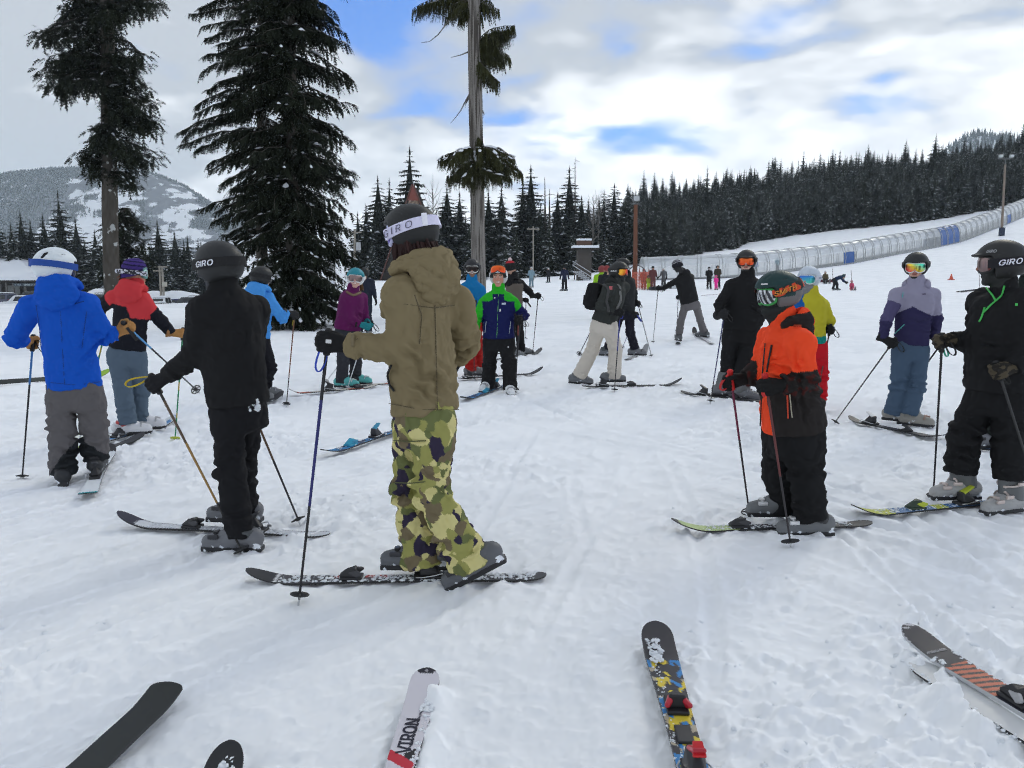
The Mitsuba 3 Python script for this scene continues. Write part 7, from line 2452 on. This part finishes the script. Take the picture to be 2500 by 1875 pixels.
p0, top = on_ground(1551, 670, 62), at(1552, 500, 62)
t = thing('floodlight', 'floodlight on a reddish brown pole at the foot of the slope', 'street lamp')
put(t + '__pole', ply(tube([p0 - [0, 0, .3], (p0 + top) / 2, top], [.19, .17, .15], 10), RUST, smooth=True))
put(t + '__bracket', ply(cat([box((.7, .10, .10), top + [0, 0, .06]), box((.10, .10, .5), top + [0, 0, .25])]), LAMPB))
put(t + '__lamp', ply(rbox((.52, .42, .46), .05, top + [.02, -.05, .46]), LAMPB, smooth=35))
put(t + '__lamp__glass', ply(rbox((.42, .02, .36), .008, top + [.02, -.27, .46]), LAMPG, smooth=35))
p0, top = on_ground(2447, 553, 115), at(2454, 402, 115)
t = thing('floodlight', 'twin floodlight on a pale wooden pole beside the lift tunnel', 'street lamp')
put(t + '__pole', ply(tube([p0 - [0, 0, .3], (p0 + top) / 2, top], [.17, .15, .13], 10), WOODP, smooth=True))
put(t + '__padding', ply(tube([p0, p0 + [0, 0, 1.15]], [.40, .38], 12), paint((.03, .04, .07), .8), smooth=40))
put(t + '__crossarm', ply(box((2.0, .12, .12), top + [0, 0, .8]), LAMPB))
put(t + '__post', ply(tube([top, top + [0, 0, .85]], .07, 8), LAMPB, smooth=True))
for s_ in (-1, 1):
    lk = put(t + '__lamp', ply(rbox((.5, .4, .4), .06, top + [s_ * .75, -.1, 1.15]), LAMPG, smooth=35))
    put(lk + '__lens', ply(rbox((.4, .02, .3), .008, top + [s_ * .75, -.31, 1.15]), paint((.6, .62, .63), .15), smooth=35))

for (px, py0, py1, Yd, text, r) in [(1302, 670, 552, 96, 'tall thin wooden power pole in front of the central wood', .10), (866, 700, 560, 92, 'wooden power pole with a grey transformer beside the dense spruce', .15)]:
    b, top = on_ground(px, py0, Yd), at(px, py1, Yd)
    t = thing('power_pole', text, 'power pole')
    put(t + '__pole', ply(tube([b - [0, 0, .3], top], [r, r * .75], 8), WOODG, smooth=True))
    put(t + '__crossarm', ply(box((1.5, .10, .12), top - [0, 0, .35]), WOODG))
    for dx in (-.6, 0, .6):
        put(t + '__insulator', ply(tube([top + [dx, 0, -.29], top + [dx, 0, -.12]], [.045, .03], 6), paint((.3, .3, .3), .3), smooth=40))
    if px < 900:
        put(t + '__transformer', ply(trimesh.creation.cylinder(.28, .9, sections=14).apply_translation(top + [.38, -.1, -1.9]), paint((.38, .39, .40), .4), smooth=35))
b = on_ground(392, 728, 118)
t = thing('power_pole', 'pair of pale wooden poles joined by crossbars behind the parked pickup', 'power pole')
tops = [at(389, 649, 118), at(395.5, 650, 118)]
for k_, (px, tp) in enumerate(zip((393.5, 400), tops)):
    b = on_ground(px, 726, 118)
    put(t + '__pole', ply(tube([b - [0, 0, .3], tp], [.17, .14], 8), WOODG, smooth=True))
for px0, px1, py in ((378, 408, 651.5), (374, 397, 661)):
    a, c = at(px0, py, 117.7), at(px1, py, 117.7)
    put(t + '__crossarm', ply(box((c[0] - a[0], .14, .2), (a + c) / 2), WOODG))
put(t + '__box', ply(rbox((.6, .4, .7), .05, at(402, 694, 117.6)), paint((.4, .38, .33), .6)))
w0, w1 = at(-200, 618, 140), at(1000, 588, 150)
k_ = np.linspace(0, 1, 40)
put('power_line', ply(tube(w0 + (w1 - w0) * k_[:, None] - np.array([0, 0, 2.2]) * (4 * k_ * (1 - k_))[:, None], .022, 4), BLACK), label='thin power line crossing in front of the far mountain', category='wire')

# ------------------------------------------------------------------ the lodge and the parked cars
YL = 138.0
lodge = thing('lodge', 'low dark lodge with a broad snow-covered roof at the edge of the car park', 'building')
DARKW = mat('dark_wood', type='diffuse', reflectance=mikit.proc(lambda p, n, uv: mikit.mix((.030, .026, .024), (.055, .05, .046), mikit.fbm(p.x * 3, p.y * 3, p.z * 9, 3))))
ea, eb = at(22, 684, YL), at(107, 685, YL)
ridge0, ridge1 = at(-260, 560, YL + 9), at(-20, 640, YL + 9)
ez = ea[2]
x0, x1 = at(-330, 684, YL)[0], eb[0]
back = 20.0
gz0 = float(hz(x1 - 3, YL + 8))
rv = np.array([[x0, YL - 1, ez], [x1, YL - 1, ez], [x1, YL + back, ez], [x0, YL + back, ez], [x0 + 10, YL + back / 2, ez + 3.4], [x1 - 10.5, YL + back / 2, ez + 3.4]])
roof = np.vstack([rv, rv + [0, 0, .55]])
q = lambda *i: [[i[0], i[1], i[2]], [i[0], i[2], i[3]]]  # noqa: E731
rf = [[6 + 0, 6 + 1, 6 + 5], [6 + 0, 6 + 5, 6 + 4], [6 + 1, 6 + 2, 6 + 5], [6 + 2, 6 + 3, 6 + 4], [6 + 2, 6 + 4, 6 + 5], [6 + 3, 6 + 0, 6 + 4], [0, 2, 1], [0, 3, 2]] + q(0, 1, 7, 6) + q(1, 2, 8, 7) + q(2, 3, 9, 8) + q(3, 0, 6, 9)
rk = put(lodge + '__roof', ply((roof, np.array(rf)), SNOWY))
put(rk + '__fascia', ply(box((x1 - x0, .2, .35), ((x0 + x1) / 2, YL - .85, ez - .12)), DARKW))
wz = ez - .4 - gz0
wx1 = x1 - 3.0
put(lodge + '__wall', ply(box((wx1 - x0 - 2, back - 6, wz), ((x0 + 2 + wx1) / 2, YL + back / 2, gz0 + wz / 2)), DARKW))
for px in (2, 17, 34, 63, 96):
    c = at(px, 715, YL - .6)
    put(lodge + '__post', ply(box((.24, .24, wz), (c[0], c[1], gz0 + wz / 2)), paint((.10, .095, .09), .7)))
for px, w_ in ((22, .9), (30, .5), (42, .9)):
    c = at(px, 707, YL + 2.9)
    put(lodge + '__window', ply(box((w_, .1, 1.5), (c[0], YL + 2.92, gz0 + wz * .55)), paint((.17, .18, .17), .3)))
sa, sb = at(34, 697, YL - .9), at(97, 697, YL - .9)
sg = thing('sign', 'long dark sign board with pale letters hung under the lodge eave', 'sign')
sz = (sb[0] - sa[0], .09, .50)
put(sg + '__board', ply(box(sz, ((sa[0] + sb[0]) / 2, YL - 1.0, sa[2] + .12)), paint((.04, .055, .07), .6)))
for text, px, py in (('K PEL', 36, 697), ('OPEN', 58, 697), ('K T L (', 77, 697)):
    a = at(px, py, YL - 1.06)
    tm = meshkit.text_mesh(text, .30, .01, text == 'OPEN')
    v = np.asarray(tm.vertices)
    put(sg + '__lettering', ply((np.stack([a[0] + v[:, 0] * 1.0, a[1] - v[:, 2], a[2] - .03 + v[:, 1]], -1), tm.faces), paint((.42, .47, .50) if text == 'OPEN' else (.30, .36, .42), .6)))
back2 = thing('shed', 'flat snowy shed roof behind the lodge', 'building')
c = at(38, 654, YL + 16)
put(back2 + '__roof', ply(box((5.2, 4, .22), c), SNOWY))
put(back2 + '__wall', ply(box((4.6, 3.4, c[2] - gz0), (c[0], c[1], (c[2] + gz0) / 2 - .12)), DARKW))


def car(px, Y, yaw, colour, kind, text, snowtop=False):
    p = on_ground(px, 700, Y)
    t = thing('parked_car', text, 'car', 'cars in the car park below')
    L, W, H = {'suv': (4.7, 1.9, 1.75), 'pickup': (5.4, 1.95, 1.85), 'sedan': (4.6, 1.8, 1.45)}[kind]
    low = [(-L / 2, .45), (-L / 2 + .05, .85), (-L / 2 + .25, .98), (L / 2 - 1.1, .98), (L / 2 - .15, .88), (L / 2, .7), (L / 2 - .02, .4), (L / 2 - .3, .28), (-L / 2 + .3, .28)]
    cab = {'suv': [(-L / 2 + .18, .95), (-L / 2 + .45, H - .05), (-L / 2 + .8, H), (.5, H - .02), (1.25, .95)], 'pickup': [(-.7, .95), (-.55, H - .04), (-.3, H), (.75, H - .02), (1.4, .95)], 'sedan': [(-1.75, .95), (-1.0, H - .02), (-.6, H), (.25, H - .02), (1.2, .95)]}[kind]
    m = np.array(T().translate([float(x) for x in p]).rotate([0, 0, 1], yaw).matrix, float)

    def slab(pr, w, wt):
        a = np.array([[x, -w / 2 if True else 0, z] for x, z in pr])
        zz = np.array([z for _, z in pr])
        tt = (zz - zz.min()) / (np.ptp(zz) + 1e-6)
        hw = (w + (wt - w) * tt) / 2
        return hull(np.vstack([np.c_[a[:, 0], -hw, zz], np.c_[a[:, 0], hw, zz]]))

    b = paint(colour, .3, 0, .5)
    put(t + '__body', ply(slab(low, W, W - .05), b, smooth=30), m)
    put(t + '__cabin', ply(slab(cab, W - .06, W - .45), b, smooth=30), m)
    glass = paint((.02, .022, .025), .08)
    cx = [x for x, _ in cab]
    for s_ in (-1, 1):
        for u0, u1 in ((.10, .46), (.52, .90)):
            x0_, x1_ = np.interp([u0, u1], [0, 1], [cab[1][0], cab[-2][0]])
            pane = [(x0_ - .1 * (u0 < .2), s_ * ((W - .06) / 2 - .035), 1.02), (x1_ + .35 * (u1 > .8), s_ * ((W - .06) / 2 - .035), 1.02), (x1_, s_ * ((W - .45) / 2 + .045), H - .14), (x0_ + .05, s_ * ((W - .45) / 2 + .045), H - .14)]
            pn = np.array(pane)
            put(t + '__window', ply(hull(np.vstack([pn, pn + [0, s_ * .03, 0]])), glass), m)
    for xa, xb in ((cab[-1][0], cab[-2][0]), (cab[0][0], cab[1][0])):
        dx = .03 if xa > 0 else -.03
        pn = np.array([(xa + dx - .06 * np.sign(dx) * 0, y, 1.02) for y in (-.78, .78)] + [(xb + dx * 2.2, y, H - .13) for y in (.62, -.62)])
        put(t + '__window', ply(hull(np.vstack([pn, pn + [-dx * 1.0, 0, 0]])), glass), m)
    for x in (-L / 2 + .85, L / 2 - .9):
        for s_ in (-1, 1):
            wh = trimesh.creation.cylinder(.34, .22, sections=18)
            wh.apply_transform(trimesh.transformations.rotation_matrix(np.pi / 2, [1, 0, 0]))
            wh.apply_translation([x, s_ * (W / 2 - .10), .34])
            wk = put(t + '__wheel', ply(wh, paint((.02, .02, .02), .7), smooth=40), m)
            rim_ = trimesh.creation.cylinder(.2, .02, sections=14)
            rim_.apply_transform(trimesh.transformations.rotation_matrix(np.pi / 2, [1, 0, 0]))
            rim_.apply_translation([x, s_ * (W / 2 + .015), .34])
            put(wk + '__rim', ply(rim_, METAL, smooth=40), m)
    for s_ in (-1, 1):
        put(t + '__headlight', ply(rbox((.06, .38, .16), .02, (L / 2 - .06, s_ * .62, .74)), paint((.6, .62, .63), .1)), m)
        put(t + '__tail_light', ply(rbox((.05, .16, .28), .02, (-L / 2 + .06, s_ * .78, .80)), paint((.3, .01, .01), .2)), m)
    put(t + '__grille', ply(rbox((.05, .80, .18), .02, (L / 2 - .015, 0, .66)), BLACK), m)
    if snowtop:
        c_ = cab[2][0] + .5
        put(t + '__snow', ply(rbox((1.5, W - .6, .12), .05, (c_, 0, H + .03), sub=2), SNOW_LUMP, smooth=True), m)


car(46, 108, 195, (.62, .64, .66), 'suv', 'white estate car on the car park below the lodge')
car(2, 116, 160, (.04, .045, .08), 'suv', 'dark blue car at the edge of the frame below the lodge')
car(14, 128, 170, (.05, .05, .06), 'sedan', 'dark saloon in front of the lodge posts', True)
car(72, 122, 200, (.03, .035, .03), 'pickup', 'dark pickup in front of the lodge beside the blue jacket')
car(215, 112, 195, (.05, .055, .055), 'suv', 'dark car between the two skiers by the mossy trunk', True)
car(240, 120, 200, (.03, .03, .03), 'suv', 'black car behind the coral jacket')
car(394, 100, -96, (.60, .62, .64), 'pickup', 'white pickup truck facing us beside the power poles', True)
car(388, 92, -60, (.05, .055, .06), 'sedan', 'dark snow-dusted car below the white pickup', True)
car(432, 104, 160, (.02, .03, .10), 'sedan', 'dark blue saloon right of the white pickup')
car(452, 101, 205, (.035, .038, .04), 'suv', 'dark off-roader right of the blue saloon', True)
car(470, 108, 205, (.10, .105, .11), 'suv', 'grey off-roader at the end of the car row')
for cx_, cy_, Yd, w_, h_, text in ((380, 722, 121, 3.2, 2.0, 'smaller snow bank behind the white pickup'), (434, 722, 122, 4.6, 2.0, 'larger snow bank behind the dark off-roaders'), (246, 722, 124, 3.0, 2.2, 'snow bank behind the parked cars beside the mossy trunk')):
    c = on_ground(cx_, cy_, Yd)
    b = trimesh.creation.icosphere(subdivisions=4)
    v = b.vertices * [w_, 3, h_] * (1 + .25 * (meshkit.fbm(b.vertices * 2.2, 3, 5) - .5))[:, None]
    put('snow_bank', ply((v + c, b.faces), SNOW_LUMP, smooth=True), label=text, category='snow bank')

# ------------------------------------------------------------------ the shingled gable hut and the small hut in the wood
Yh = 104.0
hut = thing('gable_hut', 'steep shingled gable with a rust-red cap showing above the wood', 'building')
a, l, r = at(1008, 452, Yh), at(984, 528, Yh), at(1037, 528, Yh)
gz = float(hz(a[0], Yh))
full = (a[2] - gz) / (a[2] - l[2])
hw_ = (r[0] - l[0]) / 2 * full
tri = np.array([[a[0] - hw_, Yh, gz], [a[0] + hw_, Yh, gz], [a[0], Yh, a[2]], [a[0] - hw_, Yh + 6, gz], [a[0] + hw_, Yh + 6, gz], [a[0], Yh + 6, a[2]]])
put(hut + '__wall', ply((tri, np.array([[0, 1, 2], [3, 5, 4], [0, 3, 4], [0, 4, 1], [0, 2, 5], [0, 5, 3], [1, 4, 5], [1, 5, 2]])), DARKW))
SHING = [paint(c, .8) for c in ((.24, .17, .12), (.18, .12, .085), (.30, .23, .17), (.14, .10, .08))]
rng = np.random.default_rng(8)
rowh = .42
for n_ in range(26):
    z = a[2] - 1.7 - n_ * rowh
    if z < gz + 1:
        break
    half = hw_ * (a[2] - z) / (a[2] - gz)
    x = a[0] - half + rng.uniform(0, .15)
    while x < a[0] + half - .1:
        w_ = rng.uniform(.16, .30)
        if n_ < 7:
            put(hut + '__shingle', ply(box((w_ - .02, .035, rowh + .05), (x + w_ / 2, Yh - .03 - .01 * rng.random(), z - rowh / 2), m=None), SHING[rng.integers(4)]))
        x += w_
cap_ = [a + [0, -.08, .05], a + [-hw_ * .16, -.10, -(a[2] - gz) * .16], a + [hw_ * .16, -.10, -(a[2] - gz) * .16]]
put(hut + '__cap', ply(hull(np.vstack([cap_, np.array(cap_) + [0, .16, 0]])), paint((.20, .06, .045), .8)))
for s_ in (-1, 1):
    e = np.array([a + [s_ * .10, -.12, .1], [a[0] + s_ * (hw_ + .1), Yh - .12, gz]])
    put(hut + '__barge_board', ply(tube(e, .09, 4), paint((.12, .05, .04), .8)))
Yw = 92.0
c = at(1428, 610, Yw)
gz = float(hz(c[0], Yw)) - .2
hut = thing('lift_hut', 'small wooden hut with a snowy overhanging roof by the slope', 'building')
put(hut + '__wall', ply(box((1.6, 1.5, c[2] - gz + .1), (c[0] - .1, Yw, (c[2] + gz) / 2)), paint((.07, .06, .052), .8)))
put(hut + '__roof', ply(rbox((3.0, 2.6, .34), .1, (c[0], Yw, c[2] + .32)), SNOWY, smooth=True))
put(hut + '__roof__fascia', ply(box((3.0, 2.6, .16), (c[0], Yw, c[2] + .09)), DARKW))
put(hut + '__upper_roof', ply(rbox((1.7, 1.4, .24), .08, (c[0] - .1, Yw + .3, c[2] + 1.15)), SNOWY, smooth=True))
put(hut + '__upper_roof__fascia', ply(box((1.6, 1.3, .55), (c[0] - .1, Yw + .3, c[2] + .76)), paint((.10, .055, .04), .8)))
for i in range(5):
    put(hut + '__step', ply(box((1.0, .3, .08), (c[0] - .9 + .28 * i, Yw - 1.2, gz + .25 + (4 - i) * .22)), SNOWY))
for dz in (0, .45):
    put(hut + '__handrail', ply(tube([[c[0] - 1.5, Yw - 1.4, gz + 1.9 + dz], [c[0] + .6, Yw - 1.4, gz + .6 + dz]], .05, 5), paint((.45, .46, .48), .6)))
for px, py, Yd, text in ((1403, 640, 94, 'short marker post left of the small hut'),):
    b = on_ground(px, py, Yd)
    put('marker_post', ply(tube([b, b + [0, 0, 1.3]], .06, 6), paint((.12, .10, .09), .8)), label=text, category='post')

# ------------------------------------------------------------------ small figures and things on the slope
def little(px, py, h, label, jacket, trousers, hat=(.02, .02, .02), yaw=180, pose='stand', skin=(.45, .28, .2), group=None, Yd=None, helmet=True, arm=None, lift_up=0.0):
    """A small figure far off: feet at the pixel (px, py), h metres tall."""
    p = ground(px, py) if Yd is None else on_ground(px, py, Yd)
    Y = float(p[1])
    s = FP / Y
    base = p + [0, 0, lift_up]
    d = base - CAM
    fx = CXP + FP * d[0] / (d[1] * CP - d[2] * SP)
    fy = CYP - FP * (d[1] * SP + d[2] * CP) / (d[1] * CP - d[2] * SP)
    u = h * s
    X = lambda x, y, z=0: (fx + x * u, fy - y * u, z * h)  # noqa: E731
    sg = 1 if abs(((yaw + 180) % 360) - 180) > 90 else -1
    a = arm or [(.17, .50), (.17, .50)]
    arms = [dict(sh=X(-.105, .79), el=X(-.14, .64), hand=X(-a[0][0], a[0][1], -.02)), dict(sh=X(.105, .79), el=X(.14, .64), hand=X(a[1][0], a[1][1], -.02))]
    lean = 0.0
    hip, kn, cu = .50, .28, .06
    neck, hem, hd = X(lean, .83), X(0, .46), X(lean * 1.3, .915)
    legs = [dict(hip=X(-.05, .47), kn=X(-.06, kn), cuff=X(-.07, cu), at=base + [-.07 * h, 0, 0], boot=(0, 0), yaw=yaw), dict(hip=X(.05, .47), kn=X(.06, kn), cuff=X(.07, cu), at=base + [.07 * h, 0, 0], boot=(0, 0), yaw=yaw)]
    if pose == 'sit':
        neck, hem, hd = X(0, .50), X(0, .10), X(0, .60)
        arms = [dict(sh=X(-.10, .46), el=X(-.15, .30), hand=X(-.05, .20, -.1)), dict(sh=X(.10, .46), el=X(.15, .30), hand=X(.05, .20, -.1))]
        legs = [dict(hip=X(-.06, .10), kn=X(-.10, .22, -.15), cuff=X(-.09, .08, -.30), at=base + [-.1 * h, -.3 * h, 0], boot=(0, 0), yaw=yaw), dict(hip=X(.06, .10), kn=X(.10, .22, -.15), cuff=X(.09, .08, -.30), at=base + [.1 * h, -.3 * h, 0], boot=(0, 0), yaw=yaw)]
    if pose == 'lean':
        neck, hem, hd = X(.24, .56), X(-.04, .44), X(.34, .58)
        arms = [dict(sh=X(.20, .53, -.08), el=X(.30, .38, -.08), hand=X(.42, .30, -.08)), dict(sh=X(.22, .55, .08), el=X(.34, .38, .08), hand=X(.46, .32, .08))]
        legs[0].update(hip=X(-.05, .42, -.05), kn=X(-.05, .24), cuff=X(-.13, .05))
        legs[1].update(hip=X(.0, .42, .05), kn=X(.06, .24), cuff=X(.06, .05))
    hw = .125 * u
    hdspec = dict(p=hd, yaw=yaw, s=max(.8, h / 1.75), skin=skin)
    if helmet:
        hdspec['helmet'] = hat
    else:
        hdspec['beanie'] = dict(colour=lambda p, t: np.tile(np.asarray(hat, float), (len(p), 1)))
    return person(label, Y, yaw, neck, hem, arms, legs, jacket, trousers, hdspec, torso=[(0, hw), (.4, hw * .95), (.8, hw), (.92, hw * .8), (1, hw * .4)], seed=int(px) % 90, h=.03, folds=.008, girth=max(.55, h / 1.75) * 1.02, group=group, depth=.72)


DK = (.02, .021, .024)
little(413, 744, 1.75, 'person in dark blue walking down to the car park', (.02, .03, .08), (.015, .018, .035), Yd=55, yaw=10, helmet=False)
little(1378, 710, 1.80, 'person in a dark blue coat standing alone on the far snow', (.018, .022, .05), DK, helmet=False, yaw=60)
little(1297, 702, 1.70, 'person in pale blue standing by the wooden power pole', (.20, .30, .36), (.17, .25, .30), hat=(.5, .5, .5), yaw=150)
little(1339, 690, 1.60, 'person with a white hat far off by the edge of the wood', DK, DK, hat=(.6, .6, .6), helmet=False, yaw=120)
little(888, 765, 1.65, 'dark figure right behind the maroon jacket', (.02, .025, .04), (.02, .025, .04), Yd=19, yaw=20)
little(1470, 735, 1.75, 'figure in lime behind the backpack wearer, hidden but for one side', (.32, .62, .03), DK, hat=(.25, .05, .05), Yd=26, yaw=30)
little(1482, 742, 1.75, 'dark-clad figure with a raised hand beside the lime figure', DK, DK, hat=(.3, .07, .07), helmet=False, Yd=25, yaw=30)
little(1571, 715, 1.55, 'person in dark red waiting behind the orange fence', (.16, .05, .05), DK, hat=(.2, .08, .08), Yd=60, helmet=False)
little(1583, 717, 1.05, 'child in lime trousers waiting by the orange fence', (.30, .30, .05), (.40, .60, .05), hat=(.02, .02, .02), Yd=58)
little(1594, 717, 1.75, 'tall person in dark maroon at the end of the orange fence', (.12, .045, .045), (.13, .05, .05), Yd=57, helmet=False)
little(1620, 712, 1.65, 'person in grey with a white hat at the lift entrance', (.10, .105, .11), (.07, .075, .08), hat=(.65, .65, .64), helmet=False, Yd=60, yaw=90, arm=[(.25, .55), (.12, .5)])
little(1731, 715, 1.70, 'person all in black with a white face mask near the lift', (.014, .014, .015), (.014, .014, .015), skin=(.6, .6, .6), Yd=60, arm=[(.03, .60), (.03, .58)], helmet=False)
little(1752, 712, 1.80, 'person in a dark brown coat with a fur cuff near the lift', (.05, .04, .03), DK, Yd=62, arm=[(-.04, .60), (-.08, .58)])
little(1748, 716, 1.05, 'small child in a bright pink suit near the lift', (.80, .04, .30), (.80, .04, .30), hat=(.75, .05, .3), Yd=58)
little(2015, 692, 1.65, 'person in brown sitting on the slope behind a snowboard', (.10, .085, .05), (.03, .03, .03), hat=(.5, .5, .48), helmet=False, pose='sit')
little(2040, 716, 1.75, 'adult in navy bending down to help a child', (.015, .028, .07), DK, hat=(.02, .05, .06), pose='lean', Yd=57, yaw=-90)
little(2079, 716, 1.0, 'small child in pink sitting on the snow', (.55, .08, .16), (.50, .06, .12), hat=(.5, .25, .3), pose='sit', Yd=57)
for px, py, f_, c, text in ((1897, 672, 0, (.05, .30, .42), 'person in teal riding the lift inside the tunnel'), (1845, 676, 0, (.02, .10, .42), 'person in blue riding the lift behind the tall skier in black'), (2071, 635, 0, (.12, .125, .13), 'person in grey riding the lift near the low blue panel'), (2459, 548, 0, (.05, .05, .05), 'dark rider in the tunnel past the twin floodlight'), (2493, 536, 0, (.09, .09, .09), 'rider in grey at the top end of the tunnel'), (2086, 634, 0, (.05, .05, .06), 'child in dark clothes riding the lift ahead of the grey rider')):
    j = int(np.argmin(np.abs(CXP + FP * axis[:, 0] / axis[:, 1] - px)))
    little(px, py, 1.1 if 'child' in text else 1.6, text, c, DK, Yd=float(axis[j][1]), yaw=-60, lift_up=.08)

# orange netting at the lift entrance
net = thing('safety_fence', 'orange safety netting in sagging panels at the lift entrance', 'fence')
ORN = paint((.55, .13, .085), .8)
pts_ = [on_ground(px, 716, Yd) for px, Yd in ((1543, 60), (1560, 59), (1572, 58.5), (1583, 60), (1597, 58))]
for i in range(len(pts_) - 1):
    a, b = pts_[i], pts_[i + 1]
    put(net + '__post', ply(tube([a - [0, 0, .1], a + [0, 0, 1.5]], .03, 6), paint((.35, .10, .08), .7)))
    strands = []
    for k_ in range(12):
        z = .15 + k_ * .105
        strands.append(tube([a + [0, 0, z], (a + b) / 2 + [0, 0, z - .05], b + [0, 0, z]], .018, 4))
    for k_ in np.linspace(0.05, .95, 9):
        q_ = a + (b - a) * k_
        strands.append(tube([q_ + [0, 0, .12], q_ + [0, 0, 1.32]], .012, 4))
    put(net + '__net', ply(cat(strands), ORN), kind='stuff')
t = thing('lift_gate', 'dark hoop over the start of the lift behind the orange fence', 'gate')
g = on_ground(1554, 712, 62)
an = np.linspace(0, np.pi, 16)
put(t + '__hoop', ply(tube(g + np.stack([.9 * np.cos(an), 0 * an, 1.35 * np.sin(an) + .45], -1), .04, 6), paint((.06, .06, .065), .6), smooth=True))
for s_ in (-1, 1):
    put(t + '__post', ply(tube([g + [s_ * .9, 0, -.1], g + [s_ * .9, 0, .5]], .04, 6), paint((.06, .06, .065), .6)))

# slalom poles, cone, snowboards, ropes
for px, y0, y1, Yd, text in ((2033, 655, 708, 60, 'thin slalom pole beside the sitting snowboarder'), (2078, 660, 712, 59, 'thin slalom pole beside the child in pink'), (2041, 682, 706, 60, 'short thin stake between two slalom poles'), (2391, 670, 706, 57, 'thin slalom pole in front of the man with green zips')):
    a, b = at(px, y0, Yd), at(px + 1, y1, Yd)
    b[2] = min(b[2], float(hz(b[0], b[1])))
    put('slalom_pole', ply(tube([b, a], .018, 5), paint((.10, .07, .06), .6)), label=text, category='pole')
c = ground(2322, 683)
t = thing('traffic_cone', 'small orange cone alone on the slope', 'cone')
put(t + '__cone', ply(tube([c + [0, 0, .03], c + [0, 0, .5]], [.17, .03], 12), paint((.62, .10, .06), .6), smooth=40))
put(t + '__base', ply(rbox((.44, .44, .05), .015, c + [0, 0, .03]), paint((.55, .10, .06), .6)))


def snowboard(label, c, yaw, tilt, top, base, L=1.5, W=.28):
    key = thing('snowboard', label, 'snowboard')
    n = 40
    x = np.linspace(-L / 2, L / 2, n)
    e = np.clip((L / 2 - np.abs(x)) / .16, 0, 1)
    w = (W - .03 * np.cos(x / L * np.pi)) * np.sqrt(1 - (1 - e) ** 2.2)
    z = .06 * np.clip((np.abs(x) - L / 2 + .22) / .22, 0, 1) ** 1.6
    t_ = np.linspace(-.5, .5, 5)
    topv = np.stack([np.repeat(x[:, None], 5, 1), w[:, None] * t_, np.repeat(z[:, None], 5, 1) + .012], -1)
    bot = topv - [0, 0, .012]
    m = np.array(T().translate([float(v) for v in c]).rotate([0, 0, 1], yaw).rotate([1, 0, 0], tilt).matrix, float)
    put(key + '__deck', ply((topv.reshape(-1, 3), grid_faces(n, 5)[:, ::-1]), paint(top, .35), smooth=True), m)
    put(key + '__base', ply((bot.reshape(-1, 3), grid_faces(n, 5)), paint(base, .35), smooth=True), m)
    for s_ in (-.25, .25):
        put(key + '__binding', ply(cat([rbox((.12, .24, .04), .015, (s_, 0, .03)), rbox((.10, .03, .22), .012, (s_, .10, .13))]), BLACK, smooth=40), m)


snowboard('white and black snowboard tipped on its edge by the lift entrance', on_ground(1628, 712, 57) + [0, 0, .22], 0, 70, (.5, .52, .54), (.05, .05, .06), 1.45)
snowboard('dark grey snowboard in front of the lift entrance', on_ground(1604, 714, 56) + [0, 0, .16], 5, 65, (.03, .03, .035), (.05, .05, .05), 1.2)
snowboard('dark red snowboard under the sitting person on the slope', ground(2013, 690) + [0, -.5, .16], 0, 65, (.10, .02, .03), (.12, .03, .04), 1.7)
a, b = ground(2336, 714), ground(2420, 704)
for off, text in ((0, 'upper dark rope lying on the snow before the slope'), (-.5, 'lower dark rope lying on the snow before the slope')):
    q_ = np.array([a, (a + b) / 2, b]) + [0, off, .05]
    put('rope', ply(tube(q_, .035, 5), paint((.05, .05, .055), .8)), label=text, category='rope')
for px, py in ((1700, 716), (1718, 719)):
    pass
ski('thin red ski under the person all in black near the lift', ground(1760, 719), ground(1712, 722), flat_colour((.35, .08, .09)), (.11, .08, .1))

# ------------------------------------------------------------------ the air
scene['air'] = {'type': 'homogeneous', 'albedo': rgb((.80, .91, .99)), 'sigma_t': HAZE}
scene['camera']['medium'] = {'type': 'ref', 'id': 'air'}
scene['haze'] = {'type': 'cube', 'to_world': T().translate([0, 0, 205]).scale([3600, 3600, 245]), 'bsdf': {'type': 'null'}, 'interior': {'type': 'ref', 'id': 'air'}}
labels['haze'] = {'label': 'thin mountain haze filling the air', 'kind': 'stuff'}
